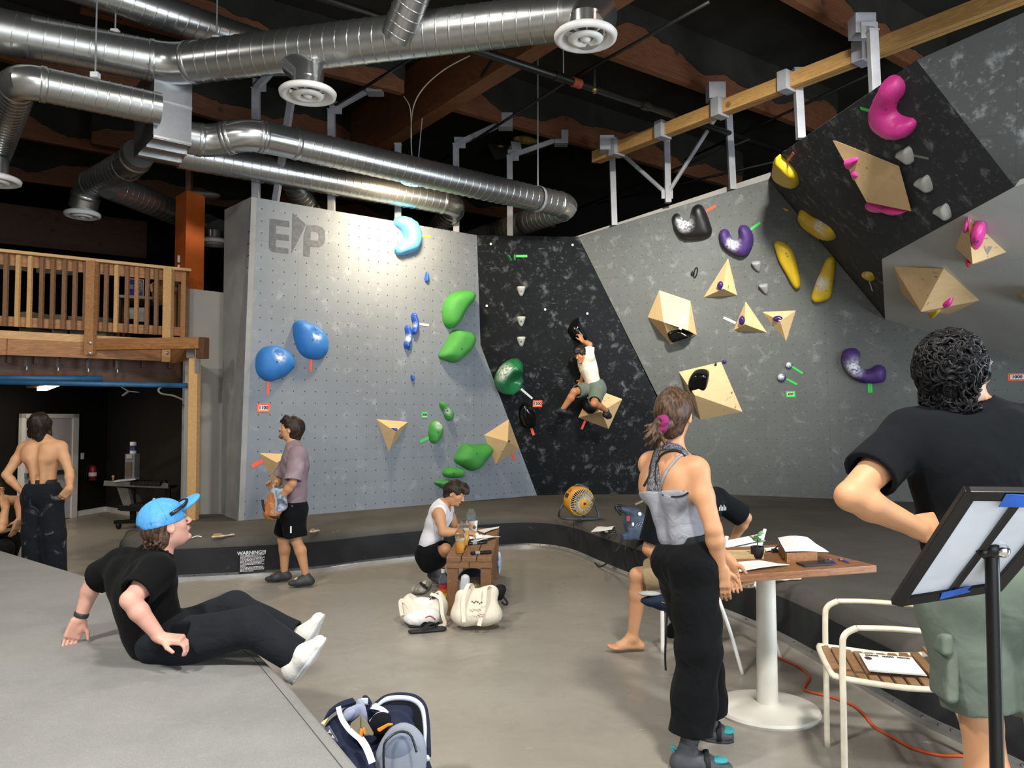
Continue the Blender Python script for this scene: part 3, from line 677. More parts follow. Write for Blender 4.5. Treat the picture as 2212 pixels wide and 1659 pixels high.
hold('foothold', PW_L, CC([(280, 990), (300, 965), (370, 962), (420, 955), (480, 970), (470, 1060), (390, 1062), (320, 1020)]), .11, H_GREEN, 'lowest green hold half hidden behind the crouching man hair', bolts=CC([(395, 1008)]))
volume(PW_L, CB([(1255, 245), (1515, 268), (1358, 515)]), [(CB([(1412, 348)])[0], .17)], [(0, 1, 'a0'), (1, 2, 'a0'), (2, 0, 'a0')], 'inverted plywood pyramid with a blue chip, mid grey wall')
o = hold('foothold', PW_L, CB([(1383, 318), (1427, 320), (1422, 345), (1408, 346)]), .03, H_DBLUE, 'blue chip fixed on the inverted plywood pyramid', h0=.145, sm=0)
volume(PW_L, CB([(302, 522), (560, 530), (420, 775)]), [(CB([(445, 600)])[0], .17)], [(0, 1, 'a0'), (1, 2, 'a0'), (2, 0, 'a0')], 'inverted plywood pyramid behind the man in the faded shirt')
volume(PW_L, CC([(808, 485), (1068, 318), (1183, 632), (928, 800)]), [(CC([(1058, 555)])[0], .26)], [(0, 1, 'a0'), (1, 2, 'a0'), (2, 3, 'a0'), (3, 0, 'a0')], 'four sided plywood pyramid at the seam of grey and charcoal walls', bolts=[(CC([(1073, 552)])[0], .262)])
tape(PW_L, *C1([(722, 1345), (720, 1442)]), .032, 'orange', 'orange tape hanging under the upper blue teardrop')
tape(PW_L, *C1([(374, 1522), (372, 1635)]), .032, 'orange', 'orange tape hanging under the lower blue teardrop')
tape(PW_L, *C1([(1613, 342), (1697, 343)]), .022, 'yellow', 'yellow tape beside the light blue crescent')
tape(PW_L, *C1([(1600, 1055), (1685, 1065)]), .03, 'white', 'white tape pointing away from the blue crimps')
tape(PW_L, *CC([(133, 558), (228, 512)]), .04, 'green', 'green tape at the oval green hold')
tape(PW_L, *CB([(240, 630), (330, 585)]), .05, 'orange', 'orange tape at the pyramid behind the faded shirt')
tape(PW_L, *CC([(1108, 680), (1132, 760)]), .04, 'orange', 'orange tape under the four sided pyramid')
number_tag(PW_L, (569, 881), .155, .10, 'orange', '1100', 'orange tag printed 1100 under the blue teardrops')
number_tag(PW_L, (917, 896), .10, .085, 'green', '300', 'green number tag on the grey wall by the slim green hold')
# logo painted on the wall: E, a half arrow and P
LO = lambda x, y: PW_L.hit(480+x/3.771, 420+y/3.771, .0025)
def logo(name, px, holes=()):
    uvp = [Vector(tuple(PW_L.uv(LO(*q)))) for q in px]; k = len(uvp); edges = [(i, (i+1) % k) for i in range(k)]; allp = list(uvp); faces = [list(range(k))]
    for hpts in holes:
        s = len(allp); allp += [Vector(tuple(PW_L.uv(LO(*q)))) for q in hpts]; m = len(hpts); edges += [(s+i, s+(i+1) % m) for i in range(m)]; faces.append(list(range(s, s+m))[::-1])
    r = delaunay_2d_cdt(allp, edges, faces if not holes else [], 1 if not holes else 0, 1e-6)
    vv = np.array([tuple(x) for x in r[0]]); out = np.array([tuple(x) for x in uvp]); fs = []
    for t in r[2]:
        c = vv[list(t)].mean(0)[None]
        if inside(c, out)[0] and not any(inside(c, np.array([tuple(PW_L.uv(LO(*q))) for q in h]))[0] for h in holes): fs.append(tuple(t))
    obj(name, ([PW_L.at(p[0], p[1], .0025) for p in vv], fs), plain('logo_grey_paint', '#565a63', .8, var=.08, vs=20), wall_l)
logo('logo_letter', [(395, 197), (547, 218), (547, 268), (440, 252), (438, 318), (545, 331), (545, 380), (437, 368), (435, 418), (442, 428), (540, 438), (540, 484), (420, 470), (395, 458), (382, 430), (388, 205)])
logo('logo_arrow', [(574, 150), (684, 245), (566, 480)])
logo('logo_letter', [(690, 250), (770, 253), (815, 268), (838, 300), (838, 380), (820, 415), (790, 432), (716, 425), (713, 508), (662, 502), (665, 330)], [[(722, 303), (770, 306), (786, 320), (788, 362), (774, 378), (718, 372)]])
# --- charcoal middle wall
ov = [(1070, 835), (1068, 815), (1080, 792), (1097, 778), (1115, 774), (1127, 783), (1130, 800), (1128, 822), (1125, 840), (1108, 852), (1085, 851)]
hold('sloper', PW_C2, ov, .24, H_DGREEN, 'big glossy dark green hold at the foot of the wall seam', R=.14, chalk=[((1083, 800), .14)], lip=.1, tilt=(-.2, .2), res=.03, hole=((1114, 826), .13, .2))
hold('hook_hold', PW_C, CK([(255, 280), (300, 200), (370, 145), (385, 200), (420, 280), (470, 360), (482, 392), (430, 435), (370, 437), (300, 392), (262, 335)]), .17, H_BLACKG, 'black horn hold gripped by the climber', R=.1, lip=.1)
hold('sloper', PW_C2, CC([(1170, 260), (1185, 190), (1225, 148), (1260, 155), (1310, 205), (1340, 270), (1345, 370), (1320, 405), (1270, 415), (1220, 390), (1185, 330)]), .12, H_BLACKG, 'glossy black oval hold under the orange number tag', R=.1)
for i, (dy, w) in enumerate(((0, 'topmost'), (318, 'middle'), (531, 'lowest'))):
    hold('foothold', PW_C, C6([(470, 690+dy), (485, 677+dy), (545, 677+dy), (556, 690+dy), (540, 750+dy), (525, 780+dy), (502, 772+dy), (478, 720+dy)]), .06, H_GREYH, f'{w} of three pale grey wedge holds in a column on the charcoal wall', bolts=C6([(515, 728+dy)]), tilt=(0, .5), lip=.4)
hold('crimp', PW_C, C6([(368, 352), (380, 344), (395, 352), (422, 402), (408, 405)]), .03, H_DGREEN, 'dark green finger chip beside another at the wall top, slanted')
hold('crimp', PW_C, C6([(435, 345), (455, 336), (460, 398), (440, 407)]), .03, H_DGREEN, 'dark green finger chip touching the green tape, upright')
tape(PW_C, *C6([(458, 357), (581, 357)]), .035, 'green', 'green tape at the top of the charcoal wall')
tape(PW_C2, (1125.5, 840), (1150, 861), .03, 'white', 'white tape leading from the dark green hold to a number tag')
tape(PW_C2, *CC([(1303, 408), (1333, 488)]), .04, 'orange', 'orange tape under the glossy black oval')
tape(PW_C2, *CK([(465, 1375), (422, 1478)]), .035, 'orange', 'orange tape under the plywood block at the climber foot')
number_tag(PW_C2, (1161, 872), .14, .1, 'orange', '1300', 'orange number tag on the charcoal wall')
volume(PW_C2, CK([(380, 1338), (543, 979), (910, 1115), (745, 1478)]), [(CK([(660, 1265)])[0], .28)], [(0, 1, 'a0'), (1, 2, 'a0'), (2, 3, 'a0'), (3, 0, 'a0')], 'square plywood pyramid under the climber foot')
hold('knob', PW_C2, [(1180+(535+82*math.cos(a))/5.529, 660+(1215+80*math.sin(a))/5.529) for a in np.linspace(0, 2*PI, 10, endpoint=False)], .07, H_BLACK, 'round black knob on the plywood pyramid below the climber', h0=.15)
for i, q in enumerate(C6([(196, 230), (1057, 240), (153, 882), (768, 921), (1213, 963)])):
    p = PW_C.hit(*q, .002); o = obj('light_plug', lathe([(.017, 0), (.017, .008), (.009, .012)], p, PW_C.n, 12), plain('white_plug', '#e6e6e6', .4, var=0)); tag(o, 'white plug in the charcoal wall '+['above the green finger chips', 'at the top corner beside the grey overhang', 'beside the grey wall, level with the middle wedge hold', 'right of the middle wedge hold, chalk around it', 'above the black horn hold, beside the grey overhang'][i], 'plug', 'white plugs in the charcoal wall')
# --- far grey overhang
hold('kidney_hold', PW_R, CR([(275, 200), (285, 165), (310, 152), (335, 165), (370, 205), (397, 222), (420, 195), (433, 120), (455, 90), (490, 80), (520, 95), (550, 150), (580, 230), (597, 290), (590, 330), (560, 350), (480, 366), (380, 368), (340, 345), (300, 290)]), .12, H_BLACK, 'big black U shaped hold near the top of the grey overhang', R=.12, chalk=[(CR([(375, 230)])[0], .11)])
hold('kidney_hold', PW_R, CR([(655, 330), (670, 290), (700, 280), (730, 292), (745, 330), (768, 370), (800, 370), (818, 335), (815, 280), (832, 250), (870, 250), (905, 275), (930, 330), (933, 400), (910, 460), (880, 500), (840, 508), (780, 490), (720, 450), (670, 400)]), .13, H_PURPLE, 'upper purple U shaped hold beside the big black one', R=.12, chalk=[(CR([(770, 400)])[0], .09)])
hold('kidney_hold', PW_R, CR([(1648, 1330), (1660, 1285), (1690, 1258), (1740, 1250), (1780, 1260), (1803, 1300), (1800, 1335), (1788, 1370), (1805, 1405), (1850, 1425), (1900, 1415), (1930, 1390), (1970, 1388), (2005, 1410), (2015, 1450), (2010, 1500), (1980, 1525), (1900, 1535), (1820, 1525), (1740, 1490), (1680, 1430), (1655, 1380)]), .13, H_PURPLE, 'lower purple U shaped hold with double green tape beneath', R=.11, chalk=[(CR([(1755, 1405)])[0], .12)])
hold('rail_hold', PW_R, CR([(1103, 400), (1120, 380), (1150, 380), (1200, 405), (1245, 445), (1270, 500), (1295, 600), (1315, 700), (1312, 755), (1290, 765), (1260, 745), (1200, 640), (1140, 530), (1115, 450)]), .1, H_YELLOW, 'yellow slab hold leaning towards the purple one', R=.05, bolts=CR([(1200, 480), (1212, 505), (1218, 527)]), lip=.5)
hold('rail_hold', PW_R, CR([(1540, 515), (1570, 507), (1597, 520), (1598, 600), (1585, 720), (1565, 820), (1530, 855), (1455, 877), (1415, 860), (1410, 820), (1440, 720), (1480, 630), (1520, 540)]), .1, H_YELLOW, 'wider yellow slab hold with a chalked face, grey overhang', R=.05, chalk=[(CR([(1480, 720)])[0], .1)], bolts=CR([(1528, 782), (1520, 822)]), lip=.5)
hold('crimp', PW_R, CR([(1176, 107), (1200, 113), (1227, 130), (1205, 138), (1185, 125)]), .03, H_YELLOW, 'tiny yellow chip near the edge of the charcoal roof')
for q, w in (([(918, 555), (935, 545), (990, 543), (997, 580), (985, 625), (970, 628), (940, 600)], 'upper'), ([(977, 737), (1000, 729), (1050, 728), (1055, 780), (1042, 812), (1022, 803), (992, 765)], 'lower')):
    hold('foothold', PW_R, CR(q), .07, H_GREYD, f'{w} of two mid grey wedge holds on the grey overhang', lip=.4, tilt=(0, .4))
volume(PW_R, CR([(525, 840), (728, 515), (803, 823)]), [(CR([(688, 768)])[0], .2)], [(0, 1, 'a0'), (1, 2, 'a0'), (2, 0, 'a0')], 'plywood pyramid under the upper purple hold')
volume(PW_R, CR([(770, 1108), (870, 868), (1047, 1127)]), [(CR([(866, 1058)])[0], .17)], [(0, 1, 'a0'), (1, 2, 'a0'), (2, 0, 'a0')], 'plywood pyramid with white tape at its side')
volume(PW_R, CR([(1003, 955), (1282, 943), (1200, 1200)]), [(CR([(1150, 1030)])[0], .12)], [(0, 1, 'a0'), (1, 2, 'a0'), (2, 0, 'a0')], 'inverted scuffed plywood pyramid on the grey overhang')
volume(PW_R, CR([(70, 1000), (165, 778), (420, 865), (473, 1148), (258, 1225)]), [(CR([(202, 1040)])[0], .32), (CR([(400, 1108)])[0], .25)], [(0, 1, 'a0'), (1, 2, 'a0'), (2, 'a1', 'a0'), (2, 3, 'a1'), (3, 4, 'a0', 'a1'), (4, 0, 'a0')], 'big five sided plywood volume with a black hold underneath')
volume(PW_R, [(1466, 803), (1558, 781), (1605, 890), (1513, 907)], [((1500, 853), .3)], [(0, 1, 'a0'), (1, 2, 'a0'), (2, 3, 'a0'), (3, 0, 'a0')], 'big plywood pyramid just above the woman head')
knobs = [((665, 745), 30, .175, 'purple knob on the pyramid under the upper purple hold', 1.15), ((840, 1030), 29, .15, 'purple knob on the white taped pyramid', 1.15), ((1133, 1013), 30, .1, 'purple pill knob on the scuffed pyramid', .7)]
for c, r, h0, lb_, asp in knobs:
    hold('knob', PW_R, CR([(c[0]+r*math.cos(a)*(1/asp if asp < 1 else .9), c[1]+r*math.sin(a)*(asp if asp > 1 else .75)) for a in np.linspace(0, 2*PI, 9, endpoint=False)]), .05, H_PURG, lb_, h0=h0-.04, lip=.5, bumpy=.004)
for c, r, lb_ in (((1223, 1390), 29, 'upper chalked purple knob with green tape'), ((1163, 1490), 36, 'lower chalked purple knob with green tape'), ((697, 1363), 17, 'tiny purple chip at the corner of the big pyramid')):
    q = CR([c])[0]; hold('knob', PW_R, CR([(c[0]+r*math.cos(a), c[1]+r*.9*math.sin(a)) for a in np.linspace(0, 2*PI, 9, endpoint=False)]), .05 if r > 20 else .025, H_PURG, lb_, chalk=[((q[0]-3, q[1]-2), .05)] if r > 20 else ())
hold('sloper', PW_R, CR([(230, 1140), (250, 1105), (330, 1095), (390, 1120), (433, 1152), (380, 1185), (320, 1200), (270, 1207)]), .09, H_BLACKG, 'glossy black hold under the big five sided volume', h0=.12, R=.06)
hold('sloper', PW_R, CR([(400, 1560), (410, 1500), (440, 1460), (490, 1447), (540, 1450), (567, 1475), (560, 1540), (545, 1600), (500, 1600), (430, 1620)]), .1, H_BLACKG, 'glossy black hold on the pyramid above the woman head', h0=.15, R=.07)
hold('foothold', PW_R, CR([(614, 1388), (623, 1376), (634, 1382), (634, 1394), (622, 1402)]), .02, H_BLACK, 'tiny black chip on the top corner of the big pyramid', h0=.02)
rg = CR([(463, 635)])[0]; c0 = R_(*rg, .012)
o = obj('hand_strap', tube([c0+PW_R.u*.045*math.cos(a)*.5+PW_R.v*.07*math.sin(a)+PW_R.u*.02*math.sin(a) for a in np.linspace(0, 2*PI, 14, endpoint=False)], .009, 6, closed=True), H_BLACK, smooth=True); tag(o, 'small black ring shaped hold on a chalky spot', 'climbing hold')
hold('crimp', PW_R, CR([(424, 640), (434, 626), (446, 634), (445, 656), (432, 662)]), .03, H_BLACK, 'tiny black chip beside the black ring hold')
tape(PW_R, *CR([(548, 137), (625, 92)]), .035, 'orange', 'orange tape at the big black U shaped hold')
tape(PW_R, *CR([(910, 285), (988, 230)]), .035, 'green', 'green tape at the upper purple hold')
tape(PW_R, *CR([(690, 1002), (790, 1048)]), .035, 'white', 'white tape beside the plywood pyramid with the purple knob')
tape(PW_R, *CR([(376, 998), (335, 1100)]), .04, 'white', 'white tape across the big five sided volume', .27)
tape(PW_R, *CR([(1248, 1402), (1335, 1458)]), .03, 'green', 'green tape at the upper chalked knob')
tape(PW_R, *CR([(1203, 1503), (1290, 1548)]), .03, 'green', 'green tape at the lower chalked knob')
tape(PW_R, *CR([(1872, 1537), (1876, 1615)]), .03, 'green', 'first of two green tapes under the lower purple hold')
tape(PW_R, *CR([(1889, 1537), (1895, 1615)]), .03, 'green', 'second of two green tapes under the lower purple hold')
number_tag(PW_R, (1708, 851.5), .125, .09, 'green', '600', 'green number tag low on the grey overhang')
number_tag(PW_R, (2197, 814), .2, .1, 'orange', '1000', 'orange tag printed 1000 beside the curly haired man')
# --- charcoal and slate roof
hold('teardrop_hold', PW_S1, CO([(135, 990), (140, 930), (165, 880), (200, 910), (260, 970), (305, 1030), (325, 1090), (320, 1130), (280, 1130), (210, 1095), (160, 1050)]), .1, H_YELLOW, 'yellow half moon hold at the lip of the roof', R=.07, lip=.45)
hold('rail_hold', PW_S1, CR([(1318, 130), (1340, 130), (1400, 175), (1480, 215), (1560, 270), (1600, 325), (1605, 355), (1580, 362), (1530, 350), (1440, 295), (1370, 235), (1330, 180)]), .09, H_YELLOW, 'long yellow rail hold on the dark roof edge', R=.06, chalk=[(CR([(1460, 260)])[0], .12)], lip=.3)
hold('crimp', PW_S1, CR([(1828, 630), (1890, 632), (1922, 680), (1917, 697), (1880, 688), (1840, 655)]), .05, H_YELLOW, 'small yellow hold with white tape on the dark roof edge', chalk=[(CR([(1850, 645)])[0], .05)])
tape(PW_S1, *CR([(1873, 692), (1903, 788)]), .025, 'white', 'white tape under the small yellow hold')
hold('kidney_hold', PW_S2, CO([(945, 530), (950, 450), (985, 370), (1030, 280), (1060, 245), (1110, 232), (1155, 250), (1185, 295), (1192, 340), (1175, 400), (1140, 440), (1118, 490), (1125, 530), (1160, 560), (1215, 578), (1260, 585), (1282, 610), (1275, 660), (1240, 710), (1200, 730), (1140, 732), (1080, 705), (1010, 655), (965, 600)]), .15, H_PINK, 'big pink boomerang hold near the roof top', R=.12, bolts=CO([(1030, 515)]))
volume(PW_S2, CO([(590, 755), (1140, 975), (1232, 1330), (885, 1262)]), [(CO([(1140, 976)])[0], .05), (CO([(875, 1270)])[0], .13), (CO([(1240, 1346)])[0], .05)], [(0, 1, 'a0'), (0, 'a0', 'a1'), ('a0', 'a2', 'a1'), (1, 2, 'a2', 'a0'), (2, 3, 'a1', 'a2'), (3, 0, 'a1')], 'kite shaped plywood volume on the charcoal roof')
hold('foothold', PW_S2, CO([(690, 935), (740, 918), (790, 910), (797, 940), (770, 980), (742, 1003), (715, 990)]), .04, H_PINK, 'upper small pink hold on the kite shaped volume', h0=.035)
hold('foothold', PW_S2, CO([(745, 1022), (775, 1008), (823, 1045), (822, 1065), (800, 1092), (772, 1088)]), .04, H_PINK, 'lower small pink hold on the kite shaped volume', h0=.045)
hold('sloper', PW_S2, CO([(878, 1272), (960, 1270), (1045, 1320), (1040, 1342), (970, 1346), (915, 1325)]), .06, H_PINK, 'pink hold tucked under the lower edge of the kite volume')
hold('sloper', PW_S2, CO([(1005, 1300), (1100, 1300), (1202, 1338), (1150, 1362), (1090, 1355), (1040, 1335)]), .07, H_PINK, 'wider pink hold tucked under the kite volume tip')
for q, w in (([(1135, 862), (1190, 830), (1215, 813), (1245, 840), (1263, 920), (1248, 943), (1190, 905)], 'highest'), ([(1287, 1092), (1335, 1065), (1370, 1045), (1397, 1080), (1415, 1145), (1407, 1172), (1350, 1140)], 'middle'), ([(1440, 1322), (1490, 1295), (1525, 1277), (1555, 1320), (1567, 1380), (1553, 1398), (1500, 1360)], 'lowest')):
    hold('foothold', PW_S2, CO(q), .08, H_GREYH, f'{w} of three pale grey wedge holds on the charcoal roof', lip=.4)
tape(PW_S2, *CO([(825, 505), (942, 538)]), .032, 'green', 'green tape at the pink boomerang hold')
tape(PW_S1, *CO([(230, 932), (280, 868)]), .03, 'orange', 'orange tape at the yellow half moon hold')
tape(PW_S2, *CO([(1258, 890), (1380, 914)]), .025, 'grey', 'grey tape beside the highest grey wedge hold')
volume(PW_S4, C4([(1423, 462), (1553, 135), (1965, 510), (1640, 640)]), [(C4([(1603, 637)])[0], .24), (C4([(1556, 150)])[0], .03)], [(0, 1, 'a1', 'a0'), (1, 2, 'a0', 'a1'), (2, 3, 'a0'), (3, 0, 'a0')], 'tall plywood pyramid with pink holds on the slate roof')
hold('sloper', PW_S4, C4([(1577, 335), (1600, 295), (1650, 283), (1700, 300), (1718, 360), (1705, 430), (1660, 465), (1615, 465), (1590, 420)]), .08, H_PINK, 'round pink hold on the tall slate roof pyramid', h0=.07, bolts=C4([(1655, 400)]))
hold('foothold', PW_S4, C4([(1505, 245), (1535, 205), (1558, 230), (1555, 280), (1515, 268)]), .06, H_PINK, 'small pink hold on the shaded side of the slate roof pyramid', h0=.04)
hold('foothold', PW_S4, C4([(1530, 590), (1560, 590), (1592, 630), (1560, 642)]), .06, H_RED, 'small red hold below the tall slate roof pyramid', h0=.02)
tape(PW_S4, *C4([(1793, 447), (1700, 605)]), .035, 'white', 'white tape on the tall slate roof pyramid', .08, .14)
volume(PW_S4, C4([(773, 663), (1300, 683), (1683, 1020), (1370, 1165), (860, 950)]), [(C4([(1060, 1140)])[0], .36), (C4([(1300, 688)])[0], .04)], [(0, 1, 'a1'), (0, 'a1', 'a0'), (1, 2, 'a1'), ('a1', 2, 'a0'), (2, 3, 'a0'), (3, 4, 'a0'), (4, 0, 'a0')], 'largest plywood volume, wide wedge on the slate roof')
hold('foothold', PW_S4, C4([(1035, 835), (1060, 820), (1085, 850), (1120, 865), (1165, 875), (1175, 905), (1140, 925), (1090, 915), (1055, 875)]), .05, H_PINK, 'curved pink hold in the middle of the largest volume', h0=.09, bolts=C4([(1100, 882)]))
hold('foothold', PW_S4, C4([(1220, 1055), (1240, 1025), (1290, 1030), (1370, 1035), (1383, 1060), (1350, 1085), (1280, 1098), (1235, 1090)]), .05, H_PINK, 'straight pink hold low on the largest volume', h0=.17)
hold('foothold', PW_S4, C4([(1140, 1125), (1260, 1118), (1235, 1165), (1180, 1195), (1150, 1175)]), .06, H_YELLOW, 'yellow hold under the lip of the largest volume', h0=.2)
volume(PW_S4, C4([(2085, 955), (2260, 850), (2330, 1010), (2200, 1080)]), [(C4([(2180, 1010)])[0], .12)], [(0, 1, 'a0'), (1, 2, 'a0'), (2, 3, 'a0'), (3, 0, 'a0')], 'plywood volume cut off by the picture edge, slate roof')
# ------------------------------------------------------------------ ceiling timbers
def flap(a, b, side, z0, z1, seed):
    """torn edge of the black roof wrap hanging over a timber's side"""
    r = np.random.RandomState(seed); L_ = np.linalg.norm(b-a); n = max(8, int(L_/.07)); v, f = [], []; w = 0
    ph = r.rand(3)*6
    for i in range(n+1):
        t = i/n; s = t*L_; d = .42+.16*math.sin(s*1.6+ph[0])+.09*math.sin(s*3.7+ph[1])+.05*math.sin(s*8+ph[2])+.05*(r.rand()-.5)
        p = a+(b-a)*t; z = z0+(z1-z0)*np.clip(d, .08, .95)
        for q in (side*.0, side*.012): v += [V(p[0]+q[0], p[1]+q[1], z), V(p[0]+q[0], p[1]+q[1], z1)]
    for i in range(n):
        k = i*4; f += [(k, k+1, k+5, k+4), (k+2, k+6, k+7, k+3), (k, k+4, k+6, k+2), (k+1, k+3, k+7, k+5)]
    return v, f
def oriented(name, c, s, ax, m, parent, bev=.004):
    """a timber with its own local axes, so the grain runs along its length"""
    A = np.array([unit(a) for a in ax]); v, f = box(V(0, 0, 0), s, None, bev)
    me = _link(name, v, f, m, False); o = bpy.data.objects.new(name, me); COL.objects.link(o)
    M = Matrix(((A[0][0], A[1][0], A[2][0], c[0]), (A[0][1], A[1][1], A[2][1], c[1]), (A[0][2], A[1][2], A[2][2], c[2]), (0, 0, 0, 1)))
    if parent is not None: o.parent = parent; M = Matrix.Translation(-Vector(ORG[parent.name])) @ M; ORG[o.name] = ORG[parent.name]
    else: ORG[o.name] = np.array(c, float)
    o.matrix_local = M; return o
def timber(name, a, b, w, h, m, parent, up=(0, 0, 1), bev=.004):
    a, b = np.asarray(a, float), np.asarray(b, float); d, s, t = frame(b-a, up)
    return oriented(name, (a+b)/2, (np.linalg.norm(b-a), w, h), (d, s, t), m, parent, bev)
def purlin(pa, pb, z=5.68, top=CEIL, w=.1, name='purlin', m=M_PURLIN, flaps=True, seed=1, ext=(0, 0)):
    a, b = G(*pa, z), G(*pb, z); d = unit(b-a); a = a-d*ext[0]; b = b+d*ext[1]
    mid = V(0, 0, (top-z)/2); timber(name, a+mid, b+mid, w, top-z, m, ceil)
    if flaps:
        s = unit(V(-d[1], d[0], 0))
        for k in (1, -1):
            off = s*k*(w/2+.004); o = obj('roof_wrap', flap(a+off, b+off, s*k, z+.02, top-.005, seed+k), M_BLACK, ceil)
purlin((1345, -2), (745, 372), 5.5, w=.22, name='glulam_beam', m=M_GLULAM, flaps=False, ext=(4, 2.2))
purlin((985, 240), (1480, 378), 5.62, seed=3, ext=(.25, 1.5))
purlin((690, 158), (900, 212), 5.62, seed=5, ext=(2.5, -.2))
purlin((1270, 108), (1560, 212), 5.62, seed=8, ext=(.0, 2.5))
purlin((1690, -6), (1850, 83), 5.62, seed=11, ext=(1.8, 2))
purlin((420, 246), (620, 302), 5.62, seed=13, ext=(2.4, 2.0))
purlin((30, 296), (330, 352), 5.62, seed=17, ext=(1.2, 4))
purlin((0, 386), (330, 428), 5.62, seed=21, ext=(1, 6))
purlin((620, 388), (1050, 466), 5.62, seed=25, ext=(3, 5))
purlin((-60, 520), (380, 566), 4.95, top=5.75, w=.12, seed=29, name='ledger_beam', flaps=False, m=M_DBROWN, ext=(1, 2))
# patch of torn roof wrap with yellow insulation showing
ins = thing('insulation_tear', 'torn roof wrap with yellow insulation and a hanging white label', 'insulation', G(1130, 310, 6.2))
s1 = Solid(.02); rr = np.random.RandomState(3)
for q, r in (((1090, 322), .1), ((1110, 328), .09), ((1075, 318), .07), ((1135, 303), .09), ((1125, 300), .07), ((1148, 305), .06)): s1.ell(G(*q, 6.26), (r*2.0, r*1.2, r*.7), k=.05)
obj('insulation', s1.geo(), plain('yellow_glass_wool', '#c4a85c', .95, var=.2, vs=14, bump=.8, bs=30), ins, smooth=True)
a = G(1103, 305, 6.15); obj('label_sheet', prism([a, a+V(.16, .1, .01), a+V(.2, .05, -.22), a+V(.03, -.03, -.2)], V(.004, -.008, 0)), plain('white_label', '#d8d8d6', .7, var=0), ins)
for q in ((1082, 322), (1150, 312)):
    a = G(*q, 6.18); obj('torn_flap', prism([a+V(-.25, 0, .1), a+V(.15, .1, .1), a+V(.1, .2, -.1), a+V(-.1, .1, -.16)], V(0, .01, .01)), M_BLACK, ins)
# golden timber rail carrying the wall bracing
gt = G(1282, 352, 5.15); gb = G(2230, -8, 5.15); dg = unit(gb-gt); gb = gb+dg*1.0
rail = thing('timber_rail', 'long golden timber beam braced above the grey overhang', 'beam', gt); timber('plank', gt+V(0, 0, .08), gb+V(0, 0, .08), .07, .16, M_GOLD, rail)
sg = unit(V(-dg[1], dg[0], 0)); timber('plank', gt+dg*.03+sg*.075+V(0, 0, .075), gb+sg*.075+V(0, 0, .075), .06, .15, M_GOLD, rail)
for q in (1332, 1432, 1555, 1700, 1862):
    t = (q-1282)/(2230-1282); py = 352+t*(-8-352); p = G(q, py, 5.15); obj('bracket', box(p+V(0, 0, .08), (.12, .2, .22), (dg, sg, (0, 0, 1)), .006), M_STEEL, rail)
# ------------------------------------------------------------------ steel posts standing behind the wall tops
def post(bx, by, tx, ty, Y, label, arm=None, w=.085, Yt=None, foot=.4):
    b, t = P(bx, by, Y), P(tx, ty, Yt or Y); d = unit(b-t); b = b+d*foot
    r = thing('steel_post', label, 'steel post', b); obj('upright', bar(b, t, w, w, (0, 1, 0), .006), M_STEEL, r)
    obj('end_cap', box(t, (w*1.15, w*1.15, .012)), M_STEEL, r)
    if arm is not None:
        e = arm; obj('arm', bar(t, e, w*.8, w*.8, (0, 0, 1), .005), M_STEEL, r)
        obj('gusset', box(t+unit(e-t)*.06, (.16, .012, .16)), M_STEEL, r); obj('bracket', box(e, (.2, .18, .2), None, .006), M_STEEL, r)
    return r
yl = lambda x: L(x, 480)[1]+.16
post(553, 428, 553, 192, yl(553), 'steel post nearest the corner of the logo wall', G(600, 140, 5.7))
post(716, 455, 716, 238, yl(716), 'steel post over the logo wall, second from the corner', G(810, 186, 5.7))
post(860, 482, 860, 312, yl(860), 'steel post behind the hanging lamp', None)
post(986, 503, 985, 312, yl(986), 'steel post just above the wall seam', G(1092, 263, 5.66))
post(1102, 508, 1101, 338, L(1030, 508)[1]+.2, 'steel post over the charcoal middle wall', G(1212, 299, 5.66))
post(595, 436, 628, 222, yl(590), 'leaning steel post crossing under the round air vent', None, .07, yl(590)-.75)
yr = lambda px, py: R_(px, py)[1]+.13
post(1327, 488, 1321, 308, yr(1327, 488), 'steel post with a diagonal brace at the timber beam end', G(1310, 312, 5.3), foot=.0)
post(1443, 438, 1439, 268, yr(1443, 438), 'steel post where two diagonal braces meet', foot=.0)
post(1583, 410, 1572, 212, yr(1583, 410), 'tall steel post crossed by the black pipe', G(1546, 200, 5.45), foot=.0)
post(1730, 300, 1722, 150, T1[1]-.05, 'steel post above the charcoal roof, next to the last one', foot=.0)
post(1890, 190, 1884, 68, 7.35, 'steel post nearest the pink boomerang hold', G(1862, 58, 5.35), foot=.2)
pa, pb, pc = P(1328, 318, yr(1327, 488)), P(1441, 420, yr(1443, 438)), P(1555, 240, yr(1583, 410))
for a, b, lb_ in ((pa, pb, 'diagonal steel brace falling from the timber beam end'), (pb, pc, 'diagonal steel brace rising to the tall post')):
    t = thing('steel_brace', lb_, 'steel brace', a); obj('rod', tube([a, b], .03, 8), M_STEEL, t)
    obj('turnbuckle', tube([a+(b-a)*.02, a+(b-a)*.14], .022, 8), plain('zinc', '#9a9a98', .35, .8, 0), t); obj('end_plate', box(b, (.16, .02, .12)), M_STEEL, t)
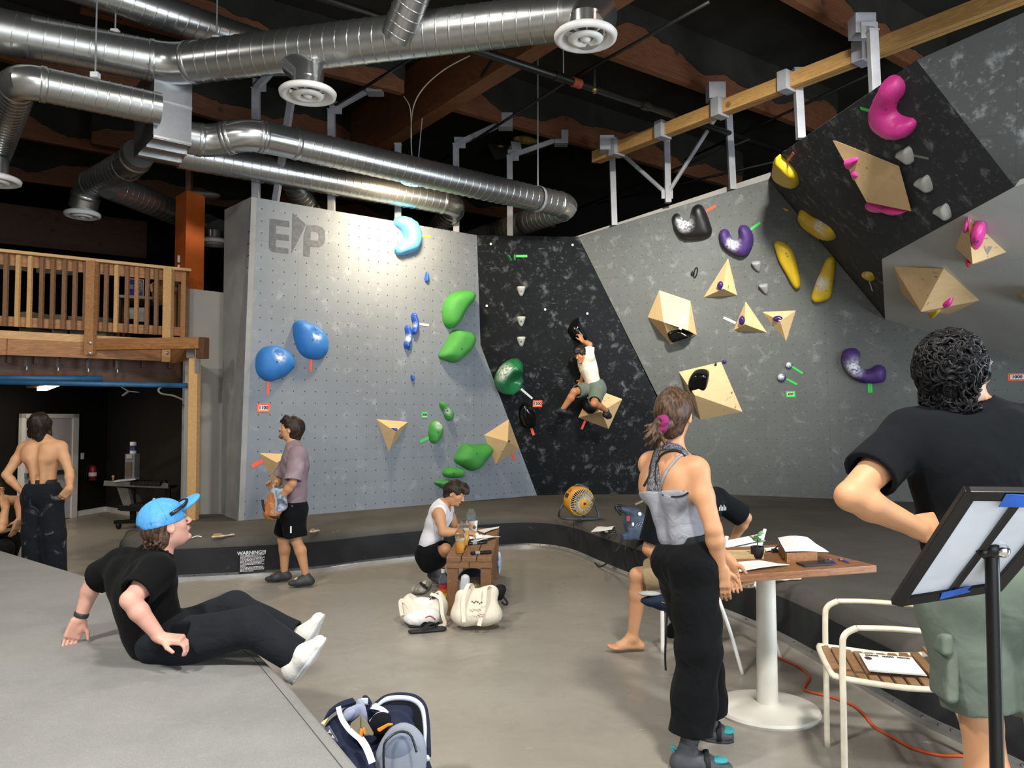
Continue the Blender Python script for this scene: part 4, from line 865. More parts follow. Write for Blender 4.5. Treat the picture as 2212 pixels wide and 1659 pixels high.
# ------------------------------------------------------------------ air ducts
def bendpath(pts, rad, n=5):
    out = [pts[0]]
    for i in range(1, len(pts)-1):
        a, b, c = pts[i-1], pts[i], pts[i+1]; r = min(rad, np.linalg.norm(b-a)*.48, np.linalg.norm(c-b)*.48)
        p, q = b+unit(a-b)*r, b+unit(c-b)*r
        for k in range(n+1): t = k/n; out.append((1-t)**2*p+2*t*(1-t)*b+t*t*q)
    out.append(pts[-1]); return out
def helix(a, b, r, pitch, h):
    d, s, t = frame(b-a); Ln = np.linalg.norm(b-a); N = int(Ln/pitch*20); v, f = [], []
    for i in range(N+1):
        z = i/N*Ln; an = 2*PI*z/pitch; e = s*math.cos(an)+t*math.sin(an); c = a+d*z
        v += [c+e*(r-.002)-d*.012, c+e*(r+h), c+e*(r-.002)+d*.012]
    for i in range(N): k = i*3; f += [(k, k+1, k+4, k+3), (k+1, k+2, k+5, k+4)]
    return v, f
def duct(parent, pts, r, spiral=None, rad=.3, seg=28, ends=True):
    """straight spiral runs joined by mitred elbows"""
    pts = [np.asarray(p, float) for p in pts]; n = len(pts); cut = []
    for i in range(n-1):
        a, b = pts[i], pts[i+1]; L_ = np.linalg.norm(b-a); d = unit(b-a); ra = min(rad, L_*.45) if i > 0 else 0; rb = min(rad, L_*.45) if i < n-2 else 0
        p, q = a+d*ra, b-d*rb; obj('duct_section', tube([p, q], r, seg), M_GALV, parent, auto=40)
        if np.linalg.norm(q-p) > .35: obj('spiral_seam', helix(p+d*.04, q-d*.04, r, spiral or r*.62, .007), M_GALV, parent, smooth=True)
        for e, w in ((p, i > 0), (q, i < n-2)):
            if w: obj('joint_ring', lathe([(r, -.03), (r+.008, -.02), (r+.008, .02), (r, .03)], e, d, seg, False), M_GALV, parent, auto=40)
        if i > 0: cut.append((prev, p, pts[i]))
        prev = q
    for a, b, c in cut:
        ps = [(1-t)**2*a+2*t*(1-t)*c+t*t*b for t in np.linspace(0, 1, 5)]
        obj('elbow', tube(ps, r*1.01, seg), M_GALVE, parent, auto=22)
M_GALVE = galv('smooth_elbow_steel', '#c2c3c1', .22)
M_DIFF = plain('white_enamel', '#dedbd6', .45, var=.03)
def diffuser(parent, c, R, neck=.25):
    c = np.asarray(c, float)
    obj('diffuser_neck', lathe([(R*.5, .0), (R*.5, neck)], c+V(0, 0, .04), seg=28, cap=False), M_GALVE, parent, auto=40)
    d = obj('diffuser', lathe([(R*.62, .05), (R*.7, .0), (R*.86, -.03), (R*.97, -.02), (R, .012), (R*.94, .03), (R*.7, .055), (R*.62, .05)], c, seg=40, cap=False), M_DIFF, parent, smooth=True)
    obj('cone_ring', lathe([(R*.24, .0), (R*.34, -.025), (R*.5, -.02), (R*.56, .0), (R*.5, .012), (R*.24, .012), (R*.24, .0)], c+V(0, 0, -.015), seg=32, cap=False), M_DIFF, d, smooth=True)
    obj('centre_boss', lathe([(0, -.045), (R*.12, -.04), (R*.17, -.02), (R*.17, .03)], c, seg=20), M_DIFF, d, smooth=True)
    for k in range(8):
        a = 2*PI*k/8; e = V(math.cos(a), math.sin(a), 0); obj('vane', bar(c+e*R*.16+V(0, 0, .012), c+e*R*.64+V(0, 0, .03), .006, .03), M_DIFF, d)
DZ = 5.0
A0, A1, A2 = G(-120, 44, DZ), G(375, 140, DZ), G(1238, 34, DZ)
run = thing('air_duct', 'big main spiral air duct with an elbow and round end vent', 'air duct', A1)
A2e = A2+V(.32, .05, -.3); dz = G(1265, 80, 4.6)
duct(run, [A0, A1, A2-unit(A2-A1)*.05], .195, rad=.2)
ps = bendpath([A2-unit(A2-A1)*.06, A2+unit(A2-A1)*.2, V(dz[0], dz[1], 4.66)], .3, 4); obj('elbow', tube(ps, [.197]*(len(ps)-1)+[.16], 28), M_GALVE, run, auto=22)
diffuser(run, dz, .255, .14)
b0 = G(905, -40, 5.25); b1 = G(858, 78, 4.93); duct(run, [b0+(b0-b1)*.5, b1+(b1-b0)*.02], .142)
dz2 = P(665, 203, 7.15); m1 = A1+(A2-A1)*.335; diffuser(run, dz2, .262, .1)
ps = [V(dz2[0], dz2[1], dz2[2]+.06), V(dz2[0], dz2[1]+.02, dz2[2]+.2), m1+V(0, 0, -.12)]; obj('elbow', tube(ps, [.14, .145, .15], 24), M_GALVE, run, auto=22)
for q, z in ((A0+(A1-A0)*.72, .2), (A1+(A2-A1)*.12, .2), (A1+(A2-A1)*.62, .2)):
    obj('hanger_rod', tube([q+V(0, 0, z), V(q[0], q[1], CEIL)], .008, 6), M_STEEL, run); obj('hanger_clip', box(q+V(0, 0, .2), (.07, .06, .06), None, .005), M_DIFF, run)
# upper duct
up_ = thing('air_duct', 'upper spiral air duct running behind the main duct', 'air duct', G(300, 30, 5.55)); duct(up_, [G(60, -70, 5.55), G(575, 104, 5.55)], .165)
# plenum box under the elbow
bx_ = [G(331, 298, 4.23), G(413, 316, 4.23), G(386, 359, 4.23), G(289, 341, 4.23)]
pl = thing('plenum_box', 'sheet metal plenum box hanging under the main duct elbow', 'plenum', sum(bx_)/4); obj('box_body', prism(bx_, V(0, 0, .74)), M_GALVB, pl)
for k in (.0, .36, .70):
    a, b, c, d = bx_[0], bx_[1], bx_[2], bx_[3]; dn = unit(b-a); nn = unit(V(dn[1], -dn[0], 0)); z = V(0, 0, .02+k)
    obj('seam_flange', bar(a+z+nn*.004, b+z+nn*.004, .014, .02), M_GALV, pl)
for t in (.36, .78): obj('slide_strip', bar(bx_[0]+(bx_[3]-bx_[0])*t+V(0, 0, -.008), bx_[1]+(bx_[2]-bx_[1])*t+V(0, 0, -.008), .05, .02), plain('bright_zinc', '#d0d0cc', .25, .9, 0), pl)
# duct going to the left from the plenum
lf = thing('air_duct', 'spiral air duct leaving the plenum box, turning away at an elbow', 'air duct', G(60, 180, 4.5)); duct(lf, [G(345, 236, 4.5), G(42, 172, 4.5), G(-14, 345, 4.5)], .152, rad=.18)
obj('hanger_rod', tube([G(205, 200, 4.5)+V(0, 0, .15), V(*G(205, 200, 4.5)[:2], CEIL)], .008, 6), M_STEEL, lf); obj('hanger_clip', box(G(205, 200, 4.5)+V(0, 0, .16), (.07, .06, .05), None, .005), M_DIFF, lf)
far_end = G(-10, 390, 4.1); diffuser(lf, far_end, .25, .2)
# twin ducts running over the logo wall
d1 = thing('air_duct', 'front duct of the pair crossing over the logo wall', 'air duct', G(700, 320, 4.42))
duct(d1, [G(405, 297, 4.42), G(452, 306, 4.42), G(532, 289, 4.5), G(600, 302, 4.5), G(1232, 446, 4.42), G(1010, 524, 4.42)], .165, rad=.2)
q = G(1162, 430, 4.42); obj('hanger_rod', tube([q+V(0, 0, .16), V(q[0], q[1], CEIL)], .01, 6), M_STEEL, d1); obj('hanger_strap', lathe([(.168, -.02), (.172, -.02), (.172, .02), (.168, .02)], q, G(1232, 446, 4.42)-G(1162, 430, 4.42), 20, False), M_STEEL, d1)
d2 = thing('air_duct', 'rear duct of the pair, ending in a downturned elbow', 'air duct', G(700, 385, 4.55))
e2 = G(985, 440, 4.42); duct(d2, [G(385, 330, 4.42), e2, e2+V(-.5, 1.5, -.2)], .165, rad=.22)
q = G(625, 380, 4.42); duct(d2, [q+V(0, .1, -.05), q+V(.1, .9, -.3)], .13)
# ducts dropping behind the plenum
d3 = thing('air_duct', 'short duct dropping from the plenum box to a round vent', 'air duct', G(240, 390, 4.4)); dv = G(178, 464, 4.12)
duct(d3, [G(300, 332, 4.5), G(285, 352, 4.45), V(dv[0], dv[1], 4.47)+V(.12, -.08, 0), V(dv[0], dv[1], 4.2)], .17, rad=.16); diffuser(d3, dv, .215, .12)
d4 = thing('air_duct', 'distant duct running behind the orange pillar to a vent', 'air duct', G(330, 440, 4.3)); dv4 = G(463, 524, 3.98)
duct(d4, [G(235, 400, 4.35), G(438, 484, 4.35), V(dv4[0]+.05, dv4[1]+.05, 4.15)], .165, rad=.2); diffuser(d4, dv4, .22, .12)
# ------------------------------------------------------------------ pipes, cables, lamp
M_PIPE = plain('black_iron_pipe', '#1b1a19', .4, .2, .1)
pp = thing('sprinkler_pipe', 'thick black sprinkler pipe under the roof', 'pipe', G(1100, 130, 5.35)); p0, p1 = G(560, -48, 5.35), G(1700, 330, 5.35)
obj('pipe', tube([p0, p1], .043, 12), M_PIPE, pp, smooth=True)
for t in (.44, .475, .62): c = p0+(p1-p0)*t; obj('coupling', tube([c-unit(p1-p0)*.06, c+unit(p1-p0)*.06], .055, 12), plain('rust_red', '#8a3a22', .6) if t == .475 else M_PIPE, pp, auto=40)
for t in (.45, .78):
    c = p0+(p1-p0)*t; obj('hanger', tube([c+V(0, 0, .05), V(c[0], c[1], CEIL)], .008, 6), M_STEEL, pp)
thin = [((1532, 4), (1238, 168), 5.42, 'thin sprinkler branch pipe rising towards the camera'), ((1238, 168), (915, 372), 5.42, 'thin sprinkler branch pipe beyond the thick pipe'), ((945, 92), (710, 236), 5.45, 'thin sprinkler branch pipe under the duct'), ((1110, 62), (1040, 165), 5.45, 'short black strut crossing the thick pipe'),
        ((1200, 470), (1620, 300), 5.2, 'dark conduit high behind the overhang'), ((1290, 440), (1690, 345), 5.0, 'second dark conduit behind the overhang'), ((1480, 345), (1900, 150), 5.5, 'dark conduit below the timber beam')]
for a, b, z, lb_ in thin: o = obj('branch_pipe', tube([G(*a, z), G(*b, z)], .018, 8), M_PIPE, smooth=True); tag(o, lb_, 'pipe')
dp = thing('sprinkler_drop', 'sprinkler head drop below the big round vent', 'sprinkler', G(1284, 150, 5.3)); q = G(1284, 148, 5.42); obj('drop_pipe', tube([q, q+V(0, 0, -.22)], .016, 8), M_PIPE, dp); obj('sprinkler_head', lathe([(.012, 0), (.03, -.02), (.03, -.035), (.012, -.05), (.02, -.06)], q+V(0, 0, -.22), seg=10), plain('brass', '#8a7240', .4, .8, 0), dp)
ca = catmull([G(1015, 120, 5.4), G(960, 150, 5.3), G(915, 190, 5.2), G(892, 235, 5.0), P(888, 300, 9.35), P(892, 372, 9.3)], 6)
cb = catmull([P(872, 208, 9.3), P(886, 235, 9.3), P(889, 300, 9.32)], 6)
LAMP = P(897, 392, 9.35)
lamp = thing('pendant_lamp', 'glowing round high bay lamp hanging in front of the logo wall', 'lamp', LAMP)
obj('cord', tube(ca, .007, 6), plain('grey_cable', '#a39a8a', .6), lamp); obj('cord', tube(cb, .006, 6), plain('grey_cable', '#a39a8a', .6), lamp)
obj('chain', tube([P(912, 255, 9.35), LAMP+V(.02, 0, .09)], .006, 6), M_STEEL, lamp)
obj('lamp_housing', lathe([(.06, .12), (.1, .1), (.13, .03), (.185, .0), (.19, .02), (.14, .06), (.1, .12)], LAMP, seg=24), plain('lamp_alu', '#c9c6bd', .4, .5, 0), lamp, smooth=True)
obj('lamp_lens', lathe([(0, -.035), (.1, -.03), (.16, -.015), (.182, .0)], LAMP, seg=24), plain('lamp_glow', '#ffffff', .5, var=0, emit=('#fff1cf', 30)), lamp, smooth=True)
bl_ = bpy.data.lights.new('lamp_light', 'AREA'); bl_.shape = 'DISK'; bl_.size = .34; bl_.energy = 130; bl_.color = (1.0, .8, .52); bo = bpy.data.objects.new('lamp_light', bl_); COL.objects.link(bo); bo.location = tuple(LAMP+V(0, .0, -.06)); bo.rotation_euler = (math.radians(28), 0, math.radians(20))
# ------------------------------------------------------------------ mezzanine with its balustrade, and the room under it
ML = P(0, 700, 8.6); MR = P(405, 700, 9.75); mdir = unit(V(MR[0]-ML[0], MR[1]-ML[1], 0)); mn = V(mdir[1], -mdir[0], 0)   # mn points to the hall
def mz(px, z, off=0.0):
    """point on the mezzanine front line seen at picture column px, at height z"""
    v = ray(px, 800); a = ML+mn*off; t = np.linalg.solve(np.array([[v[0], -mdir[0]], [v[1], -mdir[1]]]), a[:2]); return V(v[0]*t[0], v[1]*t[0], z)
def zat(px, py, off=0.0):
    q = mz(px, 0, off); return P(px, py, q[1])[2]
ZR, ZD, ZF = zat(200, 567), zat(100, 722), zat(200, 780)
deck = thing('mezzanine', 'timber mezzanine floor with bolted fascia boards', 'mezzanine', mz(150, ZF))
a, b = mz(-150, ZF), mz(368, ZF)
timber('fascia_board', mz(14, (ZF+ZD)/2-.02), mz(368, (ZF+ZD)/2-.02), .045, ZD-ZF-.1, M_FIR, deck); timber('fascia_board', mz(-160, (ZF+ZD)/2-.02), mz(13, (ZF+ZD)/2-.02), .045, ZD-ZF-.1, M_FIR, deck)
timber('ledge_board', mz(-160, ZD-.03), mz(370, ZD-.03), .05, .09, M_PINE, deck)
obj('deck', prism([mz(-160, ZD-.09, -.05), mz(370, ZD-.09, -.05), mz(370, ZD-.09, -.05)-mn*5, mz(-160, ZD-.09, -.05)-mn*5], V(0, 0, .06)), M_DBROWN, deck)
timber('door_header', mz(-160, zat(100, 797, -.4), -.4), mz(425, zat(100, 797, -.4), -.4), .12, .30, M_DBROWN, deck)
for px in (58, 126, 191, 254): p = mz(px, ZF-.05, -.12); obj('joist_hanger', join(box(p+V(0, 0, .02), (.03, .05, .1)), tube([p+V(0, 0, -.07), p+V(0, 0, .0)], .012, 8)), plain('zinc', '#9a9a98', .35, .8, 0), deck)
for k in range(7): p = mz(20+k*58, ZF+.06, -.3); timber('joist', p, p-mn*4.3, .05, .2, M_DBROWN, deck)
h0, h1 = mz(203, zat(203, 745), .02), P(431, 741, 8.85); timber('header_beam', h0, h1+V(0, 0, -.0), .09, .13, M_FIR, deck)
timber('beam_end', P(430, 752, 8.9), P(430, 752, 8.9)+unit(h1-h0)*.09, .12, .24, M_DBROWN, deck); obj('joist_plate', box(P(412, 757, 8.95), (.09, .02, .17)), plain('zinc', '#9a9a98', .35, .8, 0), deck)
tri = [P(366, 787, 9.6), P(413, 772, 8.98), P(413, 745, 8.98), P(366, 745, 9.6)]; obj('side_board', prism(tri, V(.03, .03, 0)), M_FIR, deck)
rl = thing('balustrade', 'timber balustrade with square balusters along the mezzanine edge', 'railing', mz(150, ZD))
ZT, ZB = ZR, zat(100, 705)
timber('top_rail', mz(-160, ZT+.015, .02), mz(407, ZT+.015, .02), .13, .035, M_PINE, rl); timber('upper_rail', mz(-160, ZT-.07), mz(398, ZT-.07), .04, .13, M_FIR, rl)
timber('lower_rail', mz(-160, ZB+.03), mz(392, ZB+.03), .04, .11, M_FIR, rl)
xs = [8, 34, 60, 86, 110, 135, 158, 181, 206, 226, 248, 271, 292, 315, 335, 354]
M_BAL = [M_OLDZ, M_PINEZ, M_FIRZ]
pal = [0, 1, 1, 0, 0, 0, 0, 0, 0, 0, 1, 0, 2, 0, 0, 0]
for i, x in enumerate([-60, -36, -14]+xs): timber('baluster', mz(x, ZB-.03, .045), mz(x, ZT-.01, .045), .042, .042, M_BAL[0 if i < 3 else pal[i-3]], rl, (0, 1, 0))
for x, zl in ((194, zat(194, 768)), (361, zat(361, 783))):
    o = timber('newel_post', mz(x, zl, .075), mz(x, ZT, .075), .1, .09, M_FIRZ if x < 300 else M_PINEZ, rl, (0, 1, 0))
    for zz in (zat(x, 742), zat(x, 764)): obj('bolt', lathe([(.022, 0), (.022, .012), (.012, .018)], mz(x, zz, .122), mn, 10), plain('zinc', '#9a9a98', .35, .8, 0), rl)
# short return at the end of the balustrade
c = mz(396, 0); rd = -mn
timber('newel_post', V(c[0], c[1], ZB-.1), V(c[0], c[1], ZT), .06, .09, M_FIRZ, rl, (0, 1, 0))
for k in (1, 2, 3): q = c+rd*.22*k; timber('baluster', V(q[0], q[1], ZB-.03), V(q[0], q[1], ZT), .042, .042, M_BAL[k % 3], rl, (0, 1, 0))
timber('upper_rail', V(c[0], c[1], ZT-.07), V(*(c+rd*1.0)[:2], ZT-.07), .04, .12, M_FIR, rl); timber('lower_rail', V(c[0], c[1], ZB+.03), V(*(c+rd*1.0)[:2], ZB+.03), .04, .1, M_FIR, rl)
# post carrying the mezzanine corner
wp = thing('timber_post', 'tall timber post beside the pale grey wall under the mezzanine corner', 'post', P(417, 1140, 9.0)); w0 = P(416, 1140, 9.0); w0[2] = .0; w1 = P(421, 768, 9.0)
timber('post_body', w0, w1, .1, .1, M_PINEZ, wp, (0, 1, 0)); obj('post_strap', box(P(427, 790, 8.94), (.05, .01, .17)), plain('zinc', '#9a9a98', .35, .8, 0), wp)
jm = obj('door_jamb', box((P(404, 1000, 9.35)[0], 9.35, 1.1), (.06, .06, 2.2)), M_LIGHTGREY); tag(jm, 'slim pale metal jamb beside the timber post', 'door jamb')
for i, (y0, y1, r) in enumerate((((0, 818), (222, 818), .035), ((0, 826), (405, 833), .03))):
    o = obj('track_pipe', tube([P(-40, y0[1]-1, 8.7), P(y1[0], y1[1], 9.3)], r, 10), plain('blue_paint', '#27587c', .5), smooth=True); tag(o, ['upper short blue door track pipe under the mezzanine', 'lower long blue door track pipe under the mezzanine'][i], 'pipe')
# pale grey wall and orange pillar between mezzanine and logo wall
struct('wall_mezzanine_side', prism([P(398, 622, 9.85), P(500, 634, 9.75), V(P(500, 634, 9.75)[0], 9.75, 0), V(P(398, 622, 9.85)[0], 9.85, 0)], V(0, .1, 0)), M_LIGHTGREY)
op = thing('pillar', 'orange painted pillar rising beside the mezzanine balustrade', 'pillar', P(412, 625, 10.1)); M_OR = plain('orange_paint', '#c85f1c', .6, var=.03)
t = [P(380, 414, 10.25), P(403, 411, 9.95), P(443, 418, 10.2)]; zt = t[1][2]; t = [V(p[0], p[1], zt) for p in t]; t.append(t[0]+t[2]-t[1]); bz = 2.4
obj('pillar_body', prism(t, V(0, 0, bz-zt)), M_OR, op)
for py in (560, 580): p = P(389, py, 10.13); obj('switch_plate', box(p, (.05, .05, .09), None, .006), M_WHITE, op)
obj('pillar_core', bar(P(409, 425, 10.25), P(409, 345, 10.25), .07, .07, (0, 1, 0)), M_DBROWN, op); s = Solid(.015)
for i in range(5): s.ell(V(*(t[1]*.5+t[2]*.5)[:2], zt)+V(-.1+i*.07, .1+.02*i, .02), (.07, .08, .03+.01*(i % 2)), k=.04)
obj('plastic_wrap', s.geo(), plain('cloudy_plastic', '#5c5650', .4), op, smooth=True)
# things on the mezzanine, seen between the balusters
tb = P(305, 648, 10.9)
dk = thing('work_table', 'work table standing on the mezzanine', 'table', V(tb[0], tb[1], ZD)); zt2 = P(300, 647, 10.9)[2]
timber('tabletop', V(tb[0]-.3, tb[1], zt2), V(tb[0]+.75, tb[1]+.5, zt2), .7, .04, plain('pale_laminate', '#8f8268', .6), dk)
for x, y in ((-.2, -.2), (.6, .2), (-.35, .25), (.5, .65)): timber('leg', V(tb[0]+x, tb[1]+y, ZD), V(tb[0]+x, tb[1]+y, zt2), .05, .05, M_DBROWN, dk, (0, 1, 0))
ps_ = thing('poster', 'small blue framed poster standing on the mezzanine table', 'poster', P(294, 640, 10.7)); c = [P(277, 601, 10.75), P(311, 604, 10.95), P(310, 641, 10.95), P(276, 639, 10.75)]
obj('poster_frame', prism(c, V(-.01, .03, 0)), plain('white_frame', '#d8d8dc', .5, var=0), ps_); I = lambda u, v: c[0]*(1-u)*(1-v)+c[1]*u*(1-v)+c[2]*u*v+c[3]*(1-u)*v-V(-.002, .006, 0)
obj('poster_print', prism([I(.06, .05), I(.94, .05), I(.94, .95), I(.06, .95)], V(0, -.002, 0)), plain('poster_blue', '#4a4aa0', .5, var=.1), ps_)
obj('poster_picture', prism([I(.45, .08), I(.92, .08), I(.92, .78), I(.6, .7), I(.38, .4)], V(0, -.004, 0)), plain('poster_grey', '#9a98a8', .5, var=.3, vs=30), ps_)
obj('poster_picture', prism([I(.55, .3), I(.68, .26), I(.72, .5), I(.6, .55)], V(0, -.006, 0)), plain('poster_red', '#a5403e', .5, var=.3), ps_)
for i in range(5): obj('printed_line', prism([I(.1, .36+.05*i), I(.1+.26-.03*(i % 2), .36+.05*i), I(.1+.26-.03*(i % 2), .385+.05*i), I(.1, .385+.05*i)], V(0, -.003, 0)), M_INKW, ps_)
for i, (x0, x1, y0, y1, lb_) in enumerate(((45, 108, 672, 702, 'long pale board pile on the mezzanine behind the balusters'), (120, 150, 678, 706, 'short pale board leaning on the mezzanine'), (160, 178, 682, 706, 'square pale board end on the mezzanine'), (208, 262, 684, 712, 'stacked pale boards right of the newel post'))):
    r = thing('board_stack', lb_, 'boards', P((x0+x1)/2, y1+8, 11.0))
    a0, a1 = P(x0, y1, 10.8), P(x1, y1+2, 11.3); zt_ = P(x0, y0, 10.8)[2]; nk_ = 5; hk = (zt_-(ZD-.03))/nk_
    for k in range(nk_): w_o = V(.04*(k % 2), .05*(k % 3), 0); timber('plank', V(a0[0], a0[1], ZD-.03+hk*(k+.5))+w_o, V(a1[0], a1[1], ZD-.03+hk*(k+.5))+w_o, .2, hk*.96, plain('dusty_board', '#8a7c60', .8), r)
for i, (x, y) in enumerate(((288, 678), (308, 681))): o = obj('carton', box(P(x, y, 11.0), (.12, .16, .16 if i == 0 else .2), None, .006), plain('white_carton', '#c9c4b8', .7)); tag(o, ['shorter white carton under the mezzanine table', 'taller white carton under the mezzanine table'][i], 'box')
cr = thing('wooden_crate', 'open timber box standing on the mezzanine by the pillar', 'crate', P(350, 640, 10.5))
timber('side_panel', P(327, 622, 10.4), P(352, 607, 10.9), .03, .1, M_PINE, cr); timber('front_panel', P(330, 640, 10.5), P(362, 636, 10.7), .03, .26, M_FIR, cr)
for i, (x0, y0, x1, y1) in enumerate(((-10, 541, 57, 586), (78, 547, 162, 595))):
    c = [P(x0, y0, 12.6+.6*i), P(x1, y0+6, 13.0+.6*i), P(x1, y1, 13.0+.6*i), P(x0, y1-6, 12.6+.6*i)]; o = obj('wall_board', prism(c, V(0, .04, 0)), plain('dusty_panel', '#8d8878', .8)); tag(o, ['pale panel behind the balustrade at the picture edge', 'pale panel behind the balustrade, further along'][i], 'panel')
# lower room
cn = G(228, 1104); dl = G(160, 1116); dd = unit(cn-dl); far0 = dl-dd*4; rw1 = G(404, 1133)
HW = 2.3
struct('wall_lower_back', prism([far0, cn, cn+V(0, 0, HW), far0+V(0, 0, HW)], V(-.1, .1, 0)), M_BLACKW)
rdir = unit(rw1-cn); struct('wall_lower_right', prism([cn, rw1, rw1+V(0, 0, HW), cn+V(0, 0, HW)], V(.1, .06, 0)), plain('brown_black_paint', '#1a1612', .9, var=.1))
fnm = V(dd[1], -dd[0], 0)
struct('baseboard_back', bar(G(166, 1115)+fnm*.02+V(0, 0, .04), cn+fnm*.02+V(0, 0, .04), .03, .08), M_WHITE); rn = V(rdir[1], -rdir[0], 0); rn = rn if rn[1] < 0 else -rn
struct('baseboard_right', bar(cn+rn*.02+V(0, 0, .04), rw1+rn*.02+V(0, 0, .04), .03, .08), M_WHITE)
dr = thing('door_1', 'white door with a push bar in the black room under the mezzanine', 'door', dl); dr['kind'] = 'structure'; del dr['category']
def onwall(px, z, off=0.0):
    v = ray(px, 900); a = dl+fnm*off; t = np.linalg.solve(np.array([[v[0], -dd[0]], [v[1], -dd[1]]]), a[:2]); return V(v[0]*t[0], v[1]*t[0], z)
zd = P(100, 894, onwall(100, 0)[1])[2]
for x0, x1, z0, z1 in ((41, 50, 0, zd), (153, 165, 0, zd), (41, 165, zd-.06, zd)): obj('door_frame', prism([onwall(x0, z0, .03), onwall(x1, z0, .03), onwall(x1, z1, .03), onwall(x0, z1, .03)], fnm*.05), M_WHITE, dr)
leaf = obj('door_leaf', prism([onwall(50, .01, .03), onwall(153, .01, .03), onwall(153, zd-.06, .03), onwall(50, zd-.06, .03)], fnm*.03), plain('lilac_white_paint', '#bdb9be', .5, var=.02), dr)
obj('push_bar', bar(onwall(58, .72, .1), onwall(148, .72, .1), .05, .06), M_GALVB, leaf)
sw = thing('light_switch', 'white light switch on the black wall beside the door', 'switch', onwall(180, .85, .02)); zs = P(180, 985, onwall(180, 0)[1])[2]; obj('plate', box(onwall(180, zs, .01), (.07, .012, .1), (dd, fnm, (0, 0, 1)), .004), M_WHITE, sw); obj('toggle', box(onwall(180, zs, .02), (.02, .015, .035), (dd, fnm, (0, 0, 1))), M_WHITE, sw)
fe = thing('fire_extinguisher', 'red fire extinguisher on the black wall', 'extinguisher', onwall(203, .5, .1)); c = onwall(203, 0, .09); z0, z1 = P(203, 1038, c[1])[2], P(203, 1008, c[1])[2]
obj('cylinder', lathe([(.02, z0), (.055, z0+.005), (.058, z1-.04), (.04, z1), (.02, z1+.02)], c, seg=16), plain('extinguisher_red', '#8e1d22', .35), fe, smooth=True); obj('valve', box(c+V(0, 0, z1+.035), (.05, .03, .035), None, .004), M_BOLT, fe); obj('handle', tube([c+V(.0, 0, z1+.05), c+V(.05, -.02, z1+.06)], .008, 6), M_BOLT, fe)
obj('hose', tube(catmull([c+V(-.02, -.03, z1+.03), c+V(-.07, -.05, z1-.02), c+V(-.07, -.05, z0+.06)], 5), .01, 6), M_BOLT, fe, smooth=True); obj('instruction_label', lathe([(.0595, z0+.07), (.0595, z0+.13)], c, seg=16, cap=False), plain('label_paper', '#d8d4cc', .8, var=0), fe)
# fluorescent tube and rafters' wires
fl = thing('fluorescent_lamp', 'lit fluorescent lamp on the ceiling of the lower room', 'lamp', P(107, 835, 9.6)); obj('tube_lens', bar(P(90, 840, 9.9), P(122, 829, 11.2), .1, .05), plain('tube_glow', '#ffffff', .5, var=0, emit=('#ffe9c4', 6)), fl); obj('fixture', bar(P(70, 846, 9.9)+V(0, 0, .06), P(124, 826, 11.2)+V(0, 0, .06), .14, .03), M_DBROWN, fl)
wl = bpy.data.lights.new('tube_light', 'AREA'); wl.size = .3; wl.energy = 10; wl.color = (1, .85, .65); wo = bpy.data.objects.new('tube_light', wl); COL.objects.link(wo); wo.location = tuple(P(107, 850, 10.4))
o = obj('loose_cable', tube(catmull([P(404, 868, 9.5), P(375, 855, 9.7), P(348, 850, 9.8), P(343, 840, 9.8), P(360, 832, 9.9)], 6), .012, 6), plain('grey_cable', '#a39a8a', .6), smooth=True); tag(o, 'loose grey cable drooping under the mezzanine header', 'cable')
o = obj('ceiling_fan', join(*[bar(P(278, 845, 10.6), P(278+22*math.cos(a), 845+12*math.sin(a), 10.6), .05, .012) for a in (.2, 2.2, 4.0)]), M_WHITE); tag(o, 'small three armed fitting under the lower room ceiling', 'fitting')
# dumbbell rack with a grey box and a tin on top
RX, RY = G(315, 1146)[0], G(315, 1146)[1]+.25
Y0 = RY
rk_ = thing('dumbbell_rack', 'two tier black dumbbell rack in the lower room', 'rack', G(315, 1146)); M_RK = plain('black_rack_steel', '#17171a', .35, .3, .05); M_RG = plain('grey_rack_steel', '#6b6862', .5)
for (x0, y0, x1, y1, n) in ((238, 1046, 375, 1052, 1), (268, 1098, 372, 1104, 2)):
    a, b = P(x0, y0, Y0), P(x1, y1, Y0+.1); timber('shelf', a, b, .34, .03, M_RK, rk_); timber('shelf_lip', a+V(0, -.17, .03), b+V(0, -.17, .03), .02, .07, M_RG if n == 1 else M_RK, rk_)
obj('upright', prism([P(252, 1052, Y0-.1), P(276, 1055, Y0-.1), P(286, 1100, Y0-.1), P(268, 1098, Y0-.1)], V(0, .3, 0)), M_RG, rk_)
timber('upright', P(285, 1050, Y0), P(288, 1128, Y0), .07, .05, M_RK, rk_); timber('upright', P(362, 1050, Y0), P(364, 1132, Y0), .07, .05, M_RK, rk_)
timber('foot', P(248, 1128, Y0-.1), P(375, 1122, Y0-.1), .07, .05, M_RK, rk_); obj('caster', ball(P(256, 1136, Y0-.12), .04), M_BOLT, rk_)
db = None
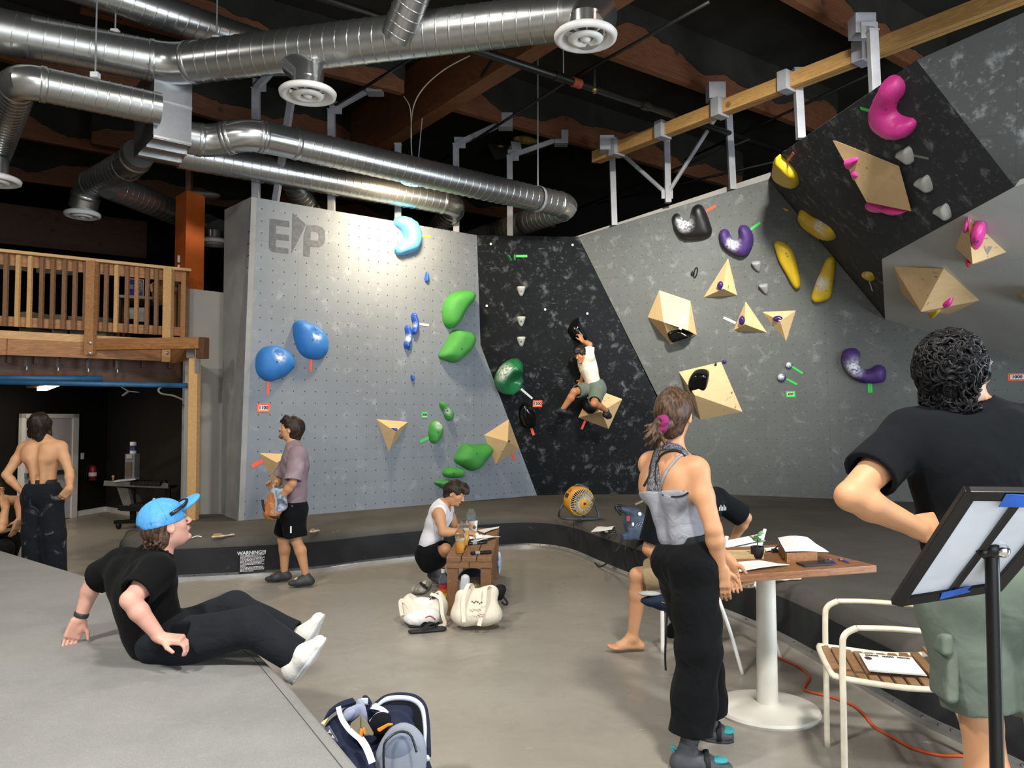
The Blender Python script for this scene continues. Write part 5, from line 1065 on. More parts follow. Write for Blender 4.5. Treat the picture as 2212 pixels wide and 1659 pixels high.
for row, (x0, x1, y0, n) in enumerate(((285, 350, 1043, 9), (292, 345, 1092, 8))):
    for i in range(n):
        p = P(x0+(x1-x0)*i/(n-1), y0, Y0-.02)
        if db is None:
            db = thing('dumbbell', 'dumbbell', 'dumbbell', p); obj('handle', tube([p+V(0, -.07, 0), p+V(0, .07, 0)], .013, 8), plain('chrome', '#d8d8dc', .15, 1, 0), db)
            for s in (-1, 1): obj('head', lathe([(.03, -.03), (.037, -.02), (.037, .02), (.03, .03)], p+V(0, .09*s, 0), (0, 1, 0), 6), plain('black_rubber', '#131314', .5), db)
            e = db
        else:
            e = db.copy(); COL.objects.link(e); e.location = tuple(p)
            for ch in list(db.children): c2 = ch.copy(); COL.objects.link(c2); c2.parent = e
        e['label'] = f'{["nearest", "second", "third", "fourth", "fifth", "sixth", "seventh", "eighth", "ninth"][i]} dumbbell from the grey box, {["upper", "lower"][row]} rack tier'; e['group'] = ['dumbbells on the upper rack tier', 'dumbbells on the lower rack tier'][row]
gb_ = thing('dispenser_box', 'tall grey box standing on the rack end', 'box', P(286, 1036, Y0)); a = P(286, 1034, Y0); tp = P(286, 980, Y0); w_ = 24/1700*Y0
obj('body', box((a+tp)/2, (w_*.85, .16, tp[2]-a[2]), None, .01), plain('box_grey', '#77757a', .5), gb_); obj('front_panel', box((a*.62+tp*.38)+V(-.01, -.085, 0), (w_*.55, .012, (tp[2]-a[2])*.6)), plain('brown_panel', '#5a4c40', .5), gb_); obj('top_plate', box(tp+V(0, -.085, -.04), (w_*.5, .012, .05)), plain('pale_label', '#9a989c', .5), gb_)
tn = thing('tin', 'white and blue tin standing on the grey box', 'tin', tp); r_ = 6.5/1700*Y0; hh = P(288, 955, Y0)[2]-tp[2]
obj('can', lathe([(r_*.95, 0), (r_, .01), (r_, hh-.01), (r_*.95, hh)], tp+V(.01, 0, .002), seg=16), plain('tin_white', '#cfcdd0', .4, var=0), tn, auto=40); obj('printed_band', lathe([(r_*1.01, hh*.25), (r_*1.01, hh*.7)], tp+V(.01, 0, .002), seg=16, cap=False), plain('tin_blue', '#38406e', .4, var=.4, vs=60), tn)
ty = thing('rack_tray', 'white tray lying on the rack end', 'tray', P(268, 1037, Y0)); obj('tray', bar(P(250, 1039, Y0-.1), P(297, 1034, Y0-.05), .2, .02), plain('tray_white', '#b9bbc0', .3), ty)
obj('peg', join(ball(P(244.5, 1030, Y0-.1), .02), tube([P(244.5, 1031, Y0-.1), P(244.5, 1039, Y0-.1)], .012, 8)), plain('tan_wood', '#a58560', .5), rk_, smooth=True)
# ------------------------------------------------------------------ warning notice on the mat side
wa, wb = G(516, 1246), G(572, 1242); wd = unit(wb-wa); wn = V(wd[1], -wd[0], 0)
wc = (wa+wb)/2+wn*.022; z0, z1 = P(543, 1238, wc[1])[2], P(543, 1188, wc[1])[2]
ws = thing('warning_notice', 'black notice headed WARNING on the side of the landing mat', 'sign', wc+V(0, 0, z0)); ww = np.linalg.norm(wb-wa)/2
Q = lambda u, v, o=0.0: wc+wd*ww*u+V(0, 0, z0+(z1-z0)*v)+wn*o
obj('backing', prism([Q(-1, 0), Q(1, 0), Q(1, 1), Q(-1, 1)], wn*.004), plain('notice_black', '#141416', .6, var=0), ws)
obj('heading', text_geo('WARNING!!!', .047, Q(-.05, .88, .006), wd, (0, 0, 1), .0016), M_INKW, ws)
rr = np.random.RandomState(5); bars = []
for k in range(13):
    v = .76-.056*k; x = -.92; end = (.9, .75, .95, .8, .93, .88, .7, .9, -.5, .85, .92, .9, .1)[k]
    while x < end: w = .06+.13*rr.rand(); bars.append(prism([Q(x, v, .0045), Q(min(x+w, end), v, .0045), Q(min(x+w, end), v+.03, .0045), Q(x, v+.03, .0045)], wn*.0006)); x += w+.035
o = obj('small_print', join(*bars), M_INKW, ws); o['kind'] = 'stuff'
# ------------------------------------------------------------------ bench with drinks and papers
BZ = .457
bnl, bnr = G(963, 1203, BZ), G(1063, 1203, BZ); bfr = G(1080, 1137, BZ); ba = unit(bfr-bnr); bs = unit(bnr-bnl); BLn = 1.62; BW = np.linalg.norm(bnr-bnl)
bench = thing('bench', 'low timber bench used as a table in the middle of the floor', 'bench', (bnl+bnr)/2*V(1, 1, 0))
M_BEN = wood('stained_bench_pine', '#6b4a2d', '#87613f', 0, 1.1); M_BENZ = wood('stained_bench_pine_z', '#684528', '#805a39', 2, 1.1)
up = V(0, 0, 1)
for k in range(3):
    w = BW/3; c = bnl+bs*w*(k+.5)-up*.02; timber('top_plank', c, c+ba*BLn, w-.006, .04, M_BEN, bench, bev=.006)
for k in (0, 1): c = bnl+bs*BW*(k*.5+.25)+ba*.03-up*.065; timber('end_apron', c-bs*BW*.245, c+bs*BW*.245, .045, .05, M_BEN, bench)
for s in (.03, BW-.03): timber('side_apron', bnl+bs*s+ba*.1-up*.065, bnl+bs*s+ba*(BLn-.1)-up*.065, .035, .05, M_BEN, bench)
for s in (.05, BW-.05):
    for l in (.06, .2, BLn-.2, BLn-.06)[:]:
        if l in (.2, BLn-.2) and s < .1: continue
        b = bnl+bs*s+ba*l; timber('leg', V(b[0], b[1], 0), V(b[0], b[1], BZ-.04), .085, .085 if l in (.06, BLn-.06) else .05, M_BENZ, bench, (0, 1, 0))
def on(px, py, z=BZ): return G(px, py, z)
M_CLEAR = plain('clear_plastic', '#f8fafa', .04, var=0, trans=.96, ior=1.04); M_JUICE = plain('orange_juice', '#f0a01c', .4, var=.03); M_FOAM = plain('milk_foam', '#e9dcc0', .5); M_PAPER = plain('white_paper', '#eceae6', .8, var=.01)
def cup(c, h, r, juice, label):
    t = thing('cup', label, 'cup', c); obj('cup_wall', lathe([(r*.78, 0), (r, h*.78), (r*1.06, h*.78), (r*1.04, h*.8), (r*.92, h*.86), (r*.5, h)], c, seg=20, cap=False), M_CLEAR, t, smooth=True)
    if juice: obj('drink', lathe([(r*.74, .004), (r*.74+(r*.2)*juice, h*.78*juice), (0, h*.78*juice)], c, seg=20), M_JUICE, t, smooth=True); obj('foam', lathe([(r*.74+(r*.2)*juice, h*.78*juice), (r*.78+(r*.2)*juice, h*.78*juice+h*.12), (0, h*.78*juice+h*.13)], c, seg=20), M_FOAM, t, smooth=True)
    return t
cup(on(994, 1195), .2, .042, .62, 'nearest lidded plastic cup of orange juice on the bench'); cup(on(1003, 1178), .21, .042, .75, 'second plastic cup of orange juice behind the nearest cup')
t = cup(on(1017, 1158)+up*.0, .25, .044, 0, 'tall clear empty plastic cup furthest along the bench'); obj('orange_slice', ball(on(1019, 1158)+up*.1, (.03, .03, .012)), M_JUICE, t, smooth=True)
wc_ = thing('paper_cup', 'white paper cup with a dark round print beside the clear cups', 'cup', on(1022, 1157)); obj('cup_wall', lathe([(.03, 0), (.042, .13), (.044, .135), (.04, .135), (.0, .13)], on(1022, 1157), seg=18), M_PAPER, wc_, smooth=True); c = on(1022, 1157)+V(.012, -.037, .08); obj('print', lathe([(0, 0), (.016, 0), (.016, .003)], c, (.3, -1, 0), 14), plain('print_blue', '#3c4b66', .6), wc_)
s = Solid(.008); r8 = np.random.RandomState(2)
for i in range(12): s.ell(on(1022, 1166)+V(r8.uniform(-.07, .08), r8.uniform(-.05, .05), r8.uniform(.01, .035)), (.035, .022, .016), np.linalg.qr(r8.normal(size=(3, 3)))[0], k=.008)
o = obj('crumpled_napkin', s.geo(), M_PAPER, smooth=True); tag(o, 'crumpled white paper napkin beside the cups', 'napkin')
def sheet(name, c, label, cat='paper', curl=.0, m=M_PAPER, z=None, n=5, group=None):
    """paper lying on four corners, thin but curled"""
    c = [np.asarray(p, float) for p in c]; v, f = [], []
    for i in range(n+1):
        for j in range(n+1):
            a, b = i/n, j/n; p = c[0]*(1-a)*(1-b)+c[1]*a*(1-b)+c[2]*a*b+c[3]*(1-a)*b; p = p+V(0, 0, .003+curl*math.sin(a*PI)*(.4+b)*.5+curl*.4*abs(math.sin(b*4+1)))
            v += [p, p+V(0, 0, .0012)]
    W_ = n+1; ix = lambda i, j, k: (i*W_+j)*2+k
    for i in range(n):
        for j in range(n): f += [(ix(i, j, 0), ix(i, j+1, 0), ix(i+1, j+1, 0), ix(i+1, j, 0)), (ix(i, j, 1), ix(i+1, j, 1), ix(i+1, j+1, 1), ix(i, j+1, 1))]
    for k in range(n):
        for a, b in (((k, 0), (k+1, 0)), ((k+1, n), (k, n)), ((0, k+1), (0, k)), ((n, k), (n, k+1))): f.append((ix(*a, 0), ix(*b, 0), ix(*b, 1), ix(*a, 1)))
    o = obj(name, (v, f), m, smooth=False, auto=50); return tag(o, label, cat, group)
sheet('paper_sheet', [on(1030, 1147), on(1079, 1139), on(1076, 1143), on(1046, 1153)], 'paper sheet lying at the far end of the bench', curl=.01)
sheet('paper_sheet', [on(1012, 1166), on(1050, 1158), on(1081, 1162), on(1022, 1176)], 'curled paper sheet in the middle of the bench', curl=.02)
M_PEN = plain('black_marker_plastic', '#161618', .35, var=0); M_CAP = plain('grey_marker_label', '#8a8a8c', .5, var=0)
def marker(a, b, r, label, m=M_PEN, band=True, cat='marker'):
    a, b = a+V(0, 0, r), b+V(0, 0, r); t = thing('marker', label, cat, a); d = b-a
    obj('barrel', tube([a, a+d*.62], r, 10), m, t, auto=40); obj('cap', tube([a+d*.62, a+d*.96, b], [r*1.12, r*1.08, r*.6], 10), m, t, auto=40)
    if band: obj('label_band', tube([a+d*.2, a+d*.42], r*1.04, 10), M_CAP, t, auto=40)
marker(on(1014, 1170), on(1055, 1168), .012, 'furthest black marker on the bench'); marker(on(1012, 1178), on(1052, 1174), .013, 'black marker lying behind another on the bench middle'); marker(on(1017, 1199), on(1062, 1196), .014, 'nearest black marker, at the bench edge')
marker(on(1031, 1160), on(1040, 1157), .007, 'short violet pen beside the crumpled napkin', plain('violet_pen', '#4a4580', .4, var=0), False, 'pen')
# bags round the bench
M_CANV = cloth('cream_canvas', '#ded5c2', .9, 300, 7, .6, .04); M_WHITEF = cloth('white_cotton', '#dddbd8', .9, 300, 9, .6, .03); M_BLKF = cloth('black_nylon', '#17181b', .6, 300, 9, .5); M_STRAP = plain('black_webbing', '#141416', .8, var=.05)
def ribbon(pts, w, t, side, n=5):
    pts = catmull(pts, n); v, f = [], []; sd = unit(side)
    for i, p in enumerate(pts):
        tg = unit(pts[min(i+1, len(pts)-1)]-pts[max(i-1, 0)]); s = unit(sd-tg*np.dot(sd, tg)); nn = np.cross(tg, s)
        v += [p-s*w/2-nn*t/2, p+s*w/2-nn*t/2, p+s*w/2+nn*t/2, p-s*w/2+nn*t/2]
    for i in range(len(pts)-1):
        for k in range(4): f.append((i*4+k, i*4+(k+1) % 4, i*4+4+(k+1) % 4, i*4+4+k))
    n4 = len(v)-4; return v, f+[(0, 1, 2, 3), (n4+3, n4+2, n4+1, n4)]
def YQ(Y): return lambda px, py: P(px, py, Y)
q = YQ(5.78)
tote = thing('tote_bag', 'big cream canvas tote bag leaning on the bench leg', 'bag', G(1030, 1350))
s = Solid(.009); s.ell(q(1028, 1318)+V(0, .04, 0), (.165, .085, .11), k=.04); s.ell(q(1008, 1330)+V(0, .02, 0), (.12, .1, .075), k=.05); s.ell(q(1050, 1328)+V(0, .02, 0), (.12, .1, .075), k=.05); s.cone(q(1000, 1290)+V(0, .04, 0), q(1062, 1284)+V(0, .05, 0), .05, .055, .05, (0, 1, 0), 1.3); s.ell(q(1028, 1262)+V(0, .04, .02), (.12, .05, .05), k=.02, neg=True); s.ripple = folds(.004, 26, 3); s.cut(V(0, 0, .006), V(0, 0, -1))
obj('bag_body', s.geo(), M_CANV, tote, smooth=True)
obj('handle', ribbon([q(1004, 1335)+V(0, -.115, 0), q(1002, 1290)+V(0, -.06, 0), q(1012, 1262)+V(0, -.02, 0), q(1020, 1268)+V(0, .02, 0), q(1024, 1300)+V(0, .0, 0)], .028, .004, (1, 0, 0)), M_CANV, tote); obj('handle', ribbon([q(1036, 1342)+V(0, -.125, 0), q(1046, 1300)+V(0, -.08, 0), q(1049, 1268)+V(0, -.03, 0), q(1058, 1272)+V(0, .02, 0), q(1062, 1292)+V(0, .05, 0)], .03, .004, (1, 0, 0)), M_CANV, tote)
for i, (x0, y0, w, h) in enumerate(((1019, 1296, 24, 7), (1015, 1318, 26, 3), (1032, 1327, 14, 3))):
    g = [];
    for k in range(6): g.append(ball(P(x0+w*k/6+1, y0+2*math.sin(k*2)+h/2+k*.6*(i == 0), 5.655-.0*k), (.006+.002*(k % 2), .004, .0028*h/3), 8, 5))
    o = obj('faded_print', join(*g), plain('print_brown%d' % i, ['#6d5d50', '#a6886a', '#8a7460'][i], .9), tote); o['kind'] = 'stuff'
q = YQ(5.95)
tote2 = thing('tote_bag', 'slumped small white tote bag stuffed with clothes behind the sandals', 'bag', G(912, 1355))
s = Solid(.009); s.ell(q(912, 1330)+V(0, .02, 0), (.165, .11, .085), k=.04); s.ell(q(885, 1312)+V(0, .04, 0), (.075, .08, .1), k=.05); s.ell(q(945, 1308)+V(0, .05, 0), (.07, .08, .1), k=.05); s.ell(q(915, 1288)+V(0, .03, .01), (.11, .07, .05), k=.02, neg=True); s.ripple = folds(.006, 24, 9); s.cut(V(0, 0, .006), V(0, 0, -1))
obj('bag_body', s.geo(), M_CANV, tote2, smooth=True)
s = Solid(.008); s.ell(q(902, 1332)+V(0, -.075, .0), (.09, .05, .05), k=.03); s.ell(q(930, 1326)+V(0, -.06, .0), (.08, .05, .06), k=.05); s.ell(q(915, 1303)+V(0, .02, .0), (.11, .05, .035), k=.04); s.ripple = folds(.007, 30, 4)
obj('white_garment', s.geo(), M_WHITEF, tote2, smooth=True); obj('red_edge', tube(catmull([q(922, 1326)+V(0, -.118, 0), q(933, 1322)+V(0, -.118, 0), q(944, 1330)+V(0, -.112, 0)], 5), .0035, 6), plain('red_thread', '#b8303c', .8), tote2)
obj('handle', ribbon([q(871, 1325)+V(0, -.06, 0), q(866, 1296)+V(0, -.03, 0), q(880, 1300)+V(0, -.04, 0), q(890, 1315)+V(0, -.06, 0)], .026, .004, (1, 0, .4)), M_CANV, tote2); obj('handle', ribbon([q(930, 1283)+V(0, 0, 0), q(952, 1290)+V(0, -.05, 0), q(958, 1320)+V(0, -.1, 0), q(963, 1340)+V(0, -.1, 0), q(950, 1346)+V(0, -.1, 0)], .026, .004, (1, 0, .3)), M_CANV, tote2)
sg_ = thing('sunglasses', 'dark blue sunglasses hooked on the small white tote', 'glasses', q(932, 1290)); obj('lens', ball(q(940, 1288)+V(0, .0, 0), (.03, .01, .015), R=np.array([[.75, 0, .66], [0, 1, 0], [-.66, 0, .75]])), plain('blue_lens', '#2a3358', .1, var=0), sg_, smooth=True); obj('temple', tube([q(926, 1298)+V(0, -.01, 0), q(938, 1285)+V(0, .0, 0)], .004, 6), M_PEN, sg_)
for i, (a, b) in enumerate((((880, 1357), (950, 1348)), ((880, 1369), (966, 1361)))):
    A, B = G(*a), G(*b); d = unit(B-A); n_ = V(-d[1], d[0], 0); Ls = np.linalg.norm(B-A)
    sd = thing('sandal', ['black flip flop sandal nearer the tote', 'black flip flop sandal in front of the other one'][i], 'sandal', (A+B)/2); s = Solid(.006); s.path([A+d*.04+up*.014, A+d*Ls*.4+up*.014, B-d*.05+up*.014], [.036, .038, .045], flat=up, fl=2.6); obj('sole', s.geo(), plain('black_foam', '#1b1b1c', .7), sd, smooth=True)
    obj('strap', ribbon([A+d*Ls*.35+n_*.042+up*.02, A+d*Ls*.5+n_*.03+up*.06, B-d*.09+up*.045, B-d*.075+up*.02], .026, .006, d), M_STRAP, sd); obj('strap', ribbon([A+d*Ls*.35-n_*.042+up*.02, A+d*Ls*.5-n_*.03+up*.06, B-d*.09+up*.045, B-d*.075+up*.02], .026, .006, d), M_STRAP, sd)
bt = thing('water_bottle', 'clear bottle in a rainbow striped sleeve beside the bench leg', 'bottle', G(957, 1312)); c = G(957, 1312); k_ = c[1]/1700
obj('bottle_body', lathe([(.03, 0), (.036, .01), (.036, .2), (.03, .24), (.014, .27), (.014, .285)], c, seg=18), M_CLEAR, bt, smooth=True); obj('cap', lathe([(.017, .28), (.017, .305), (.0, .306)], c, seg=14), M_WHITE, bt, auto=40)
for i, h in enumerate(('#2a2f6b', '#1f7a3a', '#e0c21e', '#dd6a1e', '#c22026')): obj('sleeve_band', lathe([(.0375, .012+.035*i), (.0375, .047+.035*i)], c, seg=18, cap=False), plain('sleeve_'+h[1:], h, .8), bt)
obj('sleeve_strap', ribbon([c+V(-.03, -.025, .15), c+V(-.045, -.03, .11), c+V(-.035, -.035, .02)], .012, .004, (0, 1, 0)), plain('yellow_strap', '#cdb53a', .8), bt)
cb_ = thing('chalk_bag', 'grey chalk bag with a black strap behind the small tote', 'chalk bag', G(918, 1300)); qq = YQ(6.4); s = Solid(.008); s.ell(qq(906, 1274), (.07, .06, .045), k=.02); s.ell(qq(922, 1266), (.04, .05, .05), k=.03); s.ripple = folds(.004, 35, 5); obj('bag_body', s.geo(), cloth('grey_mottled_cloth', '#6f6a62', .9, wear=('#bdb9b2', 18, .45, .6, .7)), cb_, smooth=True); obj('buckle', box(qq(917, 1262)+V(0, -.05, 0), (.08, .02, .02), ((.8, 0, -.6), (0, 1, 0), (.6, 0, .8)), .004), M_STRAP, cb_); obj('clip', tube(catmull([qq(914, 1262)+V(0, -.05, 0), qq(916, 1256)+V(0, -.05, 0), qq(921, 1258)+V(0, -.05, 0)], 5), .006, 6), plain('cream_plastic', '#cfc3ae', .5), cb_)
ub = thing('bag_heap', 'dark bag lying under the bench between its legs', 'bag', G(1015, 1290)); qq = YQ(6.75); s = Solid(.01); s.ell(qq(1020, 1248), (.12, .12, .07), k=.03); s.ell(qq(1035, 1262), (.09, .1, .09), k=.04); s.ripple = folds(.006, 24, 2); obj('bag_body', s.geo(), cloth('dark_navy_nylon', '#1e2230', .7), ub, smooth=True); obj('yellow_trim', tube(catmull([qq(1012, 1248)+V(0, -.11, 0), qq(1019, 1246)+V(0, -.12, 0), qq(1026, 1252)+V(0, -.1, 0)], 5), .008, 6), plain('yellow_strap', '#cdb53a', .8), ub)
ub2 = obj('folded_cloth', Solid(.01).ell(P(1028, 1262, 6.45), (.085, .07, .06), k=.02).ell(P(1015, 1270, 6.45), (.06, .06, .05), k=.03).geo(), cloth('tan_cloth', '#9a8a70', .9), smooth=True); tag(ub2, 'tan folded cloth under the near end of the bench', 'cloth')
ub3 = obj('plastic_bottle', Solid(.007).path([P(1005, 1250, 6.2), P(1004, 1272, 6.2)], [.035, .04], flat=(0, 1, 0), fl=1.2).geo(), plain('cloudy_bottle', '#c3c6cc', .3, var=.05), smooth=True); tag(ub3, 'cloudy white bottle standing just under the bench top', 'bottle')
hb = thing('black_pouch', 'black pouch with a cord loop behind the big tote', 'bag', G(1075, 1330)); qq = YQ(6.0); s = Solid(.008); s.ell(qq(1078, 1280), (.045, .05, .06), k=.02); s.ell(qq(1085, 1272), (.03, .03, .03), k=.02); obj('pouch_body', s.geo(), M_BLKF, hb, smooth=True); obj('cord', tube(catmull([qq(1083, 1285), qq(1092, 1295), qq(1096, 1304), qq(1090, 1306), qq(1084, 1300)], 5), .008, 6), M_STRAP, hb, smooth=True)
wb_ = obj('water_pouch', Solid(.008).ell(P(1078, 1215, 7.0), (.02, .05, .1), k=.02).geo(), plain('white_blue_pouch', '#9fb2cc', .4, var=.3, vs=20), smooth=True); tag(wb_, 'white and blue pouch leaning on the far side of the bench', 'pouch')
# ------------------------------------------------------------------ fans on the mat
fy = thing('drum_fan', 'yellow drum fan on a dark tube stand, standing on the mat', 'fan', G(1252, 1120, MZ)); FC = P(1252, 1082, 9.0); fa = unit(V(.42, -.86, -.18)); M_YEL = plain('yellow_fan_plastic', '#cf9226', .45, var=.04); FR = .165
obj('drum', lathe([(FR*.9, -.1), (FR, -.08), (FR, .03), (FR*.96, .05), (FR*.9, .05), (FR*.9, -.1)], FC, fa, 32, False), M_YEL, fy, auto=40); obj('back_cover', lathe([(0, -.12), (FR*.5, -.12), (FR*.92, -.1)], FC, fa, 28, False), plain('fan_dark', '#2c2d30', .5), fy, smooth=True)
d, s_, t_ = frame(fa)
gr = obj('grille_ring', tube([FC+fa*.055+(s_*math.cos(a)+t_*math.sin(a))*FR*.62 for a in np.linspace(0, 2*PI, 28, endpoint=False)], .006, 6, closed=True), M_YEL, fy)
for k in range(40): a = 2*PI*k/40; e = s_*math.cos(a)+t_*math.sin(a); obj('grille_spoke', tube([FC+fa*.035+e*FR*.95, FC+fa*.085+e*FR*.75, FC+fa*.1+e*FR*.34], .0042, 5), plain('cream_grille', '#cdbfa8', .5), fy)
obj('hub', lathe([(FR*.36, .085), (FR*.36, .105), (FR*.25, .115), (0, .115)], FC, fa, 24), M_YEL, fy, auto=40); obj('hub_button', lathe([(FR*.1, .115), (FR*.1, .12), (0, .121)], FC+s_*.0, fa, 16), plain('fan_dark', '#2c2d30', .5), fy)
for k in range(4): e = s_*math.cos(k*PI/2+.4)+t_*math.sin(k*PI/2+.4); w = np.cross(fa, e); obj('fan_blade', prism([FC-fa*.04+e*.03-w*.02, FC-fa*.02+e*FR*.85-w*.06, FC-fa*.06+e*FR*.85+w*.06, FC-fa*.05+e*.03+w*.03], fa*.006), plain('fan_dark', '#2c2d30', .5), fy)
M_TUB = plain('dark_blue_grey_tube', '#3f4650', .45); lx, rx = P(1222, 1085, 9.05), P(1282, 1078, 8.95); fl_ = lambda px, py: G(px, py, MZ+.02)
obj('stand', tube(catmull([lx, P(1210, 1100, 9.0), fl_(1208, 1116), fl_(1225, 1121), fl_(1270, 1121), fl_(1292, 1119), P(1290, 1102, 9.0), rx], 6), .013, 8), M_TUB, fy, smooth=True); obj('carry_handle', tube(catmull([FC+unit(V(-.5, 0, 1))*FR*.9, FC+V(-.02, .0, FR*1.12), FC+unit(V(.7, 0, .9))*FR*1.05], 6), .012, 8), M_TUB, fy, smooth=True)
p = FC-fa*.02+unit(V(-.75, -.35, .35))*FR; obj('label_patch', box(p, (.05, .012, .06), (unit(np.cross(fa, V(-.75, -.35, .35))), unit(V(-.75, -.35, .35)), fa), .003), plain('label_black', '#222', .5), fy); obj('label_patch', box(p+V(.03, -.0, .06), (.045, .012, .03), (unit(np.cross(fa, V(-.75, -.35, .6))), unit(V(-.5, -.35, .7)), fa), .003), plain('orange_label', '#cc5a20', .5), fy)
obj('power_cord', tube(catmull([FC+V(.03, .0, -FR), fl_(1262, 1117), fl_(1243, 1128), fl_(1238, 1140)], 6), .006, 6), M_STRAP, fy, smooth=True)
bw = thing('air_blower', 'dusty dark blue carpet blower with white speckled side on the mat', 'blower', G(1375, 1166, MZ)); q = YQ(7.5); M_BLW = plain('dusty_blue_plastic', '#39465a', .6, var=.12, vs=14)
s = Solid(.008); s.ell(q(1373, 1128), (.12, .085, .11), k=.03); s.cone(q(1345, 1100), q(1372, 1108), .03, .05, .03, (0, 1, 0), .7); s.box(q(1380, 1150), (.1, .08, .04), r=.02, k=.03); s.box(q(1352, 1158), (.035, .08, .02), r=.01, k=.02); s.ell(q(1348, 1122)+V(-.06, -.02, 0), (.05, .05, .05), k=.01, neg=True); obj('housing', s.geo(), M_BLW, bw, smooth=True)
obj('handle', tube(catmull([q(1360, 1100), q(1338, 1092), q(1330, 1096), q(1342, 1112)], 6), .014, 8), M_PEN, bw, smooth=True); gc = q(1381, 1138)+V(.0, -.085, 0)
g = [];
for rr_ in (.018, .034, .05):
    for k in range(int(rr_*400)): a = 2*PI*k/int(rr_*400); g.append(ball(gc+V(math.cos(a)*rr_, -.004, math.sin(a)*rr_), (.0035, .003, .0035), 6, 4))
o = obj('speckled_grille', join(*g), M_INKW, bw); o['kind'] = 'stuff'; obj('dial', lathe([(.018, 0), (.016, .012), (0, .013)], q(1379, 1108)+V(0, -.075, 0), (0, -1, 0), 14), M_PAPER, bw, auto=40); obj('red_switch', box(q(1354, 1118)+V(0, -.085, 0), (.03, .01, .05), None, .003), plain('red_plastic', '#a83a2c', .5), bw); obj('white_clip', ball(q(1364, 1130)+V(0, -.09, 0), (.012, .01, .02)), M_PAPER, bw, smooth=True)
obj('top_label', box(q(1380, 1088)+V(0, 0, .01), (.08, .05, .012), ((.9, 0, .4), (0, 1, 0), (-.4, 0, .9))), plain('tan_label', '#8a7a66', .6), bw)
obj('power_cord', tube(catmull([q(1345, 1160), G(1338, 1180, .39), G(1325, 1196, .33), G(1316, 1212, .15), G(1297, 1224, .03), G(1285, 1216, .02)], 6), .008, 6), M_STRAP, bw, smooth=True); obj('power_cord', tube(catmull([q(1358, 1165), G(1353, 1176, .4), G(1348, 1200, .3), G(1352, 1225, .15)], 6), .006, 6), M_STRAP, bw, smooth=True)
on2 = lambda px, py: G(px, py, MZ)
sheet('paper_sheet', [on2(1276, 1152), on2(1290, 1140), on2(1329, 1139), on2(1322, 1146)], 'cream paper sheet lying on the mat near the fans', curl=.02); marker(on2(1300, 1151), on2(1331, 1150), .01, 'black pen on the mat beside the cream sheet', cat='pen')
def brush(a, b, label, z=MZ, hc='#c9b8a8'):
    A, B = G(*a, z), G(*b, z); d = unit(B-A); n_ = V(-d[1], d[0], 0); Lb = np.linalg.norm(B-A); t = thing('climbing_brush', label, 'brush', (A+B)/2); s = Solid(.005); s.path([A+up*.016, A+d*Lb*.4+up*.014, A+d*Lb*.5+up*.013, B+up*.014], [.02, .018, .011, .015], flat=up, fl=1.8); obj('brush_handle', s.geo(), plain('brush_'+hc[1:], hc, .5), t, smooth=True)
    obj('bristles', box(A+d*Lb*.2+n_*.0-up*.0+up*.03, (Lb*.38, .03, .022), (d, n_, up), .004), plain('tan_bristle', '#b89460', .9, bump=.6, bs=300), t); obj('hang_ring', tube([B-d*.015+(d*math.cos(a)+n_*math.sin(a))*.012+up*.02 for a in np.linspace(0, 2*PI, 12, endpoint=False)], .004, 5, closed=True), plain('brush_'+hc[1:], hc, .5), t)
brush((461, 1163), (504, 1158), 'orange ended climbing brush on the mat near the warning notice'); brush((672, 1152), (688, 1149), 'short pale brush on the mat behind the man in shorts'); brush((1669, 1256), (1727, 1254), 'pale climbing brush on the mat under the table edge')
o = obj('tape_ring', tube(catmull([on2(415, 1163)+up*.006, on2(425, 1160)+up*.008, on2(435, 1161)+up*.006], 5), .006, 6), M_PAPER, smooth=True); tag(o, 'bit of white tape lying on the mat near the timber post', 'tape')
# ------------------------------------------------------------------ wooden table with things on it
TZ = .807; tA, tN, tC = G(1894, 1221, TZ), None, G(1682, 1176, TZ); tx = unit(V(-.95, -.31, 0)); tN = tA+tx*.82; tD = tN+(tC-tA); ty_ = unit(tC-tA)
table = thing('cafe_table', 'square wooden table on a round white pedestal', 'table', G(1658, 1537)); M_TBL = wood('oiled_acacia', '#7a4f30', '#93653f', 0, 1.0, .4)
cc = (tA+tN+tC+tD)/4; nrm = unit(V(-tx[1], tx[0], 0)); wid = abs(np.dot(tC-tA, nrm)); ctr = tA+tx*.41+unit(np.dot(tC-tA, nrm)*nrm)*wid/2
for k in range(6): c = ctr+nrm*(-wid/2+wid*(k+.5)/6)-up*.018; timber('top_board', c-tx*.41, c+tx*.41, wid/6-.0015, .036, M_TBL, table, bev=.003)
M_CREAM = plain('cream_enamel', '#dcd8cc', .35, var=.05, vs=4); bc = G(1658, 1537)
obj('pedestal', lathe([(.055, .02), (.052, .4), (.048, TZ-.05)], bc, seg=24), M_CREAM, table, auto=40); obj('base_plate', lathe([(.262, .0), (.268, .012), (.262, .026), (.2, .034), (.08, .04), (.056, .05)], bc, seg=44), M_CREAM, table, auto=40); obj('top_spider', box(V(bc[0], bc[1], TZ-.045), (.4, .4, .02), None, .004), M_CREAM, table)
ot = lambda px, py: G(px, py, TZ)
pt = thing('potted_plant', 'small green plant in a black pot on the table', 'plant', ot(1636, 1206)); c = ot(1636, 1206); k_ = c[1]/1700
obj('pot', lathe([(.02, 0), (.025, .004), (.033, .03), (.034, .062), (.03, .063), (.029, .05), (0, .05)], c, seg=24), plain('black_clay', '#1c1c1d', .6), pt, auto=50); obj('stem', tube(catmull([c+up*.05, c+up*.075+V(.002, 0, 0), c+up*.1], 4), .003, 6), plain('stem_brown', '#4a3b28', .8), pt)
M_LEAF = plain('soft_green_leaf', '#7fae7c', .5, var=.12, vs=40)
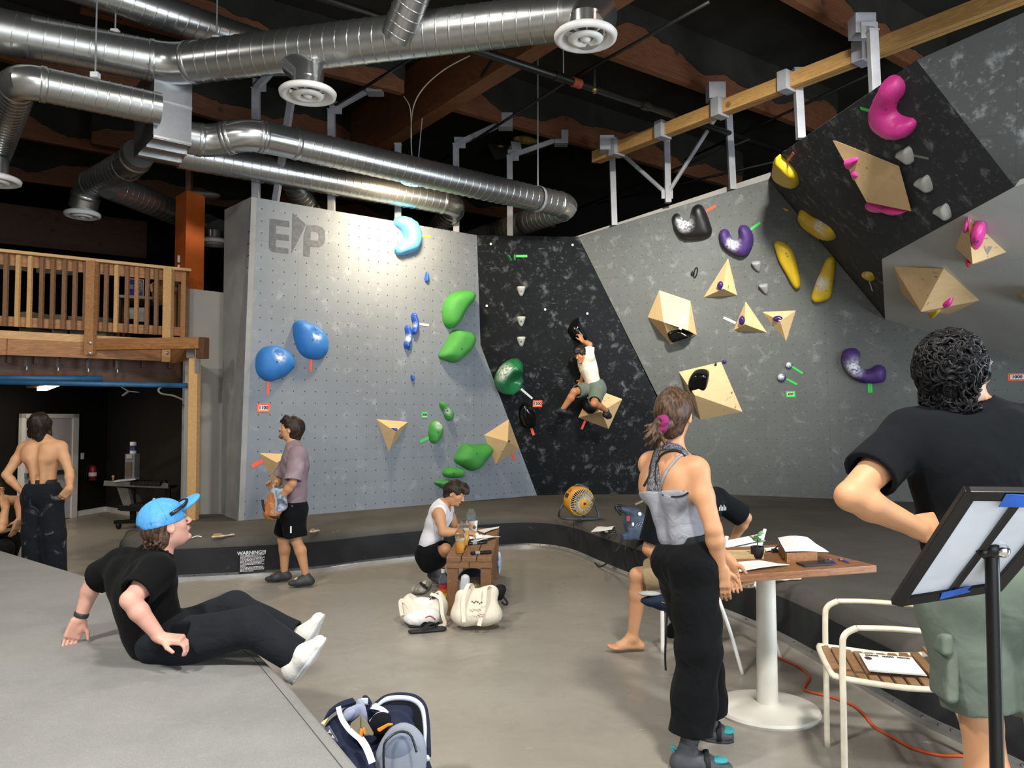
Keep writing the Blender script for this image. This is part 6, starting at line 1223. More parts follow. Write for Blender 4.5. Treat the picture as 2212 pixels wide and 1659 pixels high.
for k in range(9):
    a = 2.4*k; el = .25+.5*(k/9); d = V(math.cos(a)*math.cos(el), math.sin(a)*math.cos(el), math.sin(el)); b = c+up*(.082+.016*(k % 3)); e = b+d*.034; sdv = unit(np.cross(d, up)); nn = np.cross(sdv, d)
    R = np.array([d, sdv, nn]); obj('leaf', join(ball(b+d*.026, (.02, .015, .0035), 10, 6, R), tube([b, b+d*.012], .0015, 5)), M_LEAF, pt, smooth=True)
bx = thing('wooden_box', 'flat wooden box on the table carrying a sheet of paper', 'box', ot(1735, 1205)); pA, pB, pD = ot(1700, 1216), ot(1766, 1213), ot(1681, 1192)
hgt = .05; obj('box_body', prism([pA, pB, pB+(pD-pA), pD], up*hgt), wood('box_acacia', '#845630', '#9d6d42', 0, 1.6), bx); obj('lid_board', prism([pD+up*hgt*1.02+(pA-pD)*.1, pD+up*hgt*1.02, pB+(pD-pA)+up*hgt*1.02, pB+(pD-pA)*.9+up*hgt*1.02], up*.012), wood('box_acacia', '#845630', '#9d6d42', 0, 1.6), bx)
obj('clasp', box(pA+(pD-pA)*.3+up*.02-unit(pB-pA)*.004, (.012, .03, .03), None, .003), plain('brass', '#8a7240', .4, .8, 0), bx)
sh = [pA+up*hgt*1.0+(pB-pA)*-.05, pB+up*(hgt*.75)+(pB-pA)*.38, pB+(pD-pA)*.9+up*hgt*1.4, pD+up*hgt*1.35]; o = sheet('paper_sheet', sh, 'white sheet curling over the wooden box', curl=.014)
tag(obj('binder_clip', join(box(ot(1673, 1194)+up*.012, (.03, .02, .02), None, .003), tube([ot(1673, 1194)+up*.02, ot(1683, 1191)+up*.034], .004, 6)), M_PEN), 'black binder clip beside the wooden box', 'clip')
tr_ = obj('wooden_tray', prism([ot(1566, 1208), ot(1650, 1207), ot(1655, 1196), ot(1568, 1197)], up*.022), wood('pale_board', '#c7a878', '#d6ba8c', 0, 1.5)); tag(tr_, 'pale wooden board lying behind the potted plant', 'board')
sheet('paper_sheet', [ot(1575, 1219), ot(1640, 1213), ot(1706, 1223), ot(1598, 1238)], 'white sheet at the table edge beside the woman hands', curl=.008); sheet('paper_sheet', [ot(1650, 1186), ot(1690, 1183), ot(1686, 1190), ot(1655, 1193)], 'white sheet at the far side of the table', curl=.004)
ph = thing('phone', 'black phone lying on the table near the pens', 'phone', ot(1757, 1219)); a, b, c, d = ot(1720, 1219), ot(1738, 1226), ot(1799, 1222), ot(1783, 1214); obj('phone_body', prism([a, b, c, d], up*.012), plain('black_case', '#17181a', .35, var=0), ph); obj('camera_bump', prism([c*.78+a*.22, c*.95+a*.05, c*.8+d*.2, c*.55+d*.3+a*.15], up*.02), plain('grey_glass', '#34363a', .2, var=0), ph)
M_VIO = plain('violet_pen', '#4a4580', .4, var=0)
marker(ot(1790, 1210), ot(1806, 1219), .006, 'clear pen with violet ends beside the phone', M_VIO, True, 'pen'); marker(ot(1812, 1210), ot(1834, 1217), .006, 'clear pen with violet ends nearer the table corner', M_VIO, True, 'pen')
nb = thing('notebook_stack', 'dark notebook with white pages on the mat beneath the table', 'notebook', on2(1717, 1246)); obj('cover', prism([on2(1704, 1243), on2(1728, 1242), on2(1730, 1247), on2(1708, 1248)], up*.02), plain('navy_cover', '#20242e', .5), nb); obj('pages', prism([on2(1716, 1248), on2(1730, 1247), on2(1728, 1243), on2(1718, 1244)], up*.012), M_PAPER, nb)
# ------------------------------------------------------------------ armchairs with slatted seats
M_CHW = plain('ivory_chair_paint', '#d8cfb9', .4, var=.05, vs=12); M_SLAT = wood('worn_brown_slat', '#7a5a3c', '#94714e', 0, 1.4, .45); M_CHW2 = plain('white_chair_paint', '#e2dfd8', .4, var=.03)
def armchair(o, f, label, m, sc=1.0):
    f = unit(f); s = V(-f[1], f[0], 0); o = np.asarray(o, float)
    def L_(x, y, z): return o+(f*x+s*y+up*z)*sc     # x forward, y to the sitter's left
    t = thing('armchair', label, 'chair', o)
    for k in (1, -1):
        w = .235*k
        leg = catmull([L_(.235, w, 0), L_(.235, w, .3), L_(.235, w, .56), L_(.225, w, .625), L_(.18, w, .655)], 5); obj('leg', tube(leg, .0135*sc, 10, flat=.8), m, t, smooth=True)
        obj('armrest', tube(catmull([L_(.18, w, .655), L_(.05, w, .66), L_(-.12, w, .655), L_(-.215, w, .648)], 5), .014*sc, 10, flat=.75), m, t, smooth=True)
        rear = catmull([L_(-.37, w, 0), L_(-.28, w, .26), L_(-.205, w, .44), L_(-.195, w, .52), L_(-.215, w, .65), L_(-.27, w, .84)], 6); obj('leg', tube(rear, .0135*sc, 10, flat=.8), m, t, smooth=True)
        obj('seat_rail', tube(catmull([L_(.27, w*.9, .455), L_(.2, w*.96, .447), L_(0, w*.96, .432), L_(-.15, w*.96, .44), L_(-.2, w*.96, .46)], 5), .0125*sc, 8), m, t, smooth=True)
    obj('front_rail', tube(catmull([L_(.25, -.21, .452), L_(.272, -.17, .455), L_(.272, .17, .455), L_(.25, .21, .452)], 4), .0125*sc, 8), m, t, smooth=True)
    n = 10
    for i in range(n):
        x = .245-.047*i; z = .452-.02*math.sin(PI*i/(n-1))+(.02 if i == n-1 else 0); obj('slat', bar(L_(x, -.225, z), L_(x, .225, z), .036*sc, .014*sc, bev=.004), M_SLAT, t)
    for i in range(4):
        z = .615+.058*i; x = -.205-.055*((z-.6)/.24)-.012; obj('back_slat', bar(L_(x, -.232, z), L_(x, .232, z), .012*sc, .046*sc, bev=.003), m, t)
    return t
armchair(V(1.31, 5.22, 0), V(-.68, .73, 0), 'white slatted armchair the man in khaki shorts sits on', M_CHW2, .97)
c2 = armchair(V(1.66, 3.47, 0), V(-.97, .24, 0), 'ivory slatted armchair with a printed sheet on its seat', M_CHW, 1.04)
cz = .47; sA, sB, sC, sD = G(1856, 1413, cz), G(1970, 1422, cz), G(2003, 1462, cz), G(1878, 1452, cz)
fs = sheet('printed_form', [sA, sB, sC, sD], 'white printed sheet with a dark banner lying on the ivory chair seat', curl=.0)
ORG[fs.name] = np.array(fs.location)
B_l = lambda u, v: sA*(1-u)*(1-v)+sB*u*(1-v)+sC*u*v+sD*(1-u)*v+up*.0052
x = .05; r5 = np.random.RandomState(8); wd_ = []
for w0, w1 in ((.1, .36), (.42, .64), (.7, .94)):
    x = w0
    while x < w1-.02: w = .018+.01*r5.rand(); wd_.append(prism([B_l(x, .05), B_l(min(x+w, w1), .05), B_l(min(x+w, w1), .14), B_l(x, .14)], up*.0004)); x += w+.008
o = obj('banner_lettering', join(*wd_), M_INKB, fs); o['kind'] = 'stuff'; obj('round_logo', prism([B_l(.12+.07*math.cos(a), .27+.09*math.sin(a)) for a in np.linspace(0, 2*PI, 16, endpoint=False)], up*.0004), plain('logo_red_brown', '#4a2420', .7), fs)
# chalk bag with a hanging strap on the far chair
hk = thing('chalk_bag', 'navy chalk bag with a long black strap hanging from the white chair', 'chalk bag', P(1432, 1345, 4.75)); q = YQ(4.75); s = Solid(.007); s.ell(q(1415, 1298), (.09, .05, .035), k=.03); s.ell(q(1436, 1306), (.06, .05, .035), k=.03); s.ripple = folds(.004, 40, 7); obj('bag_body', s.geo(), cloth('navy_nylon', '#20283a', .7), hk, smooth=True)
obj('rim_lining', ball(q(1402, 1282), (.07, .04, .014)), plain('grey_fleece', '#9a9a98', .95), hk, smooth=True); obj('strap', ribbon([q(1440, 1280), q(1441, 1320), q(1438, 1380), q(1437, 1420), q(1438, 1448)], .012, .004, (1, 0, 0)), M_STRAP, hk); obj('strap', ribbon([q(1436, 1262), q(1443, 1290), q(1442, 1322)], .022, .005, (1, 0, 0)), M_STRAP, hk); obj('buckle', box(q(1441, 1318), (.035, .02, .03), None, .004), M_PEN, hk)
obj('stitched_logo', tube(catmull([q(1425, 1296)+V(0, -.052, 0), q(1432, 1298)+V(0, -.055, 0), q(1438, 1297)+V(0, -.055, 0), q(1434, 1301)+V(0, -.055, 0)], 5), .0025, 5), plain('green_thread', '#8f9a50', .8), hk)
# ------------------------------------------------------------------ sign stand seen from behind
st = thing('sign_stand', 'black pole stand with a tilted frame seen from behind, taped blue', 'sign stand', G(2146, 2217)); M_BLKP = plain('black_satin_metal', '#131314', .35, .3, .03); sx, sy = P(2142, 1180, 1.98)[:2]; pz = P(2142, 1195, 1.98)[2]
obj('pole', tube([V(sx, sy, .02), V(sx, sy, pz)], .0165, 16), M_BLKP, st, auto=40); obj('base_plate', lathe([(.17, 0), (.17, .012), (.02, .03)], V(sx, sy, 0), seg=32), M_BLKP, st, auto=40)
TLc, BLc = P(2092, 1066, 1.86), P(1941, 1297, 2.12); BRc = P(2153, 1264, 2.05); TRc = P(2318, 1069, 1.80); fn = unit(np.cross(TRc-TLc, BLc-TLc)); fn = fn if np.dot(fn, CAM-TLc) > 0 else -fn
FB = lambda u, v, o=0.0: TLc*(1-u)*(1-v)+TRc*u*(1-v)+BRc*u*v+BLc*(1-u)*v+fn*o
fu, fv = unit(TRc-TLc), unit(BLc-TLc)
for nme, a, b in (('frame_rail', FB(0, .0), FB(1, .0)), ('frame_rail', FB(0, 1), FB(1, 1)), ('frame_rail', FB(0, -.03), FB(0, 1.03)), ('frame_rail', FB(1, -.03), FB(1, 1.03))): obj(nme, bar(a, b, .03, .02, fn, .002), M_BLKP, st)
obj('back_panel', prism([FB(.03, .03, -.004), FB(.97, .03, -.004), FB(.97, .97, -.004), FB(.03, .97, -.004)], fn*.004), plain('white_board_back', '#cfd6e0', .25, var=.02), st); obj('spine_bar', bar(FB(.52, .06, .006), FB(.52, .97, .006), .014, .008, fn), M_BLKP, st)
M_BTAPE = plain('blue_painters_tape', '#2a63c8', .6, var=.08, vs=20)
obj('blue_tape', prism([FB(.33, -.03, .012), FB(.78, -.02, .012), FB(.78, .09, .012), FB(.34, .08, .012)], fn*.001), M_BTAPE, st); obj('blue_tape', prism([FB(.4, .94, .012), FB(.68, .9, .012), FB(.66, .95, .012), FB(.72, .98, .012), FB(.43, 1.02, .012)], fn*.001), M_BTAPE, st)
hp = P(2132, 1186, 1.96); obj('swivel', join(ball(hp+V(.012, 0, 0), .022), tube([hp, FB(.52, .56, .01)], .014, 10)), M_BLKP, st, smooth=True); obj('swivel_knob', join(ball(V(sx+.008, sy-.03, pz+.012), .018), tube([V(sx, sy, pz), V(sx+.02, sy-.03, pz+.03)], .006, 8)), plain('chrome', '#d8d8dc', .15, 1, 0), st, smooth=True)
# ------------------------------------------------------------------ orange extension cord
co = [(1655, 1412), (1690, 1424), (1728, 1442), (1748, 1462), (1738, 1482), (1742, 1492), (1796, 1506), (1841, 1523), (1867, 1544), (1889, 1570), (1927, 1592), (1971, 1616), (2024, 1630), (2076, 1633), (2150, 1640), (2240, 1652)]
o = obj('extension_cord', tube(catmull([G(a, b, .008) for a, b in co], 6), .0075, 8), plain('orange_cord', '#c4532c', .5), smooth=True); tag(o, 'orange extension cord snaking along the foot of the mat', 'cord')
# ------------------------------------------------------------------ open backpack on the floor
M_NAVY = cloth('navy_backpack_nylon', '#1d2236', .65, 350, 10, .5); M_GREYB = cloth('grey_backpack_panel', '#7d828d', .7, 350, 6, .4); M_TRIM = plain('pale_grey_binding', '#b7bccb', .6, var=.05); M_BLKIN = cloth('black_lining', '#101116', .85)
q = lambda px, py, dY=0.0: P(px, py, 3.12+dY)
bp = thing('backpack', 'open navy and grey backpack lying on the floor beside the near mat', 'backpack', G(815, 1700))
s = Solid(.008); s.path([q(745, 1590, .12), q(770, 1680, .0), q(800, 1760, -.1)], [.085, .1, .1], .04, (0, 1, .3), 1.1); s.path([q(850, 1590, .1), q(862, 1680, .0), q(865, 1760, -.1)], [.095, .115, .12], .05, (0, 1, .3), 1.1); s.cone(q(760, 1545, .2), q(870, 1550, .2), .05, .05, .05, (0, 1, 0), 1.2); s.ell(q(797, 1578, .06)+V(0, -.02, .05), (.075, .1, .12), k=.03, neg=True); s.ripple = folds(.005, 22, 6); s.cut(V(0, 0, .008), V(0, 0, -1)); obj('bag_body', s.geo(), M_NAVY, bp, smooth=True)
s = Solid(.008); s.ell(q(868, 1640, -.06), (.1, .045, .14), ((1, 0, -.15), (0, 1, 0), (.15, 0, 1)), k=.02); s.ripple = folds(.004, 18, 2); obj('front_pocket', s.geo(), M_GREYB, bp, smooth=True)
s = Solid(.007); s.ell(q(862, 1622, -.078), (.062, .026, .075), ((1, 0, -.25), (0, 1, 0), (.25, 0, 1)), k=.02); s.ripple = folds(.003, 24, 8); obj('small_pocket', s.geo(), cloth('blue_grey_pocket', '#6f7787', .75), bp, smooth=True)
obj('zip_seam', tube(catmull([q(829, 1660, -.13), q(830, 1610, -.13), q(845, 1590, -.12), q(868, 1580, -.11), q(888, 1590, -.12), q(900, 1625, -.13)], 7), .0045, 6), M_PEN, bp, smooth=True)
fl_pts = [q(808, 1528, .16), q(830, 1512, .2), q(862, 1507, .22), q(893, 1512, .22), q(912, 1530, .2), q(919, 1565, .14), q(921, 1605, .06), q(922, 1640, -.04)]
fp = catmull(fl_pts, 5); v, f = [], []
cen = q(850, 1585, .16)
for k, p in enumerate(fp): v += [p, p+V(0, .01, 0), cen*.55+p*.45+V(0, .0, 0), cen*.55+p*.45+V(0, .01, 0)]
for k in range(len(fp)-1): a = k*4; f += [(a, a+2, a+6, a+4), (a+1, a+5, a+7, a+3), (a, a+4, a+5, a+1), (a+2, a+3, a+7, a+6)]
obj('lid_flap', (v, f), M_BLKIN, bp, auto=60); obj('lid_binding', tube(fp, .011, 8), M_TRIM, bp, smooth=True); obj('lid_edge', tube([p+V(.006, .012, .008) for p in fp], .01, 8), M_NAVY, bp, smooth=True)
def flatband(pts, w, m, name='opening_binding'): obj(name, ribbon(pts, w, .005, unit(np.cross(pts[-1]-pts[0], V(.2, -1, .5)))), m, bp)
flatband([q(731, 1527, .1), q(738, 1552, .06), q(755, 1577, .0), q(778, 1597, -.03)], .02, M_TRIM); flatband([q(802, 1527, .14), q(825, 1532, .12), q(843, 1550, .1), q(855, 1570, .06)], .018, M_TRIM); flatband([q(800, 1560, .1), q(812, 1546, .1), q(825, 1541, .1), q(840, 1552, .08), q(848, 1566, .06)], .014, M_TRIM)
flatband([q(779, 1596, -.06), q(790, 1612, -.09), q(798, 1630, -.11), q(804, 1648, -.12)], .026, plain('lilac_white_strap', '#d3d2e4', .6, var=.02), 'side_piping')
M_LAV = cloth('lavender_grey_lining', '#8a8fa3', .8)
for c_, R_l, ax_ in ((q(762, 1540, .1), (.05, .012, .028), ((.85, .1, .5), (-.2, 1, .1), (-.5, -.1, .85))), (q(783, 1541, .11), (.022, .012, .06), ((1, 0, .25), (0, 1, 0), (-.25, 0, 1))), (q(752, 1546, .08), (.04, .01, .016), ((.8, 0, .6), (0, 1, 0), (-.6, 0, .8)))):
    s = Solid(.006); s.ell(c_, R_l, ax_, k=.01); s.ripple = folds(.004, 45, 3); obj('lining_fold', s.geo(), M_LAV, bp, smooth=True)
obj('black_pocket', Solid(.007).ell(q(825, 1566, .07), (.05, .035, .05), k=.02).geo(), M_BLKIN, bp, smooth=True)
obj('carry_loop', ribbon([q(780, 1516, .16), q(786, 1505, .18), q(795, 1512, .16), q(803, 1526, .14)], .024, .006, (0, 1, 0)), M_NAVY, bp); obj('buckle', box(q(787, 1514, .13), (.03, .012, .022), None, .004), M_TRIM, bp)
M_OLV = cloth('olive_tan_cloth', '#6d6553', .9); M_ORL = plain('bright_orange_cloth', '#e0801e', .8)
for pts, dY in (([(756, 1586), (757, 1566), (778, 1549), (777, 1584), (769, 1592)], .02), ([(780, 1550), (790, 1560), (806, 1588), (788, 1589), (779, 1574)], .03)): obj('olive_cloth', prism([q(a_, b_, dY-.03*(b_-1550)/40) for a_, b_ in pts], V(0, .012, .004)), M_OLV, bp)
for pts in ([(775, 1590), (778, 1576), (784, 1580), (783, 1591)], [(784, 1575), (787, 1575), (790, 1585), (786, 1586)], [(815, 1577), (838, 1565), (848, 1566), (838, 1569), (820, 1581)]): obj('orange_lining', prism([q(a_, b_, -.02) for a_, b_ in pts], V(0, .008, .003)), M_ORL, bp)
pc = q(729, 1583, -.035); pu = unit(q(738, 1597, -.05)-q(722, 1570, -.02)); pw = unit(q(741, 1592, -.05)-q(727, 1600, -.03)); pn = np.cross(pu, pw); pn = pn if np.dot(pn, CAM-pc) > 0 else -pn
pc = pc+pn*.035
obj('logo_patch', prism([pc+pu*a*.036+pw*b*.019 for a, b in ((-1, -1), (1, -1), (1, 1), (-1, 1))], pn*.004), plain('grey_patch', '#5b5d6a', .7), bp)
for sgn in (-1, 1):
    e = pc+pn*.005+pu*.0115*sgn; obj('logo_mark', prism([e+pw*-.014+pu*.009*1, e+pw*-.004+pu*.001, e+pw*.004+pu*.001, e+pw*.014+pu*.009, e+pw*.014-pu*.009, e+pw*.004-pu*.003, e-pw*.004-pu*.003, e-pw*.014-pu*.009], pn*.0008), M_INKW, bp)
obj('shoulder_strap', ribbon([q(700, 1560, .1), q(712, 1540, .1), q(735, 1524, .12), q(765, 1514, .16)], .03, .01, (0, 1, .3)), M_NAVY, bp); obj('yellow_lining', prism([q(693, 1562, .08), q(712, 1545, .09), q(700, 1566, .06)], V(0, .004, 0)), plain('pale_yellow_cloth', '#d0c890', .8), bp)
# ------------------------------------------------------------------ people: one continuous body each, clothes and hair as parts
def skin_mat(name, c, blush='#b5654a'):
    if name in MATS: return MATS[name]
    n = NT(name); v = n.coord('Object'); f = n.noise(v, 7, 3); b = lin(c)
    n.col(n.mix(n.ramp(f, .42, .75, 0, .35), b, lin(blush))); n.rough(.52); n.b.inputs['Specular IOR Level'].default_value = .35
    n.b.inputs['Subsurface Weight'].default_value = .06; n.b.inputs['Subsurface Radius'].default_value = (.015, .006, .004)
    n.bump(n.noise(v, 90, 3), .08, .003); MATS[name] = n.m; return n.m
def hair_mat(name, c1, c2, rough=.45, sc=90):
    n = NT(name); v = n.coord('Object', (1, 1, .22)); f = n.noise(v, sc, 3, .6, .4); n.col(n.mix(n.ramp(f, .35, .65), lin(c1), lin(c2))); n.rough(rough); n.b.inputs['Specular IOR Level'].default_value = .22; n.bump(f, .3, .004); return n.m
M_EYE = plain('eye_white', '#e6e2dc', .2, var=0); M_IRIS = plain('iris_brown', '#2a1a10', .2, var=0); M_LIP = plain('lip_tone', '#a8695a', .5, var=.03)
def lerp(a, b, t): return np.asarray(a)*(1-t)+np.asarray(b)*t
def axes_head(f, u=(0, 0, 1)):
    f = unit(f); r = unit(np.cross(f, u)); return r, f, np.cross(r, f)
def hand(s, w, d, n, t, side, curl=.6, S=1.0, thumb=.5, spread=0.0):
    """palm, four unequal fingers and a thumb. w wrist, d along hand, n palm-facing normal, t towards the thumb"""
    d = unit(d); n = unit(n-d*np.dot(n, d)); t = unit(np.cross(d, n)); t = t if side > 0 else -t
    k = .0045
    s.box(w+d*.05*S+n*.002, (.043*S, .034*S, .0075*S), (d, t, n), .006*S, .014); s.cone(w-d*.01, w+d*.03*S, .025*S, .027*S, .015, n, 1.5)
    s.ell(w+d*.038*S+t*.022*S+n*.010*S, (.03*S, .016*S, .014*S), (d, t, n), .012)
    for off, ln, r in ((.029, .074, .0088), (.0098, .082, .009), (-.0095, .076, .0086), (-.028, .060, .0076)):
        p = w+d*.088*S+t*off*S; a = 0.0; dd = unit(d+t*off*spread*6)
        for seg, c in ((.46, .35), (.31, .4), (.23, .3)):
            a += curl*c*1.35; q = p+(dd*math.cos(a)+n*math.sin(a))*ln*seg*S; s.cone(p, q, r*S, r*.93*S, k); p = q; r *= .93
    p = w+d*.022*S+t*.026*S+n*.004; e = unit(d*.62+t*.66+n*.35*thumb*2); q = p+e*.046*S; s.cone(p, q, .0125*S, .0105*S, .008)
    e2 = unit(e*.6+d*.6+n*.35*thumb); r2 = q+e2*.034*S; s.cone(q, r2, .0102*S, .0085*S, k)
def body(root, J, S, skin, h=.007, barefoot='', spine=False, curlL=.6, curlR=.6, lean=1.0, chest=1.0, face=True, torso=True, foot=True):
    s = Solid(h); u = unit(J['nk']-J['pv']); r = unit(J['shR']-J['shL']); f = unit(np.cross(u, r)); J['f'], J['r'], J['u'] = f, r, u
    # torso
    mark = 0; keep = []
    s.path([J['pv'], J['ws'], J['ch']], [.118*S*lean, .112*S*lean, .142*S*chest], .04, f, 1.45)
    s.cone(J['ch'], lerp(J['ch'], J['nk'], .75), .142*S*chest, .1*S, .04, f, 1.4)
    for k in 'LR':
        mark = 0 if k == 'L' else len(s.p); sg = 1 if k == 'R' else -1; sh, el, wr = J['sh'+k], J['el'+k], J['wr'+k]
        s.cone(J['nk']-u*.015*S, lerp(J['nk'], sh, .85), .052*S, .05*S, .04); s.cone(lerp(J['ch'], J['nk'], .6), sh, .07*S, .058*S, .04)
        s.ell(lerp(J['ch'], sh, .5)+f*.045*S, (.075*S, .05*S, .055*S), (r, f, u), .04); s.ell(lerp(J['ch'], sh, .55)-f*.06*S, (.06*S, .028*S, .08*S), (r, f, u), .05)
        keep += s.p[mark:]
        s.cone(sh, lerp(sh, el, .45), .059*S, .049*S, .03); s.cone(lerp(sh, el, .45), el, .049*S, .039*S, .02)
        m = lerp(el, wr, .3); s.cone(el, m, .039*S, .042*S, .015); s.cone(m, wr, .042*S, .027*S, .015)
        hd = J.get('hd'+k, wr-el); hn = J.get('hn'+k, -r*sg+f*.2); hand(s, wr, np.asarray(hd, float), np.asarray(hn, float), None, J.get('ht'+k, 1), curlL if k == 'L' else curlR, S)
        hp, kn, an, to = J['hip'+k], J['kn'+k], J['an'+k], J['to'+k]; mark = None
        s.cone(lerp(J['pv'], hp, .5), hp, .095*S, .085*S, .03); s.cone(hp, lerp(hp, kn, .5), .08*S, .068*S, .03); s.cone(lerp(hp, kn, .5), kn, .068*S, .052*S, .02)
        sh_ = unit(an-kn); back = J['f']*-1
        th = unit(kn-hp); back = -(unit(to-an)-sh_*np.dot(unit(to-an), sh_)); back = unit(back)
        s.cone(kn, lerp(kn, an, .3)+back*.014*S, .052*S, .056*S, .02); s.cone(lerp(kn, an, .3)+back*.014*S, an, .056*S, .034*S, .02)
        fd = to-an; toe = to; fl = unit(fd); heel = J.get('he'+k, an-sh_*-.055*S-fl*.03*S); upf = unit(np.cross(np.cross(unit(toe-heel), -sh_), unit(toe-heel)))
        if k in barefoot:
            ball_ = lerp(heel, toe, .7); s.cone(heel+upf*.03*S, an, .032*S, .034*S, .02); s.cone(heel+upf*.028*S, ball_+upf*.02*S, .03*S, .034*S, .02, upf, 1.4); s.cone(an+fl*.02*S, ball_+upf*.026*S, .034*S, .024*S, .03)
            sd = unit(np.cross(toe-heel, upf))
            for i, (o, l, rr) in enumerate(((.024, .30, .0125), (.01, .30, .0095), (-.002, .28, .009), (-.014, .25, .0085), (-.025, .21, .008))): q = ball_+upf*.012*S+sd*o*S*(1 if k == 'L' else -1); s.cone(q, q+unit(toe-heel)*l*.24*S, rr*S*1.1, rr*S, .006)
    m0 = len(s.p)
    if spine:
        b0 = lerp(J['pv'], J['ws'], .6)-f*.098*S*lean; b1 = J['ws']-f*.088*S*lean; b2 = J['ch']-f*.125*S*chest; b3 = lerp(J['ch'], J['nk'], .7)-f*.11*S
        for a_, b_ in ((b0, b1), (b1, b2), (b2, b3)): s.cone(a_, b_, .012*S, .014*S, .03, neg=True)
        for g in (1, -1): s.cone(b0+r*.035*g*S+f*.02, b1+r*.04*g*S+f*.02, .03*S, .034*S, .03); s.cone(b1+r*.04*g*S+f*.02, b2+r*.055*g*S+f*.035, .034*S, .04*S, .03); s.ell(lerp(b2, b3, .4)+r*.09*g*S+f*.03, (.055*S, .032*S, .08*S), (unit(r*g+u*.35), f, unit(u-r*g*.35)), .05)
        keep += s.p[m0:]
    J['torso'] = keep; J['torsoc'] = list(s.c)
    # neck and head
    hr, hf, hu = axes_head(J['fh'], J.get('uh', (0, 0, 1))); J['H'] = (hr, hf, hu); c = J['hd']; a = S*J.get('hs', 1.0); A = (hr, hf, hu)
    at = lambda x, y, z: c+hr*x*a+hf*y*a+hu*z*a
    J['at'] = at; J['a'] = a
    s.cone(J['nk']-u*.02, at(0, -.022, -.055), .058*S, .054*S, .03)
    s.ell(at(0, -.012, .028), (.075*a, .096*a, .088*a), A, .02); s.cone(at(0, .022, -.01), at(0, .035, -.082), .062*a, .038*a, .03); s.ell(at(0, .012, -.055), (.054*a, .062*a, .045*a), A, .03)
    s.ell(at(0, .076, -.096), (.02*a, .014*a, .014*a), A, .018); s.cone(at(0, .083, .02), at(0, .106, -.024), .007*a, .0115*a, .01); s.ell(at(.012, .095, -.03), (.008*a, .01*a, .007*a), A, .006); s.ell(at(-.012, .095, -.03), (.008*a, .01*a, .007*a), A, .006)
    s.ell(at(0, .074, .034), (.052*a, .018*a, .011*a), A, .018); s.ell(at(0, .086, -.05), (.022*a, .01*a, .006*a), A, .006); s.ell(at(0, .084, -.061), (.019*a, .01*a, .007*a), A, .006)
    for g in (1, -1):
        s.ell(at(.042*g, .052, -.02), (.024*a, .024*a, .024*a), A, .02); s.ell(at(.032*g, .096, .012), (.017*a, .012*a, .010*a), A, .01, neg=True)
        e = unit(hr*g-hf*.35); s.ell(at(.078*g, -.008, -.006), (.009*a, .021*a, .033*a), (e, np.cross(hu, e), hu), .008); s.ell(at(.088*g, -.002, -.004), (.006*a, .011*a, .018*a), (e, np.cross(hu, e), hu), .004, neg=True)
    obj('body', s.geo(), skin, root, smooth=True)
    if face:
        for g in (1, -1):
            e = obj('eye', ball(at(.032*g, .0725, .012), .0125*a, 12, 8, np.array(A)), M_EYE, root, smooth=True); obj('iris', ball(at(.032*g, .0825, .012), (.0058*a, .0035*a, .0058*a), 10, 6, np.array(A)), M_IRIS, e, smooth=True)
            obj('eyelid', tube([at(.017*g, .083, .0175), at(.03*g, .088, .0215), at(.046*g, .079, .0175)], .0042*a, 6), skin, root, smooth=True)
            obj('eyebrow', tube([at(.014*g, .093, .036), at(.032*g, .093, .042), at(.052*g, .078, .037)], [.0035*a, .0042*a, .002*a], 6), J.get('brow', M_IRIS), root, smooth=True)
        obj('lips', Solid(.003).ell(at(0, .0925, -.050), (.021*a, .007*a, .0042*a), A, .004).ell(at(0, .0915, -.0585), (.018*a, .007*a, .005*a), A, .003).geo(), M_LIP, root, smooth=True)
    return J
def hollow(s, end, inward, r, depth=.06, flat=None, fl=1.0): s.cone(end-unit(inward)*.02, end+unit(inward)*depth, r, r, .004, flat, fl, neg=True)
